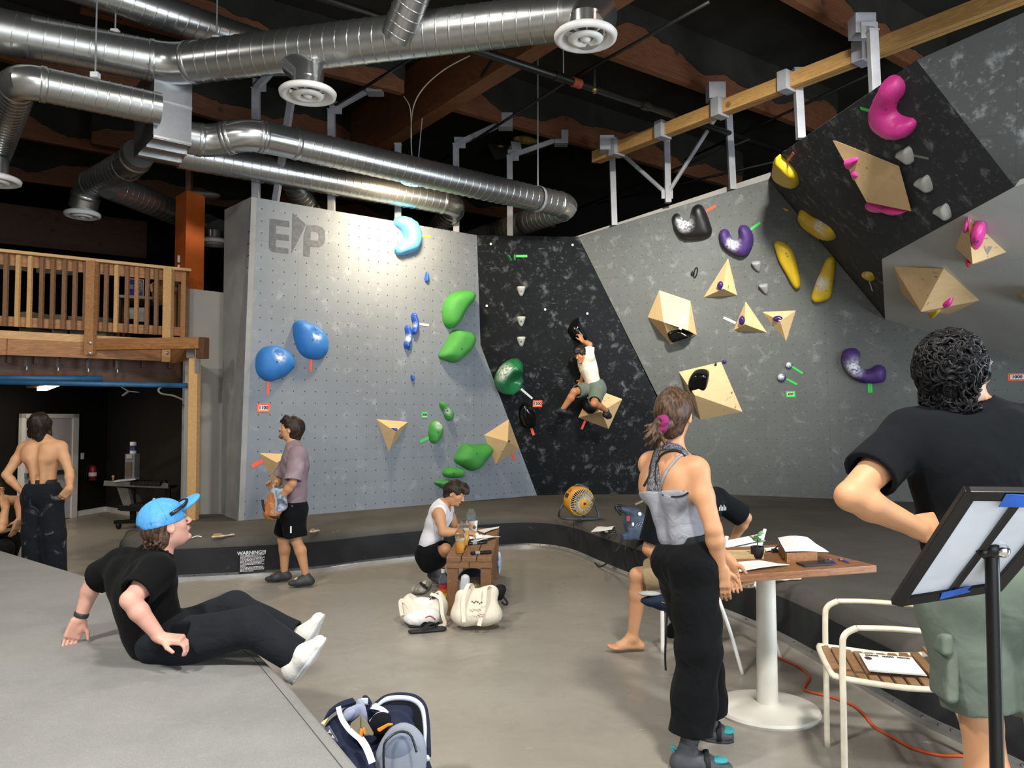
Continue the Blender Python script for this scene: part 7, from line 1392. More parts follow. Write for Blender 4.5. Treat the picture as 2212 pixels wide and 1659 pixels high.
def shirt(root, J, S, m, hem=.1, sleeve=.6, loose=.016, h=.007, name='shirt', seed=1, hemflare=1.0, belly=1.0, nr=.068, drop=0.0, foldamp=.004, back=0.0):
    f, r, u = J['f'], J['r'], J['u']; s = Solid(h); bot = lerp(J['pv'], J['ws'], hem)-u*drop; L_ = loose
    s.path([bot, J['ws'], J['ch']], [(.142*S+L_)*hemflare, .13*S*belly+L_, .15*S+L_], .04, f, 1.4); s.cone(J['ch'], lerp(J['ch'], J['nk'], .72), .15*S+L_, .104*S+L_*.5, .04, f, 1.35)
    s.ell(J['ch']-f*.03*S, (.155*S, .1*S, .16*S), (r, f, u), .04)
    for k in 'LR':
        sh, el = J['sh'+k], J['el'+k]; s.cone(J['nk']-u*.02*S, lerp(J['nk'], sh, .9), .06*S, .058*S+L_*.4, .04); s.cone(lerp(J['ch'], J['nk'], .55), lerp(J['ch'], sh, .5) if sleeve == 0 else sh, .085*S, .066*S+L_*.5, .04)
        if sleeve == 0: s.cone(sh-u*.03*S+unit(sh-J['nk'])*.0, sh-u*.09*S, .062*S, .06*S, .008, neg=True); s.cone(sh, J['el'+k], .062*S, .06*S, .008, neg=True)
        if sleeve > 0:
            e = lerp(sh, el, sleeve); s.cone(sh, e, .066*S+L_*.5, .058*S+L_*.9, .03, cap=True); s.ell(lerp(J['ch'], sh, .55)-f*.06*S, (.06*S+L_, .035*S+L_, .08*S+L_), (r, f, u), .04); s.ell(lerp(J['ch'], sh, .5)+f*.045*S, (.075*S+L_, .05*S+L_, .055*S+L_), (r, f, u), .04); hollow(s, e, sh-el, .044*S+L_*.8, .05)
    s.ripple = folds(foldamp*.8, 17/S, seed)
    hollow(s, bot, u, (.118*S+L_*.8)*hemflare, .05, f, 1.4)
    s.cut(bot, -u) if sleeve == 0 else None
    s.cone(J['nk']+u*.0+f*.005, J['nk']+unit(J['hd']-J['nk'])*.12, nr*S, nr*S, .008, neg=True)
    o = obj(name, s.geo(), m, root, smooth=True); return o
def trousers(root, J, S, m, leng=1.0, loose=.012, h=.007, name='trousers', seed=2, ankle=.055, knee=.07, top=.45, foldamp=.004, full=True):
    f, r, u = J['f'], J['r'], J['u']; s = Solid(h); L_ = loose; t = lerp(J['pv'], J['ws'], top); fl = unit(f-u*np.dot(f, u))
    kneeup = max(np.dot(J['kn'+k]-t, u) for k in 'LR') > -.12*S
    s.cone(J['pv']-u*.02, J['pv']+u*.0 if kneeup else t, .14*S+L_, .13*S+L_*.6, .04, f, 1.35)
    for g in (1, -1): s.ell(J['pv']-f*.055*S+r*.062*S*g, (.092*S+L_*.5, .082*S+L_*.5, .098*S+L_*.5), (r, f, u), .04)
    for k in 'LR':
        hp, kn, an = J['hip'+k], J['kn'+k], J['an'+k]; s.cone(lerp(J['pv'], hp, .6), hp, .13*S+L_*.5, .105*S+L_, .04)
        if leng < .95:
            e = lerp(hp, kn, leng*2) if leng <= .5 else kn; s.cone(hp, e, .102*S+L_, .076*S+L_*1.5, .03, cap=True); hollow(s, e, hp-kn, .06*S+L_*1.2, .05)
        else:
            s.cone(hp, kn, .1*S+L_, knee*S+L_, .03); e = lerp(kn, an, .96); s.cone(kn, e, knee*S+L_, ankle*S+L_, .03, cap=True); hollow(s, e, kn-an, ankle*S+L_-.018, .05)
    s.ripple = folds(foldamp, 19/S, seed)
    if not kneeup: s.cut(t, u); s.cone(t+u*.03, t-u*.02, .118*S+L_*.5, .118*S+L_*.5, .004, f, 1.35, neg=True)
    return obj(name, s.geo(), m, root, smooth=True)
def shoe(root, J, k, S, m, h=.006, low=True, name='shoe', sole=None, cuff=None, wide=1.0):
    an, to = J['an'+k], J['to'+k]; sh_ = unit(an-J['kn'+k]); fl = unit(to-an); heel = J.get('he'+k, an+sh_*.055*S-fl*.03*S); d = unit(to-heel); up_ = unit(np.cross(np.cross(d, -sh_), d)); Lf = np.linalg.norm(to-heel)
    s = Solid(h); s.cone(heel+up_*.03*S, lerp(heel, to, .55)+up_*.032*S, .042*S*wide, .047*S*wide, .02, up_, 1.2); s.cone(lerp(heel, to, .55)+up_*.03*S, to+up_*.024*S-d*.03, .05*S*wide, .036*S*wide, .025, up_, 1.4); s.cone(heel+up_*.05*S+d*.01, lerp(heel, to, .45)+up_*.05*S, .036*S, .036*S, .03)
    top = an-sh_*.0; s.cone(heel+up_*.05*S+d*.025*S, top, .04*S, .043*S, .03); s.cone(top-sh_*.05, top+sh_*.02, .036*S, .034*S, .004, neg=True)
    o = obj(name, s.geo(), m, root, smooth=True)
    if sole is not None:
        q = Solid(h); q.cone(heel+up_*.008*S, lerp(heel, to, .55)+up_*.008*S, .041*S*wide, .048*S*wide, .02, up_, 3.2); q.cone(lerp(heel, to, .55)+up_*.008*S, to+up_*.01*S-d*.02, .048*S*wide, .032*S*wide, .02, up_, 3.2); obj('sole', q.geo(), sole, o, smooth=True)
    return o, heel, d, up_
def hair_cap(J, extra=.012, h=.006, front=.5, nape=-.05, amp=.004, k=40, seed=1, tufts=(), back=0.0, ripple=True):
    at, a = J['at'], J['a']; A = J['H']; s = Solid(h); s.ell(at(0, -.018-back*.5, .036), ((.078+extra)*a, (.092+extra+back*.5)*a, (.086+extra)*a), A, .02)
    s.cone(at(0, -.05, .0), at(0, -.052, nape), (.066+extra)*a, (.05+extra)*a, .03)
    for p, q, r0, r1 in tufts: s.cone(at(*p), at(*q), r0*a, r1*a, .018)
    # clear the face and the ears
    s.cone(at(0, .10, -.03), at(0, .13, -.12), .075*a, .09*a, .012, neg=True); s.ell(at(0, .10, .005), (.064*a, .06*a, .036*a), A, .01, neg=True)
    for g in (1, -1): s.ell(at(.085*g, .012, -.022), (.03*a, .032*a, .036*a), A, .01, neg=True)
    if ripple: s.ripple = folds(amp, k, seed)
    return s
def curls(root, J, n, m, R=(.1, .115, .105), c=(0, -.02, .035), rad=.011, seed=3, zmin=-.9, size=.028, name='curl', facecut=.45, strands=1):
    """short coiled locks planted over the scalp, joined into one part"""
    r = np.random.RandomState(seed); at, a = J['at'], J['a']; gs = []
    for i in range(n):
        z = 1-(i+.5)/n*(1-zmin); ph = i*2.39996; x, y = math.cos(ph)*math.sqrt(max(0, 1-z*z)), math.sin(ph)*math.sqrt(max(0, 1-z*z))
        if y > facecut and z < .55: continue
        if z < -.35 and y > .0: continue
        p = V(x*R[0]+c[0], y*R[1]+c[1], z*R[2]+c[2]); nn = unit(V(x/R[0], y/R[1], z/R[2])); t1 = unit(np.cross(nn, r.normal(size=3))); t2 = np.cross(nn, t1); sz0 = size*(.7+.6*r.rand())
        for st in range(strands):
          pts = []; sz = sz0*(1+.17*(st-1)); oz = .003*(st-1)*(-1)**i
          for j in range(8): an = j*.62+.16*(st-1); q = p+(t1*math.cos(an)+t2*math.sin(an))*sz*(.85-.05*j)+nn*(-.008+.0085*math.sin(j*.45)+.001*j+oz)+V(0, 0, -.0022*j); pts.append(at(*q))
          gs.append(tube(pts, [rad*a*(.75+.35*math.sin(PI*(j+.7)/8))*(1 if j < 7 else .5) for j in range(8)], 5, flat=.6))
    o = obj(name, join(*gs), m, root, smooth=True); o['kind'] = 'stuff'; return o
def inflate(ps, d):
    out = []
    for q in ps:
        q = list(q)
        if q[0] == 'c': q[3] += d; q[4] += d
        else: q[2] = q[2]+d
        out.append(tuple(q))
    return out
def person(label, base): return thing('person', label, 'person', base)
pp_ = lambda Y0: (lambda x, y, Y=None: P(x, y, Y0 if Y is None else Y))
SK1 = skin_mat('skin_warm', '#bd8d66', '#ab6f4e'); SK2 = skin_mat('skin_pale_pink', '#cf9c89', '#c57a6c'); SK3 = skin_mat('skin_tan', '#a9744f', '#96583b'); SK4 = skin_mat('skin_light_tan', '#bf8d67', '#ad7150')
HB = hair_mat('black_brown_hair', '#15100d', '#2c221c'); HBK = hair_mat('black_hair', '#060506', '#131113', .5); HBR = hair_mat('brown_hair', '#2e211a', '#5a4332'); HDB = hair_mat('dark_brown_hair', '#1d1512', '#382a22')
M_BT = cloth('black_cotton', '#0a0a0b', .92, 260, 8, .5, .05); M_BT2 = cloth('washed_black_cotton', '#0e1114', .92, 260, 8, .5, .06); M_BPANT = cloth('black_trouser_cloth', '#0d0e10', .9, 300, 11, .55, .06)
# ---- woman standing beside the table
q = pp_(3.66)
J = dict(nk=q(1450, 982, 3.68), shL=q(1407, 1004, 3.79), shR=q(1503, 1017, 3.55), ch=q(1456, 1072, 3.66), ws=q(1473, 1150, 3.66), pv=q(1486, 1214, 3.66), hd=q(1457, 897, 3.68), fh=(.5, .86, .1), uh=(.02, -.06, 1),
         elR=q(1541, 1143, 3.46), wrR=q(1555, 1224, 3.50), elL=q(1480, 1112, 3.96), wrL=q(1571, 1208, 3.72), hdR=(.1, .02, -1), hnR=(.3, .8, .1), hdL=(.18, -.25, -1), hnL=(-.2, -.8, .2), htL=-1,
         hipR=q(1500, 1228, 3.57), hipL=q(1470, 1224, 3.75), knR=q(1509, 1405, 3.55), anR=q(1492, 1592, 3.53), toR=q(1581, 1648, 3.5), knL=q(1508, 1390, 3.83), anL=q(1531, 1548, 3.86), toL=q(1584, 1583, 3.84))
J['heR'] = q(1466, 1645, 3.53); J['heL'] = q(1516, 1581, 3.87); S_ = .95
for k in ('heR', 'heL', 'toR', 'toL'): J[k] = V(J[k][0], J[k][1], -.004)
J['brow'] = HBR
w = person('woman in grey camisole and black trousers standing beside the table', G(1525, 1610)); body(w, J, S_, SK4, .0058, curlL=.45, curlR=.45, lean=.92, chest=.84, spine=True)
f, r, u = J['f'], J['r'], J['u']
M_CAMI = cloth('grey_camisole_knit', '#8f9097', .9, 420, 14, .55, .04); M_MEL = NT('melange_sport_knit'); v_ = M_MEL.coord('Object'); M_MEL.col(M_MEL.mix(M_MEL.ramp(M_MEL.noise(M_MEL.coord('Object', (1, 1, .35)), 260, 3), .4, .6), lin('#2b2b2e'), lin('#77777c'))); M_MEL.rough(.9); M_MEL = M_MEL.m
s = Solid(.0058); top = lerp(J['ch'], J['nk'], .02); bot = lerp(J['ws'], J['pv'], .36); s.p = inflate(J['torso'], .006); s.cut(top+u*.01, unit(u+f*.25)); s.cut(bot, -u); s.ripple = folds(.0025, 26, 4); obj('camisole', s.geo(), M_CAMI, w, smooth=True)
# sports top with its racer back, trim and the camisole strap: bands hugging the back
def onback(a, b, o=.0):   # a across (-1 left .. 1 right shoulder), b from chest (0) to neck (1)
    p = lerp(J['ch'], J['nk'], b)+r*a*.16*S_; return p, o
from mathutils.bvhtree import BVHTree
_bo = [c for c in w.children if c.name.startswith('body')][0]; _me = _bo.data; _bv = BVHTree.FromPolygons([Vector(v.co)+Vector(ORG[_bo.name]) for v in _me.vertices], [tuple(p.vertices) for p in _me.polygons])
def hug(pts, wd, th, off=.003, wds=None, n=5):
    P_ = catmull(pts, n); v, fcs = [], []; out = []
    for i, p in enumerate(P_): hit = _bv.find_nearest(Vector(p)); out.append((np.array(hit[0])+np.array(hit[1])*off, np.array(hit[1])))
    for i, (p, nn) in enumerate(out):
        tg = unit(out[min(i+1, len(out)-1)][0]-out[max(i-1, 0)][0]); sd = unit(np.cross(nn, tg)); ww = (wd if wds is None else np.interp(i/(len(out)-1), np.linspace(0, 1, len(wds)), wds))/2
        e = []
        for x in (-ww, -ww/3, ww/3, ww): h_ = _bv.find_nearest(Vector(p+sd*x)); e.append((np.array(h_[0]), np.array(h_[1])))
        v += [a+b*(off+th) for a, b in e]+[a+b*(off-.004) for a, b in e[::-1]]
    for i in range(len(out)-1):
        for k in range(8): fcs.append((i*8+k, i*8+(k+1) % 8, i*8+8+(k+1) % 8, i*8+8+k))
    m_ = (len(out)-1)*8; return v, fcs+[tuple(range(8))[::-1], tuple(m_+k for k in range(8))]
X = lambda px, py: np.array((_bv.ray_cast(Vector(CAM), Vector(unit(ray(px, py))))[0] or P(px, py, 3.7)))
obj('sports_top', hug([X(1418, 1062), X(1414, 1030), X(1414, 1000), X(1420, 978), X(1428, 962)], .05, .003, wds=[.115, .062, .04, .042, .06]), M_MEL, w, smooth=True)
obj('sports_top_strap', hug([X(1424, 970), X(1440, 966), X(1458, 966), X(1474, 972), X(1483, 984)], .026, .003), M_MEL, w, smooth=True); M_TRM = plain('black_elastic', '#141417', .8, var=0)
for pts in ([(1392, 1050), (1404, 1026), (1408, 1000), (1411, 972)], [(1424, 1062), (1417, 1040), (1418, 1008), (1428, 985), (1446, 975), (1466, 976), (1480, 986)], [(1426, 1066), (1448, 1072), (1472, 1071), (1486, 1063)]): obj('trim_band', hug([X(*p) for p in pts], .008, .004), M_TRM, w, smooth=True)
obj('camisole_strap', hug([X(1424, 1066), X(1432, 1040), X(1446, 1012), X(1462, 992), X(1480, 982)], .015, .004), M_CAMI, w, smooth=True)
obj('necklace', hug([X(1438, 956), X(1452, 958), X(1466, 963), X(1478, 974)], .006, .004), plain('bead_violet', '#4a4a78', .4, var=.5, vs=200), w)
trousers(w, J, S_, M_BPANT, 1.0, .018, .006, seed=5, ankle=.086, knee=.086, top=.72, foldamp=.007); wb_b = lerp(J['pv'], J['ws'], .70); s = Solid(.006); s.cone(wb_b-u*.02, wb_b+u*.022, .135*S_, .132*S_, .01, f, 1.36); s.cut(wb_b+u*.03, u); s.cut(wb_b-u*.03, -u); obj('waistband', s.geo(), plain('ribbed_black_waistband', '#141518', .9, bump=.6, bs=220), w, smooth=True)
M_CSH = plain('charcoal_rubber', '#3a3c40', .6, var=.08, vs=20); M_TEALF = plain('teal_shoe_fabric', '#2f8f92', .7, var=.05)
for k, lb_ in (('R', None), ('L', None)):
    o, he, d, up_ = shoe(w, J, k, S_, M_CSH, .0055, name='climbing_shoe'); to = J['to'+k]; sd = unit(np.cross(d, up_))
    s = Solid(.005); s.ell(lerp(he, to, .74)+up_*.052, (.045, .036, .014), (d, sd, up_), .01); obj('teal_panel', s.geo(), M_TEALF, o, smooth=True)
    for sg_ in (1, -1): obj('heel_patch', Solid(.004).ell(lerp(he, to, .17)+up_*.032+sd*.037*sg_, (.022, .009, .018), (unit(d+up_*.5), sd, unit(up_-d*.5)), .01).geo(), M_TEALF, o, smooth=True)
    obj('sole_rim', tube([lerp(he, to, t_)+up_*.012+sd*sg_*w_ for sg_, seq in ((1, ((.0, .03), (.2, .042), (.55, .05), (.8, .045), (.95, .03))), (-1, ((.95, .03), (.8, .045), (.55, .05), (.2, .042), (.0, .03)))) for t_, w_ in seq], .009, 6, closed=True, flat=1.2), plain('black_sole_rubber', '#1c1d20', .6), o, smooth=True)
    obj('strap', tube([lerp(he, to, .54)+up_*.02-sd*.053, lerp(he, to, .52)+up_*.065-sd*.042, lerp(he, to, .51)+up_*.09, lerp(he, to, .52)+up_*.065+sd*.042, lerp(he, to, .54)+up_*.02+sd*.053], .014, 8, flat=.4), M_STRAP, o, smooth=True); obj('pull_tab', tube(catmull([he+up_*.05-d*.005, he+up_*.1-d*.03, he+up_*.075+d*.01], 4), .006, 6), M_TEALF, o, smooth=True)
s = hair_cap(J, .011, .0055, nape=-.055, amp=.0022, k=70, seed=3, back=.015, tufts=[((.05, .04, .085), (.075, .045, -.015), .03, .008), ((-.05, .04, .085), (-.075, .045, -.015), .03, .008), ((0, -.03, .1), (0, .07, .1), .045, .03)]); obj('hair', s.geo(), HBR, w, smooth=True)
at = J['at']; tie = q(1428, 917, 3.56)
s = Solid(.005); s.cone(at(-.01, -.1, -.02), tie, .05, .026, .02)
r3 = np.random.RandomState(11)
for i in range(22): e = tie+V(-.03+r3.normal()*.026, -.01+r3.normal()*.02, -.075+r3.normal()*.03); s.cone(tie+r3.normal(size=3)*.008, e, .014, .005, .01)
for i in range(6): s.cone(tie, tie+V(-.05-r3.rand()*.03, .0, -.01+r3.normal()*.02), .012, .004, .008)
s.ripple = folds(.0018, 90, 2); obj('ponytail', s.geo(), HBR, w, smooth=True)
s = Solid(.005)
for i in range(12): a = 2*PI*i/12; s.ell(tie+V(.0, 0, .0)+(V(.25, -.6, .2)*.2*math.cos(a)+V(.1, .1, .9)*.2*math.sin(a))*.15+V(.004, -.012, .004), (.017, .017, .015), k=.006)
s.ripple = folds(.003, 120, 5); obj('scrunchie', s.geo(), cloth('magenta_velvet', '#7d2a5a', .8), w, smooth=True)
# ---- curly haired man at the front
q = pp_(2.45)
J = dict(nk=q(2098, 890, 2.5), shL=q(1962, 943, 2.47), shR=q(2236, 935, 2.43), ch=q(2100, 1010, 2.43), ws=q(2112, 1150, 2.42), pv=q(2138, 1272, 2.42), hd=q(2066, 806, 2.47), fh=(.78, .6, .22), uh=(-.05, 0, 1),
         elL=q(1836, 1072, 2.33), wrL=q(1985, 1142, 2.36), elR=q(2345, 1080, 2.35), wrR=q(2215, 1160, 2.36), hdL=(1, .25, .1), hnL=(.1, 1, -.3), htL=-1, hdR=(-1, .25, .1), hnR=(0, 1, -.3),
         hipL=q(2078, 1300, 2.42), hipR=q(2198, 1300, 2.42), knL=q(2120, 1560, 2.40), knR=q(2262, 1560, 2.4), anL=q(2132, 1905, 2.45), anR=q(2270, 1905, 2.45), toL=G(2120, 1900), toR=G(2235, 1900))
J['toL'] = V(J['anL'][0]-.03, J['anL'][1]+.17, .0); J['toR'] = V(J['anR'][0]+.03, J['anR'][1]+.17, .0); J['heL'] = V(J['anL'][0], J['anL'][1]-.06, 0); J['heR'] = V(J['anR'][0], J['anR'][1]-.06, 0); J['brow'] = HBK; S_ = 1.06; J['hs'] = 1.0
m1 = person('man with curly black hair and black T-shirt standing behind the sign frame', V(J['anL'][0]+.05, J['anL'][1], 0)); body(m1, J, S_, SK4, .006, curlL=.35, curlR=.5, lean=1.05)
shirt(m1, J, S_, M_BT2, hem=.12, sleeve=.66, loose=.022, h=.0065, seed=3, hemflare=1.02, foldamp=.004); M_SAGE = cloth('sage_green_shorts', '#5d675c', .9, 300, 8, .6, .05); trousers(m1, J, S_, M_SAGE, .44, .016, .0065, name='shorts', seed=8, top=.5, foldamp=.006)
s = Solid(.006); pk = lerp(J['hipL'], J['knL'], .52)-J['r']*.088*S_-J['f']*.03; tl_ = unit(J['knL']-J['hipL']); s.box(pk, (.004, .055, .075), (unit(J['r']+tl_*.12), J['f'], -tl_), .014, .01); s.box(pk-tl_*.075-J['r']*.004, (.004, .06, .018), (unit(J['r']+tl_*.12), J['f'], -tl_), .012, .005); obj('cargo_pocket', s.geo(), M_SAGE, m1, smooth=True)
s = hair_cap(J, .008, .006, nape=-.075, amp=.003, k=50, seed=4, back=.02, tufts=[((0, -.055, -.02), (0, -.075, -.085), .068, .05)]); obj('hair', s.geo(), HBK, m1, smooth=True)
curls(m1, J, 420, HBK, R=(.09, .112, .102), c=(0, -.028, .034), rad=.005, seed=5, size=.024, strands=3, facecut=.12); curls(m1, J, 170, HBK, R=(.078, .066, .08), c=(0, -.058, -.052), rad=.005, seed=9, size=.022, facecut=-.1, strands=3)
for g in (1, -1): obj('sideburn', Solid(.004).cone(J['at'](.077*g, .02, .03), J['at'](.072*g, .022, -.035), .014, .006, .01).geo(), HBK, m1, smooth=True)
gl = obj('spectacle_frame', join(*[tube([J['at'](.034*g+.024*math.cos(a), .1, .01+.019*math.sin(a)) for a in np.linspace(0, 2*PI, 16, endpoint=False)], .002, 6, closed=True) for g in (1, -1)], *[tube([J['at'](.058*g, .098, .016), J['at'](.082*g, .05, .018), J['at'](.084*g, -.01, .012)], .002, 6) for g in (1, -1)], tube([J['at'](-.01, .104, .014), J['at'](.01, .104, .014)], .002, 6)), plain('clear_gold_frame', '#c9b58c', .2, .6, 0), m1, smooth=True)
# ---- seated man in the blue cap
q = pp_(3.9)
J = dict(nk=q(338, 1196, 3.93), shR=q(338, 1238, 3.76), shL=q(262, 1222, 4.05), ch=q(312, 1285, 3.92), ws=q(325, 1345, 3.92), pv=q(348, 1376, 3.93), hd=q(360, 1133, 3.92), fh=(.74, .62, .34), uh=(-.12, -.05, 1),
         elR=q(280, 1296, 3.58), wrR=q(346, 1377, 3.63), elL=q(203, 1252, 4.14), wrL=q(172, 1338, 4.12), hdR=(1, .1, -.12), hnR=(.1, .1, -1), hdL=(-.35, -.1, -.9), hnL=(.6, -.6, .1), htL=-1, htR=-1,
         hipR=q(392, 1385, 3.83), hipL=q(376, 1372, 4.03), knR=q(545, 1352, 3.76), knL=q(508, 1318, 4.02), anR=q(640, 1418, 3.78), anL=q(640, 1378, 3.98), toR=q(703, 1388, 3.70), toL=q(700, 1336, 3.94))
J['heR'] = q(646, 1462, 3.76); J['heL'] = q(650, 1424, 3.98); J['brow'] = HBR; S_ = 1.02
m2 = person('man in blue cap and black clothes sitting on the near mat leaning back', G(345, 1410, MZ)); body(m2, J, S_, SK2, .006, curlL=.5, curlR=1.35, lean=1.1); shirt(m2, J, S_, M_BT, hem=.02, sleeve=.78, loose=.026, h=.0065, seed=6, belly=1.12, hemflare=1.1, foldamp=.004, nr=.062); trousers(m2, J, S_, cloth('charcoal_trouser_cloth', '#1d1f23', .9, 300, 11, .55, .05), 1.0, .012, .0065, seed=9, ankle=.07, knee=.075, top=.35, foldamp=.004)
M_WSH = cloth('white_slip_on_canvas', '#d9d6cd', .85, 350, 20, .25, .02); M_SOLE = plain('white_rubber_sole', '#c9c9c6', .5, var=.03)
for k in 'RL':
    shoe(m2, J, k, S_*1.08, M_WSH, .0055, name='slip_on_shoe', sole=M_SOLE, wide=1.08)
    obj('sock', tube([lerp(J['kn'+k], J['an'+k], .92), J['an'+k], lerp(J['an'+k], J['he'+k], .45)], [.042, .043, .045], 14), plain('lavender_sock', '#a9b2dc', .9), m2, smooth=True)
at, a = J['at'], J['a']; A = J['H']; M_CAP = cloth('light_blue_cap_cotton', '#4f93c9', .9, 350, 25, .3, .06, wear=('#8fb9da', 12, .5, .75, .5))
s = hair_cap(J, .006, .006, nape=-.05, amp=.003, k=55, seed=3, tufts=[((0, -.06, -.04), (0, -.085, -.085), .06, .035), ((.05, -.05, -.04), (.055, -.07, -.08), .03, .015), ((-.05, -.05, -.04), (-.055, -.07, -.08), .03, .015)]); obj('hair', s.geo(), HBR, m2, smooth=True); curls(m2, J, 70, HBR, R=(.075, .07, .06), c=(0, -.05, -.05), rad=.008, seed=2, size=.02, facecut=.1)
capn = unit(A[2]*1.0-A[1]*.22); s = Solid(.0055); s.ell(at(0, -.014, .036), (.092*a, .112*a, .098*a), A, .02); s.cut(at(0, 0, .008), -unit(A[2]+A[1]*.12)); s.ell(at(0, -.016, .02), (.082*a, .1*a, .08*a), A, .004, neg=True); s.ell(at(0, -.125, .02), (.035*a, .03*a, .026*a), A, .006, neg=True); cp = obj('cap', s.geo(), M_CAP, m2, smooth=True)
s = Solid(.005); vy = unit(A[1]+A[2]*.30); vz = np.cross(A[0], vy)
s.ell(at(0, .118, .058), (.08*a, .075*a, .02*a), (A[0], vy, vz), .01); s.ell(at(0, .118, .036), (.085*a, .1*a, .022*a), (A[0], vy, vz), .003, neg=True); s.ell(at(0, .0, .03), (.085*a, .1*a, .07*a), A, .004, neg=True); obj('visor', s.geo(), M_CAP, cp, smooth=True); obj('sunglasses_band', tube([at(.09*math.cos(t), .02+.105*math.sin(t), .055+.02*math.sin(t)) for t in np.linspace(-.1, PI+.1, 14)], .009*a, 8), M_PEN, cp, smooth=True); obj('button', ball(at(0, -.014, .136), .008), M_CAP, cp, smooth=True)
for i in range(5): t = PI*i/5; obj('panel_seam', tube([at(.0925*math.cos(t)*math.cos(b), -.014+.1125*math.sin(t)*math.cos(b), .036+.0985*math.sin(b)) for b in np.linspace(.02, PI-.02, 14)], .0016, 5), M_CAP, cp, smooth=True)
obj('watch', lathe([(.033, -.012), (.036, -.008), (.036, .008), (.033, .012)], lerp(J['elL'], J['wrL'], .88), J['wrL']-J['elL'], 18, False), plain('dark_watch_strap', '#2d3338', .5), m2, auto=40); obj('belt_pouch', Solid(.006).box(lerp(J['hipR'], J['knR'], .1)+V(0, -.085, .055), (.03, .02, .04), r=.01).geo(), M_BT, m2, smooth=True)
# ---- shirtless man with his back turned
q = pp_(7.3)
J = dict(nk=q(92, 947), shL=q(53, 969), shR=q(131, 967), ch=q(92, 992), ws=q(93, 1031), pv=q(92, 1062), hd=q(86, 920), fh=(-.35, .93, .05), elL=q(13, 1026, 7.2), wrL=q(46, 1062, 7.24), elR=q(150, 1020, 7.25), wrR=q(150, 1056, 7.2), hdL=(.5, .2, -.8), hnL=(.5, .8, .2), htL=-1, hdR=(-.5, -.05, -.6), hnR=(-.7, .6, 0),
         hipL=q(76, 1074), hipR=q(109, 1074), knL=q(72, 1152), knR=q(117, 1156), anL=q(72, 1241), anR=q(121, 1244), toL=V(0, 0, 0), toR=V(0, 0, 0))
for k in 'LR': J['to'+k] = V(J['an'+k][0], J['an'+k][1]+.17, .01); J['he'+k] = V(J['an'+k][0], J['an'+k][1]-.05, .01)
J['brow'] = HB; S_ = .93; m3 = person('shirtless man in dusty black trousers seen from behind near the white door', V(q(95, 1262)[0], 7.3, 0)); body(m3, J, S_, SK1, .0075, curlL=.5, curlR=.9, lean=1.0, chest=1.1, spine=True)
trousers(m3, J, S_, cloth('chalky_black_denim', '#17191e', .9, 300, 11, .6, .06, wear=('#8b8e96', 7, .58, .75, .55)), 1.0, .016, .008, seed=7, ankle=.085, knee=.085, top=.6); wbp = lerp(J['pv'], J['ws'], .62); s = Solid(.008); s.cone(wbp-J['u']*.015, wbp+J['u']*.02, .134*S_, .132*S_, .01, J['f'], 1.38); s.cut(wbp+J['u']*.03, J['u']); s.cut(wbp-J['u']*.025, -J['u']); obj('waistband', s.geo(), plain('black_elastic', '#141417', .8, var=0), m3, smooth=True)
for k in 'LR': shoe(m3, J, k, S_, M_BT, .008)
s = hair_cap(J, .02, .007, nape=-.075, amp=.003, k=60, seed=3, back=.02, tufts=[((-.06, 0, .03), (-.085, .03, -.09), .055, .035), ((.06, -.01, .03), (.085, -.01, -.09), .055, .03), ((0, -.08, 0), (.01, -.085, -.12), .065, .035), ((.07, -.02, -.06), (.12, -.03, -.085), .02, .006)]); obj('hair', s.geo(), HB, m3, smooth=True)
# ---- person crouching at the picture edge
q = lambda x, y, Y=6.8: P(x, y, Y+.9)
J = dict(nk=q(-38, 1085), shL=q(-14, 1083, 6.95), shR=q(-46, 1092, 6.62), ch=q(-62, 1112), ws=q(-80, 1150), pv=q(-86, 1180), hd=q(-16, 1060), fh=(.96, -.2, -.15), elL=q(43, 1080, 6.72), wrL=q(43, 1122, 6.6), elR=q(2, 1142, 6.45), wrR=q(12, 1098, 6.5), hdL=(-.3, -.15, -.9), hnL=(-.8, .2, .3), htL=-1, hdR=(-.25, .1, .95), hnR=(-.9, .2, -.2), htR=-1,
         hipL=q(-70, 1185, 6.9), hipR=q(-74, 1190, 6.7), knL=q(26, 1168, 6.75), knR=q(8, 1186, 6.5), anL=q(0, 1262, 6.85), anR=q(-20, 1275, 6.6), toL=q(35, 1283, 6.8), toR=q(15, 1296, 6.58)); J['brow'] = HB
m4 = person('person in black squatting at the picture edge with a fist at the mouth', V(q(-60, 1285)[0], 7.7, 0)); body(m4, J, 1.07, SK4, .008, curlL=.25, curlR=1.5); shirt(m4, J, 1.07, M_BT, sleeve=.3, h=.009); trousers(m4, J, 1.07, M_BPANT, 1.0, .012, .009); obj('hair', hair_cap(J, .012, .008).geo(), HB, m4, smooth=True)
for k in 'LR': shoe(m4, J, k, 1.07, M_BT, .008)
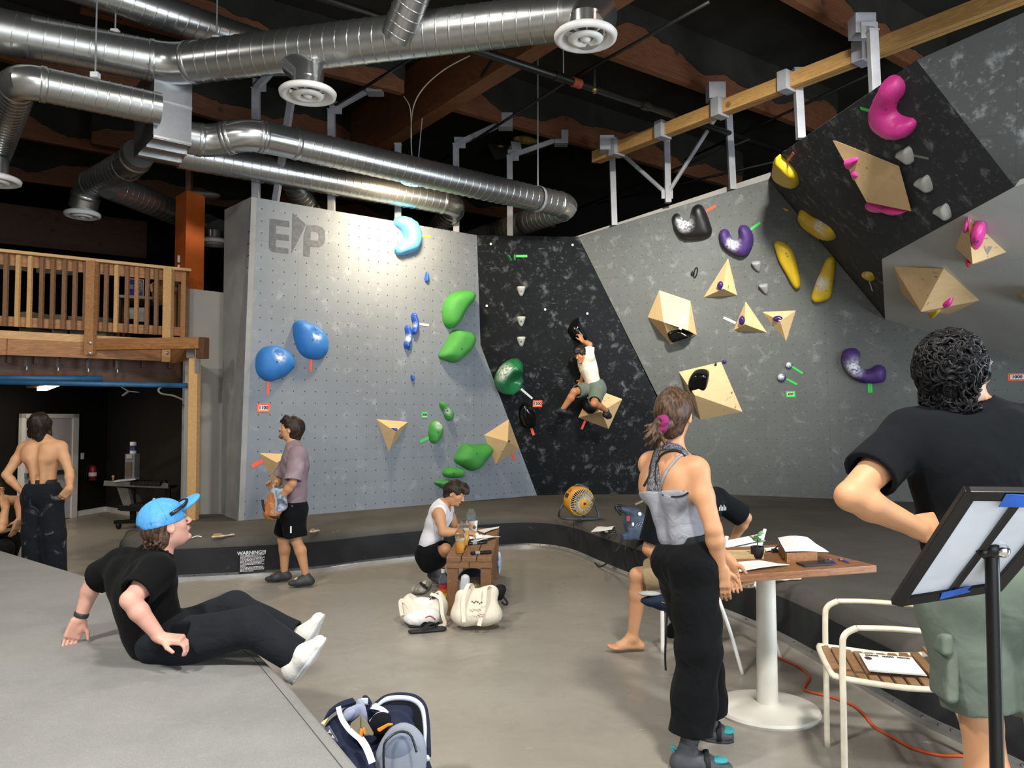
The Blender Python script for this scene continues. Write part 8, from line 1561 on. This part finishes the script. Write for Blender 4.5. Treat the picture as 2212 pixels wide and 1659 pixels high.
# ---- man in the faded shirt with a chalk bucket
q = pp_(7.33)
J = dict(nk=q(634, 960), shL=q(643, 983, 7.16), shR=q(634, 980, 7.5), ch=q(637, 1006), ws=q(637, 1060), pv=q(633, 1098), hd=q(627, 927), fh=(-.94, -.12, .22), uh=(.15, 0, 1), elL=q(632, 1044, 7.08), wrL=q(604, 1079, 7.12), elR=q(603, 1036, 7.48), wrR=q(592, 1058, 7.38), hdL=(-.6, .1, -.8), hnL=(-.5, .6, .4), htL=1, hdR=(-.25, -.3, .5), hnR=(.2, -.9, -.2),
         hipL=q(632, 1106, 7.24), hipR=q(630, 1106, 7.42), knL=q(640, 1168, 7.22), knR=q(611, 1166, 7.42), anL=q(661, 1243, 7.24), anR=q(614, 1238, 7.45), toL=q(623, 1266, 7.2), toR=q(573, 1256, 7.44)); J['heL'] = q(671, 1263, 7.24); J['heR'] = q(622, 1252, 7.46)
J['brow'] = HDB; S_ = .9; m5 = person('man in faded mauve T-shirt and black shorts chalking up by the mat', V(q(632, 1258)[0], 7.3, 0)); body(m5, J, S_, SK4, .0065, curlL=.6, curlR=1.2, lean=.95)
shirt(m5, J, S_, cloth('faded_mauve_cotton', '#87747a', .92, 260, 9, .5, .07, wear=('#a8999c', 5, .45, .7, .6)), hem=.0, sleeve=.9, loose=.03, h=.007, seed=12, hemflare=.98, drop=.02, nr=.062); trousers(m5, J, S_, M_BPANT, .44, .022, .007, name='shorts', seed=4, top=.4)
obj('side_label', box(lerp(J['hipL'], J['knL'], .55)+V(.0, -.12, 0), (.012, .006, .06)), M_PAPER, m5); obj('hem_label', box(q(627, 1096, 7.1)+V(0, .04, 0), (.02, .006, .02)), M_PAPER, m5)
s = hair_cap(J, .017, .006, nape=-.06, amp=.004, k=60, seed=6, back=.012, tufts=[((.04, .06, .09), (.03, .1, .055), .04, .016), ((-.04, .06, .09), (-.03, .1, .055), .04, .016), ((0, .06, .1), (0, .108, .06), .04, .015), ((.07, .02, .03), (.078, .03, .0), .03, .015), ((-.07, .02, .03), (-.078, .03, .0), .03, .015), ((0, -.07, -.02), (0, -.085, -.075), .07, .045)]); obj('hair', s.geo(), HDB, m5, smooth=True)
obj('moustache', Solid(.003).ell(J['at'](0, .098, -.042), (.022, .007, .006), J['H'], .004).geo(), HDB, m5, smooth=True); s = Solid(.004); s.ell(J['at'](0, .07, -.095), (.04, .024, .02), J['H'], .01); s.ell(J['at'](0, .055, -.085), (.052, .03, .02), J['H'], .01); obj('beard', s.geo(), plain('short_stubble', '#6d5140', .9), m5, smooth=True)
M_RSH = plain('black_shoe_rubber', '#2f3135', .55); M_SHY = plain('pale_yellow_shoe', '#cdb88a', .7); M_SHR = plain('red_shoe_panel', '#8f3f3a', .7)
for k, mm in (('L', M_SHY), ('R', M_SHR)):
    o, he, d, up_ = shoe(m5, J, k, S_, M_RSH, .006, name='climbing_shoe'); to = J['to'+k]; sd = unit(np.cross(d, up_)); s = Solid(.005); s.ell(lerp(he, to, .5)+up_*.055, (.05, .032, .02), (d, sd, up_), .01); obj('shoe_panel', s.geo(), mm, o, smooth=True); obj('strap', tube([lerp(he, to, .5)+up_*.03-sd*.04, lerp(he, to, .48)+up_*.078, lerp(he, to, .5)+up_*.03+sd*.04], .011, 8, flat=.4), M_STRAP, o, smooth=True)
cbk = thing('chalk_bucket', 'dusty orange and grey chalk bucket held by the man in the faded shirt', 'chalk bag', q(592, 1112, 7.12)); s = Solid(.006); s.cone(q(588, 1104, 7.1), q(598, 1082, 7.12), .085, .09, .03, (0, 1, 0), 1.3); s.ripple = folds(.004, 30, 3); obj('bucket_body', s.geo(), cloth('burnt_orange_canvas', '#a5683f', .9, wear=('#d8c8bb', 14, .5, .7, .5)), cbk, smooth=True)
s = Solid(.006); s.cone(q(603, 1088, 7.1), q(602, 1066, 7.14), .078, .075, .03, (0, 1, 0), 1.3); s.ell(q(604, 1056, 7.14), (.05, .04, .05), k=.01, neg=True); s.ripple = folds(.004, 30, 8); obj('bucket_top', s.geo(), cloth('blue_grey_canvas', '#4a5566', .9, wear=('#c9ced6', 10, .42, .62, .8)), cbk, smooth=True)
obj('carry_strap', ribbon([q(590, 1048, 7.05), q(593, 1065, 7.0), q(597, 1085, 6.99), q(595, 1102, 6.99)], .012, .004, (1, 0, 0)), plain('grey_strap', '#8d9398', .8), cbk); obj('round_patch', lathe([(0, 0), (.018, 0), (.018, .004)], q(588, 1092, 6.995), (0, -1, 0), 14), plain('orange_patch', '#b86a2c', .7), cbk); obj('blue_patch', box(q(604, 1101, 6.99), (.03, .005, .02)), plain('blue_white_patch', '#7f9ccf', .7), cbk)
obj('dark_rim', tube(catmull([q(567, 1080, 7.08), q(571, 1100, 7.06), q(586, 1115, 7.05), q(604, 1118, 7.06)], 5), .012, 8), M_STRAP, cbk, smooth=True)
# ---- crouching man in the white tank top
q = pp_(7.2)
J = dict(nk=q(956, 1091), shR=q(948, 1109, 7.02), shL=q(966, 1103, 7.37), ch=q(945, 1126), ws=q(932, 1166), pv=q(930, 1198), hd=q(983, 1066, 7.14), fh=(.84, -.25, -.42), uh=(.35, 0, 1), elR=q(957, 1150, 6.93), wrR=q(996, 1148, 6.98), elL=q(985, 1140, 7.38), wrL=q(1012, 1148, 7.25), hdR=(.95, .1, -.1), hnR=(0, .2, -1), htR=-1, hdL=(.6, -.6, -.1), hnL=(0, .1, -1), htL=1,
         hipR=q(938, 1204, 7.1), hipL=q(940, 1200, 7.3), knR=q(963, 1186, 6.98), knL=q(966, 1190, 7.42), anR=q(940, 1244, 7.22), anL=q(945, 1238, 7.45), toR=q(965, 1266, 7.16), toL=q(968, 1252, 7.42)); J['brow'] = HDB
S_ = .92; m6 = person('man in white tank top crouching beside the bench, writing', V(q(940, 1266)[0], 7.2, 0)); body(m6, J, S_, SK1, .0065, curlL=.7, curlR=.8); s = Solid(.0065); s.p = inflate(J['torso'], .011); f, r, u = J['f'], J['r'], J['u']; s.cone(lerp(J['pv'], J['ws'], -.25)-f*.02, J['ws'], .158*S_, .135*S_, .04, f, 1.3)
for k in 'LR': sh = J['sh'+k]; s.cone(sh+unit(sh-J['nk'])*.055, lerp(J['ch'], sh, .9)-u*.02+unit(sh-J['nk'])*.06, .07*S_, .075*S_, .008, neg=True); s.cone(sh+unit(sh-J['nk'])*.05+u*.02, J['el'+k], .06*S_, .07*S_, .008, neg=True)
s.cone(J['nk']+u*.01+f*.03, J['nk']+unit(J['hd']-J['nk'])*.12+f*.05, .085*S_, .085*S_, .01, neg=True); s.cut(lerp(J['pv'], J['ws'], -.55), -u); s.ripple = folds(.004, 22, 5); obj('tank_top', s.geo(), cloth('white_tank_cotton', '#d9d8dc', .9, 300, 9, .5, .03), m6, smooth=True)
trousers(m6, J, S_, M_BPANT, .46, .016, .007, name='shorts', seed=3, top=.2); obj('hair', hair_cap(J, .014, .006, nape=-.03, amp=.004, k=60, seed=8, tufts=[((0, .05, .1), (.0, .115, .075), .042, .018), ((.03, .06, .09), (.035, .108, .05), .03, .012), ((-.03, .06, .09), (-.035, .108, .05), .03, .012), ((0, .08, .09), (.0, .12, .05), .03, .012)]).geo(), HDB, m6, smooth=True)
obj('moustache', Solid(.003).ell(J['at'](0, .098, -.042), (.02, .006, .005), J['H'], .004).geo(), HDB, m6, smooth=True); obj('beard', Solid(.004).ell(J['at'](0, .066, -.096), (.034, .022, .016), J['H'], .01).geo(), plain('short_stubble', '#6d5140', .9), m6, smooth=True)
for k in 'LR': shoe(m6, J, k, S_, plain('dark_grey_shoe', '#3d4147', .7, var=.1), .007)
for k in 'RL': obj('sock', tube([lerp(J['kn'+k], J['an'+k], .7), J['an'+k]], [.046, .045], 12), plain('grey_sock', '#5b5d63', .9), m6, smooth=True)
# ---- climber in mid-air
q = pp_(11.2)
J = dict(nk=q(1263, 776), shL=q(1273, 771, 11.08), shR=q(1259, 780, 11.36), ch=q(1270, 795), ws=q(1278, 817), pv=q(1284, 836), hd=q(1256, 768, 11.12), fh=(-.75, -.6, -.25), uh=(-.15, 0, 1), elL=q(1274, 744, 11.1), wrL=q(1258, 737, 11.2), elR=q(1262, 805, 11.5), wrR=q(1256, 822, 11.4), hdL=(-.3, .15, .9), hnL=(-.6, .7, 0), htL=1,
         hipR=q(1275, 840, 11.28), hipL=q(1291, 842, 11.12), knR=q(1240, 846, 11.02), anR=q(1214, 886, 11.1), toR=q(1197, 893, 11.18), knL=q(1283, 872, 10.88), anL=q(1311, 888, 11.15), toL=q(1322, 903, 11.25)); J['brow'] = HB
J['heR'] = q(1219, 894, 11.08); J['heL'] = q(1312, 898, 11.1); S_ = .93; m7 = person('climber in cream T-shirt and sage shorts swinging from the black hold', q(1270, 893)); body(m7, J, S_, SK3, .008, curlL=1.2); shirt(m7, J, S_, cloth('cream_cotton', '#d6cab8', .9, 300, 9, .5, .03), hem=.05, sleeve=.75, loose=.014, h=.008, seed=4); trousers(m7, J, S_, M_SAGE, .42, .018, .008, name='shorts', seed=6, top=.4)
obj('hair', hair_cap(J, .022, .007, nape=-.03, amp=.005, k=55, seed=9, tufts=[((0, .05, .1), (.0, .1, .06), .05, .025)]).geo(), HB, m7, smooth=True); curls(m7, J, 90, HB, R=(.1, .115, .1), rad=.012, size=.026, seed=4)
for k in 'LR': shoe(m7, J, k, S_, plain('black_climbing_rubber', '#1d1e22', .6), .008, name='climbing_shoe')
# ---- man sitting on the white chair behind the woman
q = pp_(5.2)
J = dict(nk=q(1492, 1066, 5.15), shL=q(1428, 1088, 5.0), shR=q(1549, 1080, 5.34), ch=q(1490, 1124, 5.15), ws=q(1494, 1180, 5.2), pv=q(1498, 1222, 5.22), hd=q(1478, 1022, 5.1), fh=(-.7, .7, 0), elL=q(1401, 1186, 5.02), wrL=q(1442, 1224, 5.1), elR=q(1611, 1118, 5.42), wrR=q(1583, 1166, 5.5), hdL=(.5, .4, -.3), hnL=(.2, .2, -.9), htL=-1, hdR=(-.5, .0, -.8), hnR=(-.6, -.5, .2),
         hipL=q(1472, 1232, 5.1), hipR=q(1510, 1232, 5.34), knL=q(1377, 1243, 5.2), anL=q(1366, 1378, 5.26), toL=q(1319, 1402, 5.22), knR=q(1440, 1242, 5.52), anR=q(1464, 1356, 5.45), toR=q(1446, 1380, 5.4)); J['heL'] = q(1381, 1403, 5.28); J['brow'] = HB
S_ = .97; m8 = person('barefoot man in black T-shirt and khaki shorts sitting behind the woman', V(q(1366, 1405)[0], 5.24, 0)); body(m8, J, S_, SK4, .0068, curlL=.5, curlR=.5, barefoot='L'); shirt(m8, J, S_, M_BT2, hem=.1, sleeve=.85, loose=.024, h=.007, seed=10); trousers(m8, J, S_, cloth('khaki_shorts', '#9c8a6a', .9, 300, 9, .5, .04), .4, .018, .007, name='shorts', seed=11, top=.3); obj('hair', hair_cap(J, .014, .008).geo(), HB, m8, smooth=True)
shoe(m8, J, 'R', S_, M_BT, .007, name='sandal')
c = lerp(J['ch'], J['nk'], .55)-J['f']*.16*S_+J['r']*.1; g = [bar(c+J['r']*.016*k-J['u']*.012, c+J['r']*.016*k+J['u']*(.012+.012*(k % 2)), .005, .003, J['f']) for k in range(5)]; o = obj('back_print', join(*g), M_INKW, m8); o['kind'] = 'stuff'
